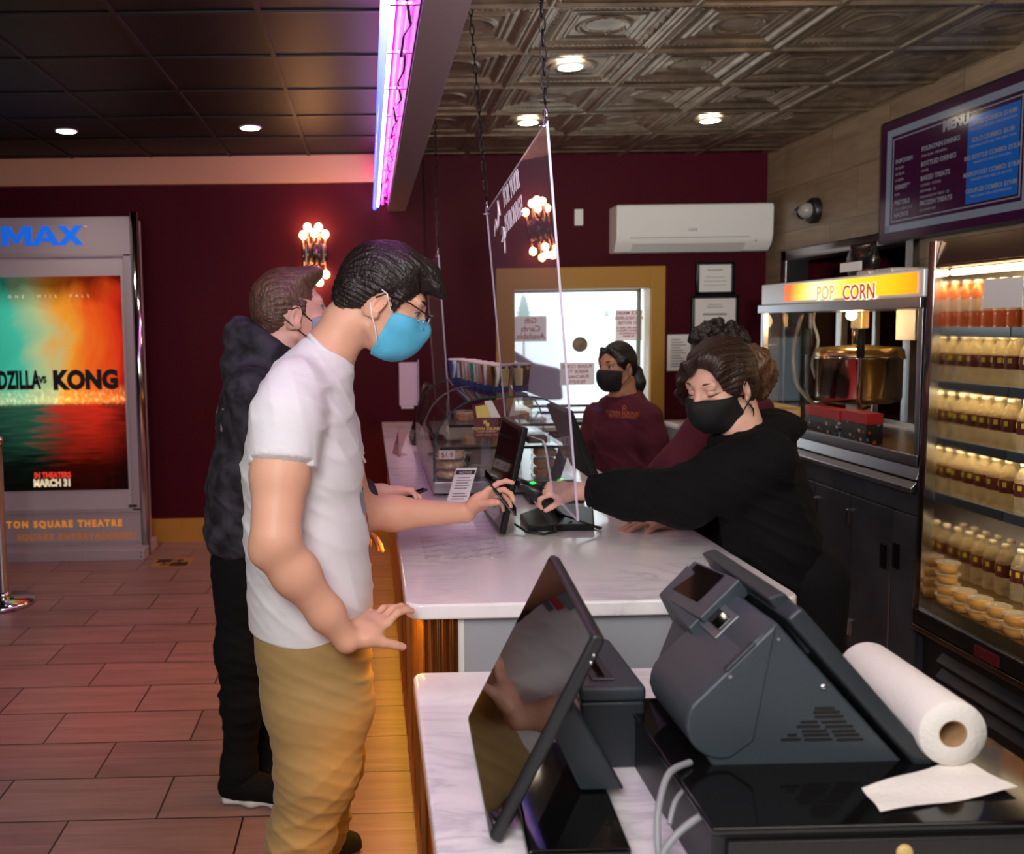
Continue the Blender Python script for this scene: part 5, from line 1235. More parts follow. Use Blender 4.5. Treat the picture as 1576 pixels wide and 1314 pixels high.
# main terminal: wedge body, printer bulge, operator slab, customer display
def main_terminal():
    y0 = 1.40; K = lambda u, v: P(u, v, y=y0)
    z0 = DT + .010
    px = [(1112, 1206), (1335, 1208), (1393, 1176), (1196, 957), (1056, 1078)]
    prof = [K(u, v) for u, v in px]
    for q in prof[:2]: q.z = z0
    c = sum(prof, Vector()) / 5
    t = thing('pos_terminal', 'bulky grey register terminal with vent slots on its side, seen from behind in the foreground', 'register terminal', (c.x, y0 + .15, DT))
    D = Vector((0, .30, 0)); D2 = Vector((0, .175, 0))
    put('wedge_body', M().prism([K(1112, 1206), K(1335, 1208), K(1393, 1176), K(1196, 957), K(1150, 997), K(1085, 1160)], D), 'charcoal', t, .006, 3)
    # rounded printer housing on the back
    ctr = K(1112, 1113); R_ = .062
    pts = [K(1200, 960), K(1056, 1078)]
    a0 = 2.55
    arc = [ctr + Vector((R_ * math.cos(a0 + k * .17), 0, R_ * math.sin(a0 + k * .17))) for k in range(15)]
    hp = [K(1196, 957)] + arc + [K(1160, 1140)]
    put('printer_housing', M().prism([q + Vector((0, -.004, 0)) for q in hp], D2 + Vector((0, .02, 0)), True), 'charcoal', t, .006, 3)
    # paper exit slot and latch on the printer's sloping top
    e0, e1 = K(1196, 957), arc[0]
    sl = (e1 - e0).normalized(); nn = Vector((-sl.z, 0, sl.x)); 
    if nn.z < 0: nn = -nn
    def on_slope(f0, f1, g0, g1, h, name, mm, par, bev=.002):
        L_ = (e1 - e0).length
        cc = e0 + sl * L_ * (f0 + f1) / 2 + Vector((0, .18 * (g0 + g1) / 2, 0)) + nn * h / 2
        return put(name, M().obox(cc, (sl, Vector((0, 1, 0)), nn), (L_ * (f1 - f0) / 2, .18 * (g1 - g0) / 2, abs(h) / 2 + .001)), mm, par, bev)
    fr_ = on_slope(.16, .46, .50, .92, .004, 'paper_slot', mat('slot_silver', S(110, 112, 118), .3, metal=.5), t)
    on_slope(.22, .38, .54, .88, .007, 'slot_opening', 'gloss_black', fr_)
    on_slope(.26, .60, -.03, .05, .004, 'latch', 'darkgrey', t)
    # operator slab tilted back, with its bezel edge facing us
    s0, s1 = K(1206, 950), K(1413, 1186); th_ = K(1250, 955) - K(1206, 950)
    d = (s1 - s0).normalized(); up = Vector((-d.z, 0, d.x)); 
    if up.x < 0: up = -up
    a = s0 - Vector((0, .012, 0)); b = s1 - Vector((0, .012, 0)); W_ = Vector((0, .345, 0)); tk = .032
    put('operator_screen', M().prism([a, b, b + up * tk, a + up * tk], W_), 'darkgrey', t, .007, 3)
    m = M(); q = [a + up * (tk + .0008) + d * .02 + Vector((0, .02, 0)), b + up * (tk + .0008) - d * .02 + Vector((0, .02, 0)), b + up * (tk + .0008) - d * .02 + Vector((0, .325, 0)), a + up * (tk + .0008) + d * .02 + Vector((0, .325, 0))]
    put('display', m.add(q, [(0, 1, 2, 3)]), 'gloss_black', t)
    # customer pole display behind
    yb = y0 + .335
    Q = lambda u, v: P(u, v, y=yb)
    f = [Q(1014, 915), Q(1110, 848), Q(1148, 870), Q(1100, 1000), Q(1052, 1000)]
    cd = put('customer_display', M().prism([P(1013, 914, y=yb), P(1058, 868, y=yb), P(1092, 985, y=yb), P(1056, 1000, y=yb)], (.0, -.17, -.012)), 'charcoal', t, .004)
    a2, b2 = P(1014, 914, y=yb), P(1058, 868, y=yb)
    # tilted display box: long face looks left and up
    put('display_arm', M().prism([Q(1078, 850), Q(1100, 843), Q(1160, 905), Q(1130, 925)], (0, -.30, 0)), 'darkgrey', t, .005)
    p00, p10, p01 = P(1013, 916, y=1.735), P(1068, 862, y=1.735), P(1076, 951, y=1.55)
    p11 = p01 + (p10 - p00)
    nn2 = (p10 - p00).cross(p01 - p00).normalized()
    if nn2.z < 0: nn2 = -nn2
    put('display_housing', M().prism([p00, p10, p11, p01], -nn2 * .035), 'charcoal', t, .004)
    mid = [(.25, .12), (.95, .12), (.95, .75), (.25, .75)]
    put('vacuum_display', M().add([p00 + (p10 - p00) * i + (p01 - p00) * j + nn2 * .001 for i, j in mid], [(0, 1, 2, 3)]), 'gloss_black', t)
    # vents, screw, feet
    m = M()
    for (u0, u1, v) in ((1254, 1284, 1090), (1252, 1292, 1096), (1254, 1298, 1103), (1232, 1258, 1111), (1264, 1302, 1111), (1226, 1262, 1118), (1270, 1312, 1118), (1234, 1272, 1125), (1280, 1316, 1125), (1212, 1226, 1131), (1236, 1276, 1131), (1284, 1322, 1131), (1202, 1232, 1138), (1238, 1280, 1138), (1288, 1328, 1138)):
        p, q = K(u0, v), K(u1, v); m.box(p.x, y0 - .0012, p.z - .0022, q.x, y0 + .001, p.z + .0022)
    put('vent_slots', m, mat('vent_dark', S(26, 23, 22), .6), t)
    for u, v, r_ in ((1267, 1057, .0062), (1122, 1040, .004), (1198, 984, .003)):
        p = K(u, v); put('screw', M().lathe([(0, .004), (r_ * .7, .003), (r_, 0)], (p.x, y0 - (.0055 if u == 1122 else .0005), p.z), 14, (0, -1, 0)), 'chrome' if u == 1267 else 'grey_text', t)
    for u, dy in ((1140, .02), (1310, .02), (1140, .26), (1310, .26)):
        p = K(u, 1215); put('foot', M().box(p.x - .02, y0 + dy, DT, p.x + .02, y0 + dy + .025, z0 + .002), 'rubber', t)
main_terminal()
# paper towel roll lying on its own loose sheet
def towel_roll():
    r = .0555; y0, y1 = 1.372, 1.645
    c0 = P(1466, 1157, y=y0); c0.z = DT + r + .003
    c1 = Vector((c0.x + .012, y1, c0.z)); ax = (c1 - c0).normalized(); ln = (c1 - c0).length
    t = thing('paper_towel_roll', 'white paper towel roll lying on the black cash drawer with its loose end spread out', 'paper towel roll', (c0.x, y0, DT))
    pm = mat('towel_paper', S(240, 236, 228), .9, bump=(160, .25, (1, 1, 1)))
    put('roll', M().lathe([(.023, 0), (r - .001, 0), (r, .004), (r, ln - .004), (r - .001, ln), (.023, ln)], c0, 48, ax), pm, t)
    put('core', M().lathe([(.0232, .0005), (.0215, .0), (.0205, .002), (.0205, ln - .002), (.0232, ln)], c0, 32, ax), mat('core_cardboard', S(168, 132, 92), .8), t)
    cs = [P(1326, 1213, z=DT + .002), P(1355, 1250, z=DT + .002), P(1566, 1218, z=DT + .002), P(1480, 1166, z=DT + .002)]
    rows = []
    for i in range(9):
        f = i / 8
        l = cs[1].lerp(cs[2], f); b = cs[0].lerp(cs[3], f)
        rows.append([tuple(l.lerp(b, j / 6) + Vector((0, 0, .001 + .012 * max(0, f - .55) * (1 - j / 6) + .002 * math.sin(i + j)))) for j in range(7)])
    put('loose_sheet', M().sheet(rows), pm, t)
towel_roll()
# cords at the foot of the registers
for k, (px, r_, cm_, lb) in enumerate((
    ([(1062, 1173), (1030, 1190), (1014, 1240), (1012, 1290), (1016, 1330)], .0055, 'cable', 'thick grey cable arching from under the terminal, leftmost of the bundle'),
    ([(1092, 1205), (1060, 1212), (1040, 1232), (1030, 1268)], .004, 'cable', 'thin grey cable tucked beside the thick arching one'),
    ([(1216, 1216), (1150, 1226), (1090, 1250), (1050, 1276), (1024, 1306), (1016, 1330)], .0055, 'cable', 'long grey cable running from the terminal\'s feet down to the counter'),
    ([(1325, 1236), (1290, 1266), (1262, 1300), (1250, 1330)], .0045, 'rubber', 'black cable hanging over the front edge of the cash drawer'))):
    pts = []
    for i, (u, v) in enumerate(px):
        if k == 3: q = P(u, v, y=[1.36, 1.30, 1.262, 1.255][i])
        else:
            yy0 = [1.40, 1.36, 1.31, 1.28, 1.26, 1.25][i] if k != 2 else [1.37, 1.33, 1.28, 1.262, 1.255, 1.25][i]
            q = P(u, v, y=yy0 - (.0 if k != 1 else .0))
        pts.append(q)
    # smooth
    fine = []
    for i in range(len(pts) - 1):
        p0, p1, p2, p3 = pts[max(i - 1, 0)], pts[i], pts[i + 1], pts[min(i + 2, len(pts) - 1)]
        for j in range(8):
            s_ = j / 8; fine.append(.5 * ((2 * p1) + (p2 - p0) * s_ + (2 * p0 - 5 * p1 + 4 * p2 - p3) * s_ ** 2 + (3 * p1 - p0 - 3 * p2 + p3) * s_ ** 3))
    fine.append(pts[-1])
    tag(put('cable', M().tube(fine, r_, 10), cm_, None, origin=pts[0], weld=False), lb, 'cable', 'cords of the foreground register')
# ================================================================ PEOPLE: smooth signed-distance bodies turned into meshes
V = lambda q: np.array(q, dtype=np.float64)
def unit(v): v = V(v); return v / np.linalg.norm(v)
class Solid:
    def __init__(s): s.p = []
    def _add(s, fn, pts, r, k, op):
        pts = np.array(pts); s.p.append((fn, pts.min(0) - r, pts.max(0) + r, k, op)); return s
    def cone(s, a, b, ra, rb, k=.015, op='+'):
        a, b = V(a), V(b); ab = b - a; L2 = ab @ ab
        def fn(X, Y, Z):
            x, y, z = X - a[0], Y - a[1], Z - a[2]
            t = np.clip((x * ab[0] + y * ab[1] + z * ab[2]) / L2, 0, 1)
            return np.sqrt((x - t * ab[0]) ** 2 + (y - t * ab[1]) ** 2 + (z - t * ab[2]) ** 2) - (ra + (rb - ra) * t)
        return s._add(fn, [a, b], max(ra, rb), k, op)
    def ell(s, c, r, ax=None, k=.015, op='+'):
        c = V(c); r = V(r); A = np.array([unit(q) for q in ax]) if ax is not None else np.eye(3)
        def fn(X, Y, Z):
            x, y, z = X - c[0], Y - c[1], Z - c[2]
            q = [(x * A[i, 0] + y * A[i, 1] + z * A[i, 2]) for i in range(3)]
            k0 = np.sqrt(sum((q[i] / r[i]) ** 2 for i in range(3))) + 1e-9
            k1 = np.sqrt(sum((q[i] / r[i] ** 2) ** 2 for i in range(3))) + 1e-9
            return k0 * (k0 - 1) / k1
        return s._add(fn, [c], r.max(), k, op)
    def limb(s, pts, rad, side, k=.03, flat=False, flat0=False):
        """chain of elliptical sections: rad = (r across the path, r along `side`) per point"""
        pts = [V(q) for q in pts]
        for i in range(len(pts) - 1):
            a, b = pts[i], pts[i + 1]; d = b - a; L = np.linalg.norm(d); d = d / L
            w = V(side); w = unit(w - d * (w @ d)); n = np.cross(d, w)
            (a1, a2), (b1, b2) = rad[i], rad[i + 1]
            fl = flat and i == len(pts) - 2; fl0 = flat0 and i == 0
            def fn(X, Y, Z, a=a, d=d, w=w, n=n, L=L, a1=a1, a2=a2, b1=b1, b2=b2, fl=fl, fl0=fl0):
                x, y, z = X - a[0], Y - a[1], Z - a[2]
                h = x * d[0] + y * d[1] + z * d[2]
                t = np.clip(h / L, 0, 1); r1 = a1 + (b1 - a1) * t; r2 = a2 + (b2 - a2) * t; rm = np.minimum(r1, r2)
                ex = h - t * L
                q1 = (x * n[0] + y * n[1] + z * n[2]) / r1; q2 = (x * w[0] + y * w[1] + z * w[2]) / r2
                if fl or fl0:
                    e2 = np.where(ex > 0, 0 if fl else ex, 0 if fl0 else ex) / rm
                    dd = (np.sqrt(q1 ** 2 + q2 ** 2 + e2 ** 2) - 1) * rm
                    if fl: dd = np.maximum(dd, ex)
                    if fl0: dd = np.maximum(dd, -h)
                    return dd
                return (np.sqrt(q1 ** 2 + q2 ** 2 + (ex / rm) ** 2) - 1) * rm
            s._add(fn, [a, b], max(a1, a2, b1, b2), k, '+')
        return s
    def half(s, pt, nrm, k=.004):
        """cut away everything on the side nrm points to"""
        pt, nrm = V(pt), unit(nrm)
        s.p.append((lambda X, Y, Z: (X - pt[0]) * nrm[0] + (Y - pt[1]) * nrm[1] + (Z - pt[2]) * nrm[2], None, None, k, '&')); return s
    def grow(s, e):
        s.p.append((e, None, None, 0, 'g')); return s
    def warp(s, fn):
        s.p.append((fn, None, None, 0, 'w')); return s
    def mesh(s, vox):
        lo = np.min([q[1] for q in s.p if q[1] is not None and q[4] == '+'], 0) - .03; hi = np.max([q[2] for q in s.p if q[2] is not None and q[4] == '+'], 0) + .03
        n = np.ceil((hi - lo) / vox).astype(int) + 1
        F = np.full(n, .06, np.float32)
        ax = [(lo[i] + vox * np.arange(n[i])).astype(np.float32) for i in range(3)]
        for fn, a, b, k, op in s.p:
            if op == 'g': F -= fn; continue
            if a is None: sl = (slice(None),) * 3
            else:
                i0 = np.clip(((a - k - .02 - lo) / vox).astype(int), 0, n - 1); i1 = np.clip(((b + k + .02 - lo) / vox).astype(int) + 2, 0, n)
                if np.any(i1 <= i0): continue
                sl = tuple(slice(i0[i], i1[i]) for i in range(3))
            X, Y, Z = ax[0][sl[0]][:, None, None], ax[1][sl[1]][None, :, None], ax[2][sl[2]][None, None, :]
            if op == 'w':
                near = np.abs(F) < .05
                D = np.broadcast_to(fn(X, Y, Z), F.shape); F = np.where(near, F + D, F).astype(np.float32); continue
            D = np.broadcast_to(fn(X, Y, Z), tuple(q.stop - q.start if q.stop is not None else n[i] for i, q in enumerate(sl))); G = F[sl]
            if op == '+':
                h = np.clip(.5 + .5 * (G - D) / k, 0, 1); F[sl] = G * (1 - h) + D * h - k * h * (1 - h)
            else:
                if op == '-': D = -D
                h = np.clip(.5 - .5 * (G - D) / k, 0, 1); F[sl] = G * (1 - h) + D * h + k * h * (1 - h)
        return nets(F, lo, vox)
def nets(F, lo, vox):
    s = F < 0
    c = np.zeros(np.array(F.shape) - 1, np.uint8)
    for i in (0, 1):
        for j in (0, 1):
            for k in (0, 1): c += s[i:i + c.shape[0], j:j + c.shape[1], k:k + c.shape[2]]
    act = np.argwhere((c > 0) & (c < 8)); idx = np.full(c.shape, -1, np.int32); idx[tuple(act.T)] = np.arange(len(act))
    acc = np.zeros((len(act), 3)); cnt = np.zeros(len(act))
    C = [(i, j, k) for i in (0, 1) for j in (0, 1) for k in (0, 1)]
    for p in C:
        for a in range(3):
            if p[a]: continue
            q = list(p); q[a] = 1
            f0 = F[tuple((act + p).T)]; f1 = F[tuple((act + q).T)]
            m = (f0 < 0) != (f1 < 0); t = np.where(m, f0 / np.where(m, f0 - f1, 1), 0)
            pos = np.tile(np.array(p, float), (len(act), 1)); pos[:, a] = t
            acc += pos * m[:, None]; cnt += m
    vs = lo + vox * (act + acc / cnt[:, None])
    fs = []
    for a in range(3):
        b, d = (a + 1) % 3, (a + 2) % 3
        sl0 = [slice(None)] * 3; sl1 = [slice(None)] * 3; sl0[a] = slice(0, -1); sl1[a] = slice(1, None)
        ch = s[tuple(sl0)] != s[tuple(sl1)]; e = np.argwhere(ch)
        ok = (e[:, b] > 0) & (e[:, d] > 0) & (e[:, b] < F.shape[b] - 1) & (e[:, d] < F.shape[d] - 1); e = e[ok]
        ins = s[tuple(e.T)]
        def cell(db, dd): q = e.copy(); q[:, b] -= db; q[:, d] -= dd; return idx[tuple(q.T)]
        Q = np.stack([cell(1, 1), cell(0, 1), cell(0, 0), cell(1, 0)], 1); Q[~ins] = Q[~ins][:, ::-1]; fs.append(Q)
    fs = np.concatenate(fs)
    # a light smoothing pass
    for _ in range(1):
        S_ = np.zeros_like(vs); n_ = np.zeros(len(vs))
        for i in range(4):
            np.add.at(S_, fs[:, i], vs[fs[:, (i + 1) % 4]]); np.add.at(n_, fs[:, i], 1)
        vs = vs * .5 + .5 * S_ / np.maximum(n_, 1)[:, None]
    return vs, fs
def put_solid(name, solid, vox, mt, parent, label=None):
    vs, fs = solid.mesh(vox) if isinstance(solid, Solid) else solid
    off = np.array(OFF[parent.name])
    me = bpy.data.meshes.new(name); me.vertices.add(len(vs)); me.vertices.foreach_set('co', (vs - off).ravel())
    me.loops.add(fs.size); me.loops.foreach_set('vertex_index', fs.ravel().astype(np.int32))
    me.polygons.add(len(fs)); me.polygons.foreach_set('loop_start', np.arange(0, fs.size, 4, dtype=np.int32)); me.polygons.foreach_set('use_smooth', np.ones(len(fs), bool))
    me.update(calc_edges=True); me.validate(); me.materials.append(MT[mt] if isinstance(mt, str) else mt)
    o = bpy.data.objects.new(name, me); COL.objects.link(o); o.parent = parent; OFF[o.name] = Vector(off)
    if label: o['label'] = label
    return o
def folds(seed, amp, freqs, zone=None):
    """cloth folds: a few slanting wave trains"""
    rg = np.random.RandomState(seed); W_ = []
    for (kx, ky, kz) in freqs: W_.append((kx, ky, kz, rg.rand() * 6.28, rg.rand(3) * 9 + 4, rg.rand() * 6.28))
    def fn(X, Y, Z):
        D = 0
        for kx, ky, kz, ph, w, p2 in W_:
            wob = 1.3 * np.sin(w[0] * X + w[1] * Y + w[2] * Z + p2)
            D = D + (1 - np.abs(np.sin(kx * X + ky * Y + kz * Z + ph + wob))) ** 2 * (.6 + .4 * np.sin(w[1] * X + w[2] * Y - w[0] * Z + ph))
        D = -amp * (D / len(W_) * 2 - .5)
        return D * zone(X, Y, Z) if zone else D
    return fn
def strands(h, a=1., fl=0.):
    """fine locks that run back from the brow over the crown"""
    def fn(X, Y, Z):
        x, y, z = X - h.c[0], Y - h.c[1], Z - h.c[2]
        l = x * h.l[0] + y * h.l[1] + z * h.l[2]; f = x * h.f[0] + y * h.f[1] + z * h.f[2]; u = x * h.u[0] + y * h.u[1] + z * h.u[2]
        an = np.arctan2(l, u + .02)
        return a * (.0016 * np.sin(95 * an + 7 * np.sin(22 * f) + fl * 40 * f) + .0014 * np.sin(41 * an + 5 * np.sin(17 * f + 2 * u)) + .002 * np.sin(60 * f + 6 * an))
    return fn
def cling(o, surf, out, gap=.0015):
    """lay lettering onto the cloth below it"""
    from mathutils.bvhtree import BVHTree
    bm = bmesh.new(); bm.from_mesh(surf.data); tr = BVHTree.FromBMesh(bm); out = Vector(out).normalized()
    for v in o.data.vertices:
        q = tr.ray_cast(v.co + out * .5, -out)
        if q[0] is not None: v.co = q[0] + out * (gap + .0004 * (v.index % 2))
    bm.free()
class Head:
    """local frame f (forward), l (left), u (up) around the skull centre c"""
    def __init__(s, c, f, up=(0, 0, 1), sc=1., lid=.0): 
        s.c = V(c); s.f = unit(f); up = V(up); s.u = unit(up - s.f * (up @ s.f)); s.l = np.cross(s.u, s.f); s.s = sc; s.lid = lid
    def __call__(s, f, l, u): return s.c + (s.f * f + s.l * l + s.u * u) * s.s
    @property
    def ax(s): return (s.f, s.l, s.u)
    def r(s, a, b, c): return (a * s.s, b * s.s, c * s.s)
    def flesh(h, B, face_w=1.):
        q = h.s
        B.ell(h(-.012, 0, .022), h.r(.098, .077, .100), h.ax, .02)
        B.ell(h(.030, 0, -.040), h.r(.066, .062 * face_w, .082), h.ax, .03)
        B.ell(h(.046, 0, -.098), h.r(.040, .040 * face_w, .026), h.ax, .03)
        B.ell(h(.078, 0, .026), h.r(.018, .052, .013), h.ax, .02)                       # brow
        for sg in (-1, 1):
            B.ell(h(.058, sg * .040, -.036), h.r(.030, .026, .024), h.ax, .02)          # cheek
            B.cone(h(-.01, sg * .055, -.07), h(.045, sg * .03, -.105), .018 * q, .014 * q, .02)   # jaw line
            B.ell(h(.098, sg * .031, .006), h.r(.016, .019, .013), h.ax, .012, '-')      # eye socket
            B.ell(h(.0815, sg * .031, .0145 - h.lid), h.r(.0115, .0185, .0062), h.ax, .004)          # upper lid
            B.ell(h(.080, sg * .031, -.0095), h.r(.0105, .0175, .0055), h.ax, .004)          # lower lid
            e = h(-.012, sg * .079, -.018)
            ea = (unit(h.f * .94 + h.l * sg * -.1 - h.u * .2), h.l, unit(h.u * .96 + h.f * -.2))
            ea = (ea[0], unit(h.l + h.f * -.35 * sg * sg * (1 if sg > 0 else -1)), ea[2])
            B.ell(e, h.r(.019, .009, .033), ea, .006)
            B.ell(h(-.004, sg * .088, -.012), h.r(.010, .007, .018), ea, .005, '-')
            B.ell(h(-.004, sg * .080, -.045), h.r(.008, .006, .009), ea, .006)
        B.cone(h(.088, 0, .018), h(.112, 0, -.030), .0085 * q, .0125 * q, .014)           # nose
        for sg in (-1, 1): B.ell(h(.102, sg * .012, -.034), h.r(.011, .008, .008), h.ax, .008)
        B.ell(h(.092, 0, -.068), h.r(.010, .024, .006), h.ax, .006); B.ell(h(.090, 0, -.079), h.r(.010, .021, .007), h.ax, .006)
    def eyes(h, parent, iris, look=0., gaze=0.):
        wm = MT['eye_white']
        for sg in (-1, 1):
            e = h(.0770, sg * .031, .003)
            put('eyeball', M().ball(Vector(e), .0128 * h.s, 16), wm, parent)
            d = unit(h.f * 1 + h.u * look + h.l * gaze)
            lash = [Vector(h(.0905 - .013 * abs(q) ** 2, sg * (.031 + .0165 * q), .0092 - h.lid - .005 * q * q)) for q in np.linspace(-1, 1, 9)]
            put('eyelashes', M().tube(lash, [.0008, .0011, .0013, .0014, .0014, .0014, .0013, .0011, .0008], 6), iris_b, parent)
            put('iris', M().lathe([(0, .0131 * h.s), (.0050 * h.s, .0126 * h.s), (.0072 * h.s, .0106 * h.s)], Vector(e), 16, tuple(d)), iris, parent)
    def brows(h, parent, mt, w=.0035):
        for sg in (-1, 1):
            pts = [Vector(h(.093, sg * .014, .026)), Vector(h(.0925, sg * .028, .032)), Vector(h(.083, sg * .042, .031)), Vector(h(.070, sg * .052, .024))]
            put('eyebrow', M().tube(pts, [w * h.s, w * 1.2 * h.s, w * h.s, w * .4 * h.s], 8), mt, parent)
    def mask(h, mt, parent, vox=.003, back=.012, top=-.018, bottom=-.128, bulge=.014, slope=.35):
        B = Solid()
        B.ell(h(.030, 0, -.040), h.r(.066, .062, .082), h.ax, .03); B.ell(h(.046, 0, -.098), h.r(.042, .042, .028), h.ax, .03)
        for sg in (-1, 1):
            B.ell(h(.058, sg * .040, -.036), h.r(.030, .026, .024), h.ax, .02)
            B.cone(h(-.01, sg * .055, -.07), h(.045, sg * .03, -.105), .018 * h.s, .014 * h.s, .02)
        B.cone(h(.088, 0, -.01), h(.112, 0, -.030), .012 * h.s, .016 * h.s, .02)
        B.ell(h(.075, 0, -.062), h.r(.034 + bulge, .045, .045), h.ax, .03)
        B.grow(.007 * h.s)
        B.half(h(0, 0, top), h.u - h.f * .12, .006); B.half(h(back, 0, -.06), -h.f * 1 + h.u * slope, .004); B.half(h(.03, 0, bottom), -h.u, .006)
        return put_solid('face_mask', B, vox, mt, parent)
def hand(B, w, d, n, t, s=1., curl=(.3, .3, .35, .4), thumb=(.7, .75, -.25), tcurl=.25, spread=.10, base=None):
    """palm and five fingers: w wrist, d palm direction, n back of the hand, t towards the thumb"""
    w, d = V(w), unit(d); n = V(n); n = unit(n - d * (n @ d)); t0 = V(t); t = unit(t0 - d * (t0 @ d) - n * (t0 @ n))
    B.limb([w - d * .01 * s, w + d * .045 * s, w + d * .088 * s], [(.022 * s, .029 * s), (.019 * s, .039 * s), (.0125 * s, .041 * s)], t, .012)
    B.ell(w + d * .040 * s + t * .024 * s - n * .010 * s, (.034 * s, .020 * s, .018 * s), (d, t, n), .014)
    tips = []
    for i, (off, L, r) in enumerate(((.031, .076, .0088), (.0105, .083, .0090), (-.0105, .077, .0085), (-.030, .060, .0076))):
        p = w + d * (.090 - .004 * abs(i - 1) - (.008 if i == 3 else 0)) * s + t * off * s
        a = curl[i] if not isinstance(curl[i], tuple) else curl[i][0]
        js = curl[i] if isinstance(curl[i], tuple) else (a, a * 1.25, a * .8)
        ang = 0; dd0 = unit(d + t * (off / .031) * spread)
        for j, f in enumerate((.46, .30, .24)):
            ang += js[j]; dd = dd0 * math.cos(ang) - n * math.sin(ang)
            q = p + dd * L * f * s
            B.cone(p, q, (r - .0006 * j) * s, (r - .0006 * (j + 1)) * s, .004 if j else .007); p = q
        tips.append(p)
    b = w + d * .026 * s + t * .030 * s - n * .006 * s
    dd = unit(d * thumb[0] + t * thumb[1] + n * thumb[2]); q = b + dd * .036 * s
    B.cone(b, q, .0145 * s, .0108 * s, .012)
    d2 = unit(dd * math.cos(tcurl) + unit(d * .8 - n * .6) * math.sin(tcurl)); q2 = q + d2 * .029 * s
    B.cone(q, q2, .0108 * s, .0096 * s, .004)
    d3 = unit(d2 * math.cos(tcurl) + unit(d * .8 - n * .6) * math.sin(tcurl)); q3 = q2 + d3 * .021 * s
    B.cone(q2, q3, .0098 * s, .0082 * s, .004)
    return tips, q3
def foot(name, parent, heel, d, L, mt, sole_mt, sc=1.):
    """laced shoe: upper, sole, laces"""
    heel = V(heel); d = unit((d[0], d[1], 0)); s = np.cross((0, 0, 1), d); z = V((0, 0, 1))
    P_ = lambda a, b, c: heel + d * a * L + s * b * L + z * c * L
    B = Solid()
    B.limb([P_(.08, 0, .16), P_(.35, .0, .15), P_(.65, .0, .13), P_(.90, .0, .09)], [(.13 * L, .12 * L), (.14 * L, .13 * L), (.12 * L, .155 * L), (.07 * L, .12 * L)], s, .05)
    B.cone(P_(.16, 0, .22), P_(.2, 0, .36), .135 * L, .13 * L, .04); B.half(P_(0, 0, .07), (0, 0, -1)); B.half(P_(.2, 0, .37), (0, 0, 1))
    up = put_solid(name, B, .004, mt, parent)
    B = Solid()
    B.limb([P_(.06, 0, .05), P_(.35, 0, .05), P_(.65, 0, .05), P_(.92, 0, .055)], [(.06 * L, .135 * L), (.06 * L, .13 * L), (.06 * L, .165 * L), (.05 * L, .12 * L)], s, .03)
    B.half((0, 0, .001), (0, 0, -1)); B.half(P_(0, 0, .105), (0, 0, 1))
    put_solid('sole', B, .004, sole_mt, up)
    m = M()
    for k in range(4): m.tube([Vector(P_(.36 + k * .09, -.09, .26 - k * .025)), Vector(P_(.38 + k * .09, 0, .30 - k * .03)), Vector(P_(.36 + k * .09, .09, .26 - k * .025))], .010 * L, 6)
    put('laces', m, 'rubber', up)
    return up
def skin(name, c, r=.45): return mat(name, c, r, sss=.12, spec=.4, bump=(220, .08, (1, 1, 1)))
def hairmat(name, c, c2, stretch): return mat(name, c, .38, spec=.4, bump=(90, .45, stretch), var=(60, c2, .35, .7, stretch))
MT['eye_white'] = mat('eye_white', S(196, 186, 182), .25)
iris_b = mat('iris_brown', S(48, 32, 24), .15); iris_g = mat('iris_grey', S(72, 78, 84), .15)
def strap(name, pts, r, mt, parent): return put(name, M().tube([Vector(p) for p in pts], r, 8), mt, parent)

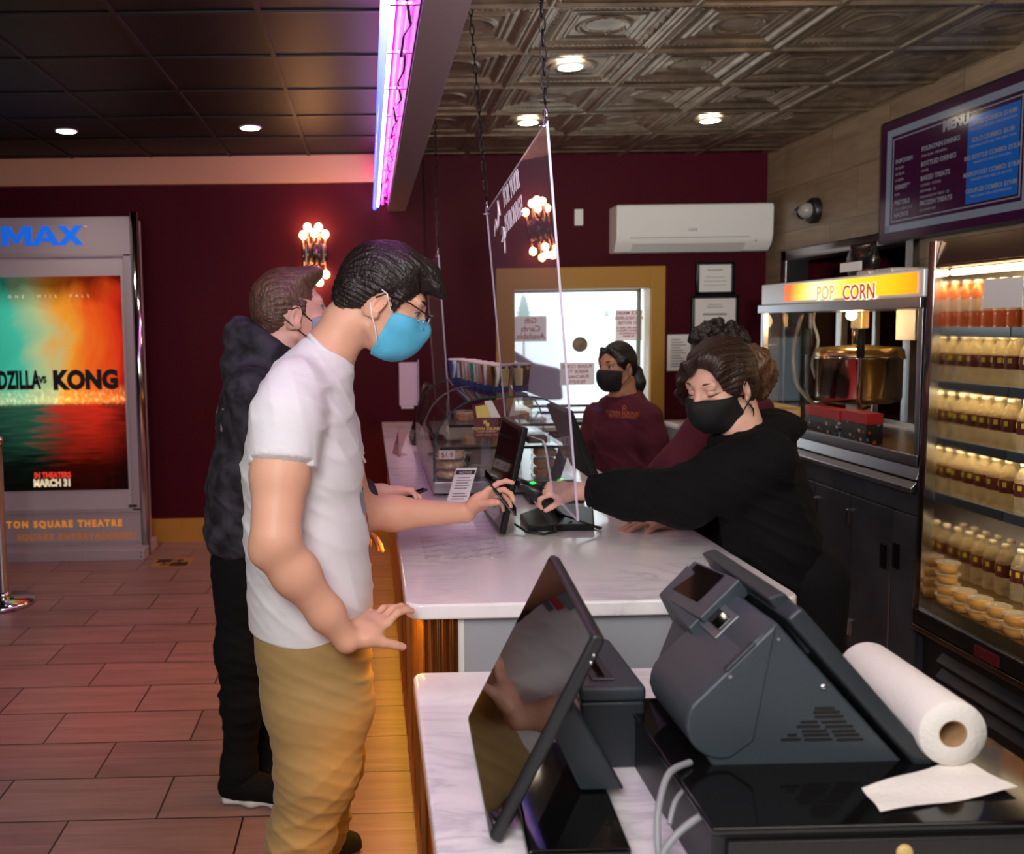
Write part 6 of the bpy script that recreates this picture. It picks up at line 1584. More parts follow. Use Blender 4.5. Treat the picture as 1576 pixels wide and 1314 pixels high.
# ---------------------------------------------------------------- man in the white T-shirt
def man_white():
    Y0 = 2.30
    A = lambda u, v, y=Y0: V(P(u, v, y=y))
    t = thing('person', 'person in white T-shirt, tan trousers and blue mask, holding out a phone at the counter', 'person', tuple(Vector((A(470, 1000)[0], Y0, 0))))
    sk = skin('skin_fair', S(222, 170, 142)); 
    h = Head(A(592, 462), (.905, -.03, -.42), (0, 0, 1), 1.08, .0035)
    B = Solid(); h.flesh(B)
    # neck, trunk, legs
    B.limb([h(-.035, 0, -.02), h(-.060, 0, -.085), A(505, 545), A(478, 590)], [(.058, .060), (.060, .060), (.066, .070), (.08, .12)], (0, 1, 0), .03)
    B.limb([A(478, 590), A(468, 660), A(470, 780), A(482, 960)], [(.085, .13), (.11, .15), (.11, .14), (.115, .14)], (0, 1, 0), .05)
    an, af = A(450, 1400, 2.17), A(462, 1350, 2.50)
    B.limb([A(482, 990, 2.2), A(495, 1170, 2.17), an, ], [(.105, .095), (.075, .07), (.05, .05)], (0, 1, 0), .04)
    B.limb([A(488, 990, 2.40), A(505, 1165, 2.46), af], [(.105, .095), (.075, .07), (.05, .05)], (0, 1, 0), .04)
    # near arm down to the counter's corner
    s1, e1, w1 = A(437, 622, 2.10), A(424, 842, 2.00), A(534, 985, 2.06)
    B.limb([s1, s1 * .5 + e1 * .5, e1 + V((0, 0, .03))], [(.064, .060), (.066, .060), (.058, .052)], (0, 1, 0), .03)
    m1 = e1 * .72 + w1 * .28
    B.limb([e1, m1, e1 * .3 + w1 * .7, w1], [(.056, .050), (.053, .047), (.040, .036), (.030, .031)], (0, 1, 0), .03)
    B.ell(e1 + V((-.030, 0, -.012)), (.026, .026, .028), None, .03)
    tip = A(637, 917, 2.235)
    d1 = unit(A(592, 945, 2.15) - w1)
    hand(B, w1 + d1 * .006, d1, (-.42, -.45, .80), (.35, -.75, -.45), 1.15, ((-.30, .55, .28), (-.25, .55, .28), (-.18, .58, .30), (-.05, .62, .32)), (.62, .50, -.40), .62, .14)
    # far arm holding the phone
    s2, e2, w2 = A(500, 620, 2.50), A(548, 790, 2.60), A(716, 789, 2.66)
    B.limb([s2, s2 * .5 + e2 * .5, e2], [(.062, .060), (.060, .056), (.056, .052)], (0, 1, 0), .03)
    B.limb([e2, e2 * .65 + w2 * .35, w2], [(.058, .054), (.050, .048), (.031, .033)], (0, 1, 0), .03)
    d2 = unit(A(752, 762, 2.665) - w2)
    hand(B, w2 + d2 * .006, d2, (-.55, .60, .55), (.10, -.55, .75), 1.08, ((.10, .35, .5), (.55, .75, .5), (.75, .7, .5), (.85, .7, .5)), (.75, .45, -.75), .10, .05)
    put_solid('body', B, .0042, sk, t)
    h.eyes(t, iris_b, -.35); dk = mat('dark_brow', S(30, 20, 16), .7); h.brows(t, dk, .004)
    # hair
    H = Solid()
    H.ell(h(-.020, 0, .036), h.r(.108, .088, .104), h.ax, .02)
    H.ell(h(.025, 0, .096), h.r(.078, .068, .036), (unit(h.f + h.u * .1), h.l, unit(h.u - h.f * .1)), .03)
    H.ell(h(.092, .0, .078), h.r(.044, .056, .019), (unit(h.f - h.u * .28), h.l, unit(h.u + h.f * .28)), .025)
    H.ell(h(-.075, 0, -.020), h.r(.050, .070, .065), h.ax, .03)
    for sg in (-1, 1): H.cone(h(.035, sg * .072, .02), h(.030, sg * .074, -.015), .012 * h.s, .007 * h.s, .012)
    H.ell(h(.105, 0, -.02), h.r(.07, .12, .075), h.ax, .015, '-'); H.ell(h(.06, 0, -.07), h.r(.075, .13, .062), h.ax, .02, '-')
    for sg in (-1, 1): H.ell(h(.002, sg * .095, -.025), h.r(.032, .035, .044), h.ax, .01, '-')
    H.half(h(-.06, 0, -.085), -h.u - h.f * .55, .012)
    H.warp(strands(h, 1.0))
    put_solid('hair', H, .003, hairmat('hair_black', S(24, 17, 17), S(40, 28, 26), (1.2, 3, .5)), t)
    # mask, loops, glasses
    mk = mat('surgical_blue', S(86, 186, 222), .75, bump=(90, .2, (1, 1, 6)))
    h.mask(mk, t, .003, .026, -.020, -.135, .012, .10)
    wl = mat('mask_loop', S(236, 236, 238), .7)
    for sg in (-1, 1):
        strap('ear_loop', [h(.036, sg * .068, -.030), h(.018, sg * .080, -.010), h(.002, sg * .090, .014), h(-.014, sg * .088, .018)], .0016, wl, t)
        strap('ear_loop', [h(.030, sg * .066, -.105), h(.008, sg * .076, -.07), h(-.012, sg * .086, -.045), h(-.026, sg * .088, -.02)], .0016, wl, t)
    put('mask_band', M().sheet([[Vector(h(.036 + .070 * math.cos(a), .067 * math.sin(a) * 1.02, -.0195 + .010 * math.cos(a))) for a in np.linspace(-1.45, 1.45, 17)], [Vector(h(.037 + .072 * math.cos(a), .068 * math.sin(a) * 1.02, -.030 + .010 * math.cos(a))) for a in np.linspace(-1.45, 1.45, 17)]]), wl, t)
    gm = mat('glasses_frame', S(30, 26, 28), .3, metal=.5)
    g = put('glasses', M().tube([Vector(h(.118, -.066, .006)), Vector(h(.06, -.082, .016)), Vector(h(.0, -.088, .014)), Vector(h(-.02, -.088, -.004))], .0022, 8)
            .tube([Vector(h(.118, .066, .006)), Vector(h(.06, .082, .016)), Vector(h(.0, .088, .014)), Vector(h(-.02, .088, -.004))], .0022, 8)
            .tube([Vector(h(.122 - .004 * abs(l) / .03, l, .010 + .003 * math.cos(l * 60))) for l in np.linspace(-.066, .066, 15)], .0022, 8), gm, t, weld=False)
    for sg in (-1, 1):
        rim = [Vector(h(.120 - .012 * (abs(.036 + .028 * math.cos(k * PI / 10)) / .06) ** 2, sg * (.036 + .028 * math.cos(k * PI / 10)), -.008 + .020 * math.sin(k * PI / 10))) for k in range(21)]
        put('lens', M().add(rim[:20], [tuple(range(20))]), 'clear', g); put('rim', M().tube(rim, .0012, 6), 'chrome', g)
    # T-shirt
    C = Solid()
    C.limb([A(506, 543), A(494, 566), A(478, 596)], [(.066, .078), (.078, .098), (.104, .15)], (0, 1, 0), .025, flat0=True)
    C.limb([A(478, 592), A(467, 640), A(466, 720), A(471, 820), A(478, 905), A(477, 958)], [(.098, .15), (.128, .19), (.150, .195), (.156, .187), (.158, .190), (.160, .196)], (0, 1, 0), .05, flat=True)
    sh = A(434, 718, 2.05)
    C.limb([A(452, 596, 2.14), A(440, 640, 2.09), sh], [(.072, .072), (.079, .078), (.083, .080)], (0, 1, 0), .045, flat=True)
    sf = s2 * .45 + e2 * .55
    C.limb([A(492, 600, 2.46), s2 * .8 + e2 * .2, sf], [(.068, .070), (.074, .074), (.078, .074)], (0, 1, 0), .045, flat=True)
    zs_ = lambda X, Y, Z: np.clip((np.sqrt((X - sh[0]) ** 2 + (Y - sh[1]) ** 2 + (Z - sh[2]) ** 2) - .085) / .06, 0, 1) * np.clip((Z - .80) / .08, .15, 1)
    C.warp(folds(3, .0065, [(40, 8, 26), (26, -10, 40), (14, 20, 55), (55, 6, 18)], zs_))
    tw = mat('white_cotton', S(228, 228, 232), .85, bump=(300, .12, (1, 1, 1)), sheen=.1)
    shirt_ = put_solid('t_shirt', C, .0048, tw, t)
    col = []
    for k in range(25):
        a = 2 * PI * k / 24; base = (A(478, 517) + A(538, 563)) / 2; ax_ = (A(538, 563) - A(478, 517)) / 2
        col.append(Vector(base + ax_ * math.cos(a) * 1.02 + V((0, .082 * math.sin(a), -.006 * math.sin(a) ** 2))))
    put('collar', M().tube(col, .0085, 8, caps=False), tw, t)
    for (v0, v1, ya, yb, cc) in ((752, 786, -.10, .10, S(150, 156, 170)), (788, 800, -.075, .075, S(206, 66, 50)), (802, 811, -.055, .055, S(110, 116, 130))):
        z0_, z1_ = A(565, v1)[2], A(565, v0)[2]
        pr_ = put('shirt_print', M().sheet([[(.0, Y0 + .04 + ya + (yb - ya) * i / 12, z0_ + (z1_ - z0_) * j / 4) for i in range(13)] for j in range(5)]), mat('print_' + str(v0), cc, .8), t)
        cling(pr_, shirt_, (1, 0, 0), .002)
    # trousers
    C = Solid()
    C.limb([A(477, 900), A(480, 960), A(486, 1040)], [(.140, .172), (.146, .180), (.150, .185)], (0, 1, 0), .04)
    C.limb([A(484, 1010, 2.21), A(492, 1090, 2.19), A(488, 1180, 2.17), A(462, 1290, 2.17), an + V((0, 0, .03))], [(.140, .105), (.128, .105), (.102, .098), (.080, .085), (.078, .082)], (0, 1, 0), .05, flat=True)
    C.limb([A(492, 1010, 2.40), A(502, 1090, 2.42), A(505, 1170, 2.45), A(490, 1270, 2.49), af + V((0, 0, .03))], [(.135, .105), (.120, .105), (.098, .095), (.080, .085), (.078, .08)], (0, 1, 0), .05, flat=True)
    zk = lambda X, Y, Z: .25 + .95 * np.clip((.62 - Z) / .3, 0, 1) + .6 * np.exp(-((Z - .72) / .08) ** 2)
    C.warp(folds(8, .0075, [(16, 6, 62), (-22, 8, 50), (30, 4, 70)], zk))
    kh = mat('khaki_twill', S(160, 132, 80), .75, bump=(400, .1, (1, 1, 1)), sheen=.1)
    put_solid('trousers', C, .0055, kh, t)
    p = A(514, 1008, 2.04); put('stud', M().lathe([(0, .003), (.004, .002), (.005, 0)], Vector((p[0], Y0 - .198, p[2])), 12, (0, -1, 0)), 'black', t)
    foot('shoe', t, (an[0] - .07, an[1], 0), (1, -.05), .30, mat('shoe_black', S(22, 21, 22), .6), 'rubber')
    q = P(424, 1330, z=0)
    foot('shoe', t, (q.x, 2.47, 0), (1, .42), .285, MT['rubber'], MT['rubber'])
    # the phone he holds
    c = A(769, 758, 2.665); dl = unit((.62, 0, -.785)); dw = unit((.15, .96, .12)); dw = unit(dw - dl * (dw @ dl)); dn = np.cross(dl, dw)
    ph = thing('smartphone', 'dark smartphone held out towards the register by the person in white', 'phone', tuple(c))
    put('phone_body', M().obox(c, (dl, dw, dn), (.080, .037, .0042)), mat('phone_black', S(24, 24, 28), .2), ph, .003, 3)
    s_ = 1 if dn[0] > 0 else -1
    put('phone_screen', M().obox(c + dn * s_ * .0044, (dl, dw, dn), (.076, .034, .0003)), 'gloss_black', ph)
    put('phone_edge', M().obox(c, (dl, dw, dn), (.0803, .0373, .0016)), mat('phone_metal', S(120, 116, 126), .25, metal=.9), ph, .001)
man_white()
# ---------------------------------------------------------------- man in the dark mottled hoodie
def man_dark():
    Y0 = 2.95
    A = lambda u, v, y=Y0: V(P(u, v, y=y))
    t = thing('person', 'person in mottled dark hoodie, black trousers and grey mask, standing behind the one in white', 'person', (A(385, 900)[0], Y0, 0))
    sk = skin('skin_pale', S(224, 172, 156)); h = Head(A(449, 480), (.93, .30, .10), (0, 0, 1), 1.12)
    B = Solid(); h.flesh(B)
    B.limb([h(-.035, 0, -.02), h(-.05, 0, -.10), A(420, 565)], [(.058, .058), (.060, .062), (.08, .12)], (-.3, 1, 0), .03)
    B.limb([A(405, 590), A(398, 680), A(388, 850)], [(.10, .15), (.11, .16), (.11, .15)], (0, 1, 0), .05)
    an, af = A(367, 1225, 2.87), A(420, 1225, 3.06)
    B.limb([A(385, 880, 2.86), A(374, 1050, 2.86), an], [(.08, .075), (.050, .050), (.036, .036)], (0, 1, 0), .03)
    B.limb([A(395, 880, 3.06), A(409, 1050, 3.06), af], [(.08, .075), (.050, .050), (.036, .036)], (0, 1, 0), .03)
    s1, e1, w1 = A(385, 600, 2.74), A(452, 768, 2.72), A(588, 758, 2.86)
    B.limb([s1, e1, w1], [(.06, .058), (.05, .048), (.031, .03)], (0, 1, 0), .03)
    d1 = unit(A(630, 756, 2.88) - w1)
    hand(B, w1 + d1 * .005, d1, (.1, .35, .9), (.1, .95, .3), 1.05, ((.5, .7, .5), (.6, .8, .5), (.65, .8, .5), (.7, .8, .5)), (.85, .35, .2), .25, .05)
    s2, e2, w2 = A(412, 600, 3.16), A(450, 790, 3.24), A(528, 806, 3.2)
    B.limb([s2, e2, w2], [(.06, .058), (.05, .048), (.031, .03)], (0, 1, 0), .03)
    d2 = unit((.9, 0, -.35)); hand(B, w2 + d2 * .005, d2, (.3, .3, .9), (0, -1, .2), 1.05)
    put_solid('body', B, .0045, sk, t)
    h.eyes(t, iris_g, .05, -.1); h.brows(t, mat('brown_brow', S(112, 78, 62), .7))
    H = Solid()
    H.ell(h(-.020, 0, .034), h.r(.102, .080, .100), h.ax, .02)
    H.ell(h(.045, .0, .100), h.r(.066, .060, .030), (unit(h.f + h.u * .12), h.l, unit(h.u - h.f * .12)), .03)
    H.ell(h(-.068, 0, -.015), h.r(.045, .064, .060), h.ax, .03)
    for sg in (-1, 1): H.cone(h(.020, sg * .072, .02), h(.018, sg * .074, -.012), .010 * h.s, .005 * h.s, .012)
    H.ell(h(.120, 0, .0), h.r(.075, .12, .082), h.ax, .012, '-'); H.ell(h(.06, 0, -.07), h.r(.075, .13, .062), h.ax, .02, '-')
    for sg in (-1, 1): H.ell(h(-.002, sg * .095, -.025), h.r(.030, .032, .042), h.ax, .01, '-')
    H.half(h(-.06, 0, -.070), -h.u - h.f * .5, .012); H.warp(strands(h, .8))
    put_solid('hair', H, .0035, hairmat('hair_brown', S(74, 50, 42), S(112, 80, 66), (1.2, 3, .5)), t)
    mk = mat('mask_grey', S(158, 152, 166), .85)
    h.mask(mk, t, .0035, .040, -.030, -.13, .016, .05)
    bl = mat('loop_black', S(18, 16, 18), .7)
    for sg in (-1, 1):
        strap('ear_loop', [h(.048, sg * .064, -.040), h(.020, sg * .078, -.012), h(.000, sg * .088, .012), h(-.022, sg * .085, .008)], .0024, bl, t)
        strap('ear_loop', [h(.046, sg * .058, -.100), h(.012, sg * .074, -.07), h(-.020, sg * .082, -.04), h(-.045, sg * .074, -.012)], .0024, bl, t)
    hd = mat('mottled_hoodie', S(56, 54, 64), .85, var=(16, S(20, 19, 25), .42, .62, (1, 1, 1)))
    C = Solid()
    C.limb([A(425, 545), A(405, 578), A(398, 640), A(388, 740), A(382, 815), A(382, 832)], [(.09, .10), (.115, .16), (.130, .20), (.140, .20), (.138, .19), (.125, .18)], (0, 1, 0), .05, flat=True, flat0=True)
    C.limb([s1, s1 * .5 + e1 * .5, e1, e1 * .3 + w1 * .7, w1], [(.085, .080), (.078, .075), (.068, .066), (.052, .050), (.040, .038)], (0, 1, 0), .04, flat=True)
    C.limb([s2, s2 * .5 + e2 * .5, e2, w2], [(.085, .080), (.078, .075), (.068, .066), (.042, .040)], (0, 1, 0), .04, flat=True)
    # hood bunched round the neck
    nk = A(425, 540)
    for k in range(13):
        a = 2 * PI * k / 13; bk = .5 - .5 * math.cos(a)
        C.ell(nk + V((.095 * math.cos(a) - .02, .100 * math.sin(a), -.045 * math.cos(a) + .012 * bk)), (.042 + .022 * bk, .045, .038 + .026 * bk), None, .02)
    C.ell(A(378, 560), (.085, .12, .065), None, .04)
    C.warp(folds(5, .007, [(30, 10, 30), (20, -14, 44), (44, 8, 10)]))
    hoodie_ = put_solid('hoodie', C, .0055, hd, t)
    lt = text('back_lettering', 'N', .11, Vector(A(337, 662, 2.84)), (.75, -.66, 0), (.05, 0, 1), mat('hoodie_print', S(150, 130, 128), .8), t)
    cling(lt, hoodie_, (-.35, -.93, 0))
    C = Solid()
    C.limb([A(384, 800), A(386, 850), A(388, 900)], [(.118, .165), (.125, .17), (.12, .165)], (0, 1, 0), .04)
    C.limb([A(383, 890, 2.87), A(374, 1000, 2.86), A(374, 1080, 2.86), A(368, 1180, 2.87), an + V((0, 0, .01))], [(.115, .095), (.088, .085), (.068, .07), (.056, .06), (.052, .055)], (0, 1, 0), .05, flat=True)
    C.limb([A(395, 890, 3.05), A(405, 1000, 3.06), A(412, 1080, 3.06), A(418, 1180, 3.06), af + V((0, 0, .01))], [(.115, .095), (.088, .085), (.068, .07), (.056, .06), (.052, .055)], (0, 1, 0), .05, flat=True)
    C.warp(folds(9, .006, [(16, 6, 62), (-22, 8, 50), (30, 4, 70)]))
    put_solid('trousers', C, .006, mat('black_denim', S(15, 14, 16), .9, spec=.2), t)
    wsole = mat('white_sole', S(206, 202, 198), .6)
    hl = P(330, 1262, z=.02)
    foot('shoe', t, (hl.x, 2.86, 0), (1, -.10), .31, mat('shoe_knit', S(10, 10, 11), .85, spec=.2, bump=(160, .3, (1, 1, 1))), wsole)
    foot('shoe', t, (af[0] - .075, 3.06, 0), (1, .06), .30, bpy.data.materials['shoe_knit'], wsole)
    c = A(622, 765, 2.90); dl = unit((.92, .15, .30)); dn = unit((-.28, .1, .95)); dn = unit(dn - dl * (dn @ dl)); dw = np.cross(dn, dl)
    ph = thing('smartphone', 'black smartphone held low over the counter by the person in the dark hoodie', 'phone', tuple(c))
    put('phone_body', M().obox(c, (dl, dw, dn), (.078, .036, .0045)), bpy.data.materials['phone_black'], ph, .003, 3)
    put('phone_screen', M().obox(c + dn * .0047, (dl, dw, dn), (.074, .033, .0003)), 'gloss_black', ph)
man_dark()
# ---------------------------------------------------------------- clerk in the black hoodie
def clerk_black():
    Y0 = 2.66
    A = lambda u, v, y=Y0: V(P(u, v, y=y))
    t = thing('person', 'person in black hoodie and black mask behind the counter, reaching out with a scanner', 'person', (A(1195, 900)[0] + .02, Y0, 0))
    sk = skin('skin_light', S(226, 178, 156)); h = Head(A(1107, 590, 2.68), (-.82, -.48, -.30), (-.02, 0, 1), 1.06)
    B = Solid(); h.flesh(B)
    B.limb([h(-.035, 0, -.02), h(-.055, 0, -.09), A(1150, 690, 2.66)], [(.052, .052), (.052, .054), (.08, .11)], (.2, 1, 0), .03)
    B.limb([A(1160, 710), A(1172, 800), A(1204, 930), A(1212, 1010)], [(.09, .13), (.10, .13), (.09, .12), (.09, .12)], (.2, 1, 0), .05)
    xc = A(1218, 1000)[0]
    for dy in (-.10, .10): B.limb([(xc, Y0 + dy, .80), (xc + .01, Y0 + dy, .45), (xc + .02, Y0 + dy, .09)], [(.09, .085), (.06, .06), (.045, .045)], (0, 1, 0), .04)
    s1, e1, w1 = A(1180, 705, 2.50), A(1052, 766, 2.62), A(886, 755, 2.78)
    B.limb([s1, e1, w1], [(.05, .05), (.045, .045), (.027, .029)], (0, 1, 0), .03)
    d1 = unit(A(842, 752, 2.80) - w1)
    hand(B, w1 + d1 * .0, d1, (-.25, -.35, .85), (-.1, -.75, -.2), .98, ((.62, .85, .6), (.50, .85, .7), (.6, .85, .7), (.65, .9, .7)), (.75, .2, -.55), .35, .06)
    s2, e2, w2 = A(1110, 715, 2.86), A(1075, 812, 3.02), A(1022, 808, 2.98)
    B.limb([s2, e2, w2], [(.05, .05), (.042, .042), (.027, .027)], (0, 1, 0), .03)
    d2 = unit((-.97, -.1, -.12)); w2[2] = ZU + .035
    hand(B, w2, d2, (-.1, 0, 1), (0, -1, 0), .98, (.12, .1, .1, .12), (.8, .5, -.1))
    put_solid('body', B, .0042, sk, t)
    # lowered eyelids with dark liner
    for sg in (-1, 1):
        pts = [Vector(h(.0935 - .012 * abs(q - .2) ** 1.5 * 2, sg * (.031 + .019 * q), -.001 - .004 * (1 - q * q))) for q in np.linspace(-1, 1.25, 9)]
        put('eyeliner', M().tube(pts, [.001, .0014, .0018, .002, .002, .002, .0018, .0014, .0006], 6), mat('liner', S(30, 22, 40), .6) if 'liner' not in bpy.data.materials else bpy.data.materials['liner'], t)
        put('eyelid', M().ball(Vector(h(.0775, sg * .031, .003)), .0142 * h.s, 16), sk, t)
    h.brows(t, mat('brow_chestnut', S(96, 62, 50), .7), .0026)
    hm = hairmat('hair_dark_brown', S(34, 21, 18), S(58, 38, 28), (1.2, 3, .5))
    H = Solid()
    H.ell(h(-.025, 0, .030), h.r(.105, .090, .106), h.ax, .02)
    H.ell(h(.025, .006, .092), h.r(.064, .062, .028), (unit(h.f + h.u * .15), h.l, unit(h.u - h.f * .15)), .03)
    H.ell(h(-.06, 0, -.030), h.r(.055, .074, .066), h.ax, .03)
    # fringe sweeping across the far temple, and the near side swept to the bun
    H.limb([h(.080, .020, .092), h(.065, .060, .062), h(.020, .080, .020), h(-.03, .082, -.01)], [(.010, .026), (.010, .026), (.010, .026), (.010, .026)], h.u, .025)
    H.ell(h(.112, .0, .004), h.r(.072, .076, .084), h.ax, .008, '-'); H.ell(h(.07, 0, -.08), h.r(.080, .13, .062), h.ax, .015, '-')
    for sg in (-1, 1): H.ell(h(-.004, sg * .100, -.028), h.r(.026, .034, .040), h.ax, .008, '-')
    H.half(h(-.06, 0, -.085), -h.u - h.f * .4, .012); H.warp(strands(h, .6, .3))
    put_solid('hair', H, .0032, hm, t)
    Fr = Solid(); Fr.limb([h(.070, .020, .104), h(.098, -.018, .084), h(.101, -.048, .050), h(.090, -.072, .005), h(.070, -.081, -.045)], [(.007, .022), (.006, .020), (.005, .018), (.005, .014), (.003, .007)], h.u + h.l * .5, .02)
    put_solid('fringe', Fr, .003, hm, t)
    Bn = Solid()
    Bn.limb([h(-.10, .01, .02), h(-.145, .012, .015), h(-.165, .012, -.03), h(-.150, .012, -.080)], [(.040, .040), (.050, .052), (.048, .05), (.028, .03)], h.l, .03)
    Bn.warp(lambda X, Y, Z: .0022 * np.sin(330 * X + 200 * Z) * np.sin(150 * Y) + .003 * np.sin(120 * X - 80 * Z))
    put_solid('ponytail', Bn, .0035, hairmat('hair_bun', S(66, 42, 30), S(112, 78, 50), (2, 2, .5)), t)
    for k in range(5):
        o_ = h(-.005 - .012 * k * .4, .075, -.055 - .004 * k); strap('loose_strand', [o_, o_ + h.l * .012 - h.u * .025 + h.f * .006 * (k - 2), o_ + h.l * .004 - h.u * .055 + h.f * .010 * (k - 2)], .0012, hm, t)
    mk = mat('mask_black', S(15, 14, 16), .8)
    h.mask(mk, t, .003, .012, -.027, -.135, .016, .22)
    for sg in (-1, 1):
        strap('ear_loop', [h(.034, sg * .070, -.038), h(.014, sg * .082, -.015), h(-.006, sg * .090, .010), h(-.028, sg * .086, .004)], .0018, mk, t)
        strap('ear_loop', [h(.026, sg * .064, -.095), h(.006, sg * .076, -.07), h(-.012, sg * .084, -.05), h(-.035, sg * .080, -.015)], .0018, mk, t)
    C = Solid()
    C.limb([A(1146, 668), A(1158, 705), A(1170, 760), A(1186, 830), A(1206, 930), A(1212, 1000)], [(.075, .085), (.115, .155), (.130, .175), (.130, .18), (.112, .175), (.110, .175)], (.2, 1, 0), .05, flat=True, flat0=True)
    C.limb([s1, s1 * .5 + e1 * .5, e1, e1 * .5 + w1 * .5, w1 + V((.01, 0, 0))], [(.085, .085), (.088, .080), (.088, .078), (.074, .066), (.052, .050)], (0, 1, 0), .05, flat=True)
    C.limb([s2, e2, w2 + V((.03, 0, .01))], [(.085, .08), (.062, .06), (.042, .042)], (0, 1, 0), .05, flat=True)
    C.ell(A(1195, 655, 2.70), (.075, .12, .055), None, .04)
    nk = A(1150, 668, 2.66)
    for k in range(12):
        a = 2 * PI * k / 12; bk = .5 + .5 * math.cos(a)
        C.ell(nk + V((.085 * math.cos(a), .095 * math.sin(a), .03 * math.cos(a) - .005)), (.030 + .02 * bk, .034, .030 + .018 * bk), None, .02)
    zc_ = lambda X, Y, Z: np.clip((np.sqrt((X - w1[0]) ** 2 + (Y - w1[1]) ** 2 + (Z - w1[2]) ** 2) - .07) / .06, 0, 1)
    C.warp(folds(11, .007, [(34, 10, 20), (20, -14, 44), (12, 18, 36)], zc_))
    put_solid('hoodie', C, .0055, mat('black_fleece', S(13, 12, 14), .9, spec=.2, bump=(200, .1, (1, 1, 1))), t)
    C = Solid()
    for dy in (-.10, .10): C.limb([(xc, Y0 + dy, .82), (xc + .01, Y0 + dy, .45), (xc + .02, Y0 + dy, .10)], [(.115, .10), (.085, .085), (.075, .075)], (0, 1, 0), .04, flat=True)
    put_solid('trousers', C, .009, mat('black_cotton', S(14, 13, 15), .9, spec=.2), t)
    for dy in (-.10, .10): foot('shoe', t, (xc + .09, Y0 + dy, 0), (-1, 0), .26, 'rubber', 'rubber')
    ring = Vector(w2 + d2 * .125 + V((0, 0, .004)))
    put('ring', M().lathe([(.0085, -.002), (.0105, -.002), (.0105, .002), (.0085, .002), (.0085, -.002)], ring, 16, tuple(d2)), 'chrome', t)
    # the scanner she holds
    c = A(826, 762, 2.82)
    sc_ = thing('barcode_scanner', 'black handheld barcode scanner with a green light, gripped in front of the raised phone', 'scanner', tuple(c))
    hx = unit((-.93, .1, .30)); 
    C = Solid(); C.limb([c + hx * .055 + V((0, 0, .02)), c + V((0, 0, .012)), c - hx * .05], [(.020, .032), (.021, .028), (.016, .020)], (0, 1, 0), .02)
    C.limb([c + V((0, 0, .005)), c + V((.055, .01, -.085))], [(.020, .017), (.017, .016)], (0, 1, 0), .02)
    put_solid('scanner_body', C, .0035, 'black', sc_)
    put('scan_window', M().obox(c + hx * .075 + V((0, 0, .021)), (hx, unit((.1, .99, 0)), np.cross(hx, unit((.1, .99, 0)))), (.002, .026, .011)), 'gloss_black', sc_)
    gp_ = A(820, 743, 2.79)
    put('green_light', M().ball(Vector(gp_), 1, 12, (.011, .006, .005)), mat('green_glow', S(20, 200, 60), .4, emit=S(30, 230, 70), estr=1.6), sc_)
    pts = [c + V((.055, .01, -.085)), c + V((.07, .02, -.13)), c + V((.05, .10, -.155)), c + V((.0, .16, -.155))]
    put('cord', M().tube([Vector(q) for q in pts], .003, 8), 'black', sc_)
clerk_black()
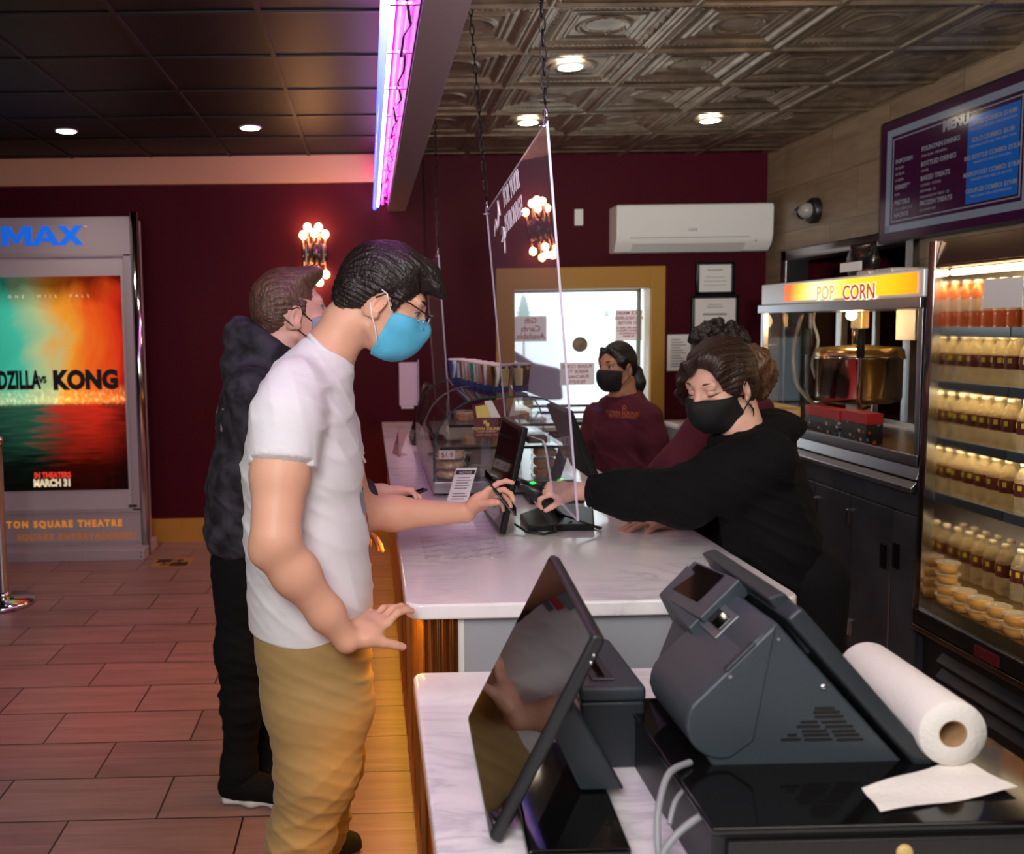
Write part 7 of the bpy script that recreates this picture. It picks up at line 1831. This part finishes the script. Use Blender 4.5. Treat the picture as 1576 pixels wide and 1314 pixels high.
# ---------------------------------------------------------------- clerk in the maroon hoodie by the window
def clerk_maroon():
    Y0 = 4.6
    A = lambda u, v, y=Y0: V(P(u, v, y=y))
    t = thing('person', 'person in maroon hoodie with dark ponytail and black mask standing before the ticket window', 'person', (A(962, 740)[0], Y0, 0))
    sk = skin('skin_brown', S(176, 126, 100)); h = Head(A(949, 563), (-.84, -.52, -.06), (0, 0, 1), 1.02)
    B = Solid(); h.flesh(B)
    sv = unit((-.52, .84, 0))
    B.limb([h(-.035, 0, -.02), h(-.05, 0, -.09), A(958, 622)], [(.050, .050), (.050, .052), (.08, .11)], sv, .03)
    B.limb([A(960, 640), A(961, 690), A(962, 745)], [(.09, .14), (.09, .13), (.10, .14)], sv, .05)
    xc, z0 = A(962, 740)[0], A(962, 740)[2]
    for sg in (-1, 1): B.limb([(xc + sv[0] * .09 * sg, Y0 + sv[1] * .09 * sg, z0), (xc + sv[0] * .09 * sg, Y0 + sv[1] * .09 * sg, .45), (xc + sv[0] * .09 * sg, Y0 + sv[1] * .09 * sg, .09)], [(.09, .085), (.06, .06), (.045, .045)], (0, 1, 0), .04)
    arms = []
    for S1, E1, W1 in ((A(998, 642, 4.44), A(1012, 712, 4.42), A(1000, 775, 4.36)), (A(918, 640, 4.76), A(908, 710, 4.80), A(915, 770, 4.70))):
        B.limb([S1, E1, W1], [(.05, .05), (.042, .042), (.027, .027)], sv, .03); arms.append((S1, E1, W1))
        hand(B, W1, (-.1, -.1, -1), (.5 if E1[0] > 1.4 else -.8, .3, 0), (-.8, -.5, 0), .95)
    put_solid('body', B, .006, sk, t)
    h.eyes(t, iris_b, -.1); bk_ = mat('brow_black', S(24, 18, 18), .7); h.brows(t, bk_, .003)
    hm = hairmat('hair_black_sleek', S(15, 12, 14), S(28, 22, 24), (1.2, 3, .5))
    H = Solid()
    H.ell(h(-.018, 0, .030), h.r(.101, .082, .100), h.ax, .02); H.ell(h(-.06, 0, -.02), h.r(.05, .07, .06), h.ax, .03)
    for sg in (-1, 1): H.limb([h(.07, sg * .03, .09), h(.03, sg * .074, .035), h(.008, sg * .078, -.005)], [(.014, .02), (.012, .022), (.006, .012)], h.u, .02)
    H.ell(h(.120, 0, -.0), h.r(.078, .075, .082), h.ax, .012, '-'); H.ell(h(.06, 0, -.075), h.r(.075, .13, .06), h.ax, .02, '-')
    for sg in (-1, 1): H.ell(h(-.002, sg * .098, -.025), h.r(.026, .034, .040), h.ax, .01, '-')
    H.half(h(-.06, 0, -.08), -h.u - h.f * .4, .012); H.warp(strands(h, .5))
    put_solid('hair', H, .005, hm, t)
    T_ = Solid(); T_.limb([h(-.09, .0, -.01), h(-.12, .015, -.045), h(-.125, .03, -.10), h(-.115, .045, -.17)], [(.026, .026), (.034, .036), (.034, .036), (.014, .016)], h.l, .03)
    put_solid('ponytail', T_, .005, hm, t)
    mk = bpy.data.materials['mask_black']; h.mask(mk, t, .004, .035, -.023, -.13, .014, .05)
    for sg in (-1, 1):
        strap('ear_loop', [h(.044, sg * .066, -.030), h(.01, sg * .082, -.012), h(-.012, sg * .088, .006)], .0018, mk, t)
        strap('ear_loop', [h(.040, sg * .060, -.10), h(.006, sg * .076, -.066), h(-.016, sg * .084, -.04)], .0018, mk, t)
    put('earring', M().ball(Vector(h(-.006, .082, -.052)), .004, 10), 'chrome', t)
    C = Solid()
    C.limb([A(957, 617), A(960, 632), A(960, 665), A(961, 720), A(962, 775)], [(.085, .10), (.105, .17), (.118, .175), (.120, .165), (.122, .168)], sv, .05, flat=True, flat0=True)
    for S1, E1, W1 in arms: C.limb([S1, S1 * .5 + E1 * .5, E1, W1], [(.075, .075), (.072, .07), (.066, .064), (.042, .042)], sv, .04, flat=True)
    nk = A(958, 615)
    for k in range(12):
        a = 2 * PI * k / 12; bk = .5 + .5 * math.cos(a)
        q = nk - h.f * (.075 * math.cos(a)) + h.l * (.085 * math.sin(a)); q[2] = nk[2] + .028 * math.cos(a) - .012
        C.ell(q, (.028 + .014 * bk, .030 + .01 * bk, .028 + .014 * bk), None, .02)
    C.warp(folds(12, .006, [(34, 10, 20), (20, -14, 44), (12, 18, 36)]))
    hoodie_ = put_solid('hoodie', C, .0065, mat('maroon_fleece', S(84, 16, 38), .85), t)
    n_ = unit((-.84, -.52, 0)); xd = unit(np.cross(V((0, 0, 1)), n_)) * 1
    if xd[0] < 0: xd = -xd
    for (u, v, s_, sz, cm_) in ((952, 633, 'o', .05, 'logo_orange'), (949, 641, 'TOWN SQUARE', .030, 'logo_orange'), (950, 646, 'ENTERTAINMENT', .022, 'logo_orange'), (906, 636, 'STAFF', .032, 'name_blue')):
        m_ = bpy.data.materials.get(cm_) or mat(cm_, S(196, 104, 50) if 'orange' in cm_ else S(80, 84, 170), .7)
        cling(text('lettering', s_, sz, Vector(A(u, v, 4.40 if u > 930 else 4.52)) , tuple(xd), (0, 0, 1), m_, t), hoodie_, (-.55, -.83, 0))
    C = Solid()
    for sg in (-1, 1): C.limb([(xc + sv[0] * .09 * sg, Y0 + sv[1] * .09 * sg, z0 + .04), (xc + sv[0] * .09 * sg, Y0 + sv[1] * .09 * sg, .45), (xc + sv[0] * .09 * sg, Y0 + sv[1] * .09 * sg, .10)], [(.11, .10), (.085, .085), (.07, .07)], (0, 1, 0), .04, flat=True)
    put_solid('trousers', C, .010, 'rubber', t)
    for sg in (-1, 1): foot('shoe', t, (xc + sv[0] * .09 * sg + .07, Y0 + sv[1] * .09 * sg + .04, 0), (-.84, -.52), .25, 'rubber', 'rubber')
clerk_maroon()
# ---------------------------------------------------------------- curly-haired clerk mostly hidden
def clerk_curly():
    Y0 = 3.6
    A = lambda u, v, y=Y0: V(P(u, v, y=y))
    t = thing('person', 'person with dark curly hair and maroon top, mostly hidden behind the clerk in black', 'person', (A(1110, 740)[0], Y0, 0))
    sk = bpy.data.materials['skin_brown']; h = Head(A(1100, 552), (-.80, .55, -.15), (0, 0, 1), 1.02)
    B = Solid(); h.flesh(B)
    B.limb([h(-.035, 0, -.02), h(-.05, 0, -.09), A(1108, 640)], [(.050, .050), (.050, .052), (.08, .11)], (.4, 1, 0), .03)
    B.limb([A(1110, 650), A(1112, 740), A(1114, 830)], [(.09, .14), (.09, .13), (.10, .14)], (.4, 1, 0), .05)
    xc, z0 = A(1114, 820)[0], A(1114, 820)[2]
    for dy in (-.09, .09): B.limb([(xc, Y0 + dy, z0), (xc, Y0 + dy, .45), (xc, Y0 + dy, .09)], [(.09, .085), (.06, .06), (.045, .045)], (0, 1, 0), .04)
    s1, e1, w1 = A(1085, 655, 3.42), A(1042, 712, 3.42), A(985, 745, 3.5)
    s2, e2, w2 = A(1145, 650, 3.78), A(1160, 740, 3.80), A(1150, 810, 3.7)
    B.limb([s1, e1, w1], [(.05, .05), (.042, .042), (.027, .027)], (0, 1, 0), .03); B.limb([s2, e2, w2], [(.05, .05), (.042, .042), (.027, .027)], (0, 1, 0), .03)
    hand(B, w1, e1 * 0 + unit(w1 - e1), (-.2, 0, 1), (0, 1, 0), .95); hand(B, w2, (-.2, 0, -1), (1, 0, 0), (0, -1, 0), .95)
    put_solid('body', B, .006, sk, t)
    h.eyes(t, iris_b); h.brows(t, bpy.data.materials['brow_black'])
    h.mask(bpy.data.materials['mask_black'], t, .005, .035)
    H = Solid(); rg = np.random.RandomState(4)
    H.ell(h(-.02, 0, .035), h.r(.104, .086, .10), h.ax, .02)
    for k in range(130):
        v = rg.normal(size=3); v /= np.linalg.norm(v)
        if v[2] < -.25 or (v[0] > .55 and v[2] < .45): continue
        H.ell(h(-.02 + v[0] * .112, v[1] * .096, .035 + v[2] * .112), h.r(.020, .018, .020), None, .006)
    H.ell(h(.115, 0, -.02), h.r(.07, .08, .08), h.ax, .012, '-')
    H.warp(lambda X, Y, Z: .004 * np.sin(260 * X + 3 * np.sin(90 * Z)) * np.sin(240 * Z + 3 * np.sin(80 * Y)) * np.sin(220 * Y))
    hc = hairmat('hair_curly', S(17, 13, 13), S(38, 28, 24), (2, 2, 2))
    put_solid('hair', H, .004, hc, t)
    for k in range(46):
        v = rg.normal(size=3); v /= np.linalg.norm(v)
        if v[2] < .0: continue
        o_ = h(-.02 + v[0] * .112, v[1] * .096, .035 + v[2] * .112); ax1 = unit(rg.normal(size=3)); r_ = .008 + .006 * rg.rand()
        d_ = unit(h.f * v[0] + h.l * v[1] + h.u * v[2]); e_ = unit(np.cross(d_, ax1))
        put('curl', M().tube([Vector(o_ + d_ * (.010 + r_ * math.sin(q)) + e_ * r_ * math.cos(q)) for q in np.linspace(-1, 4.2, 9)], .0016, 5), hc, t) if k < 12 else None
    mf = bpy.data.materials['maroon_fleece']
    C = Solid()
    C.limb([A(1106, 628), A(1110, 655), A(1112, 740), A(1114, 830)], [(.085, .10), (.105, .165), (.115, .165), (.12, .165)], (.4, 1, 0), .05, flat=True, flat0=True)
    C.limb([s1, e1, w1], [(.075, .075), (.066, .064), (.042, .042)], (0, 1, 0), .04, flat=True); C.limb([s2, e2, w2], [(.075, .075), (.066, .064), (.042, .042)], (0, 1, 0), .04, flat=True)
    C.ell(A(1160, 625, 3.66), (.075, .10, .05), None, .04)
    put_solid('hoodie', C, .007, mf, t)
    C = Solid()
    for dy in (-.09, .09): C.limb([(xc, Y0 + dy, z0 + .04), (xc, Y0 + dy, .45), (xc, Y0 + dy, .10)], [(.11, .10), (.085, .085), (.07, .07)], (0, 1, 0), .04, flat=True)
    put_solid('trousers', C, .010, 'rubber', t)
    for dy in (-.09, .09): foot('shoe', t, (xc + .08, Y0 + dy, 0), (-1, .1), .25, 'rubber', 'rubber')
clerk_curly()
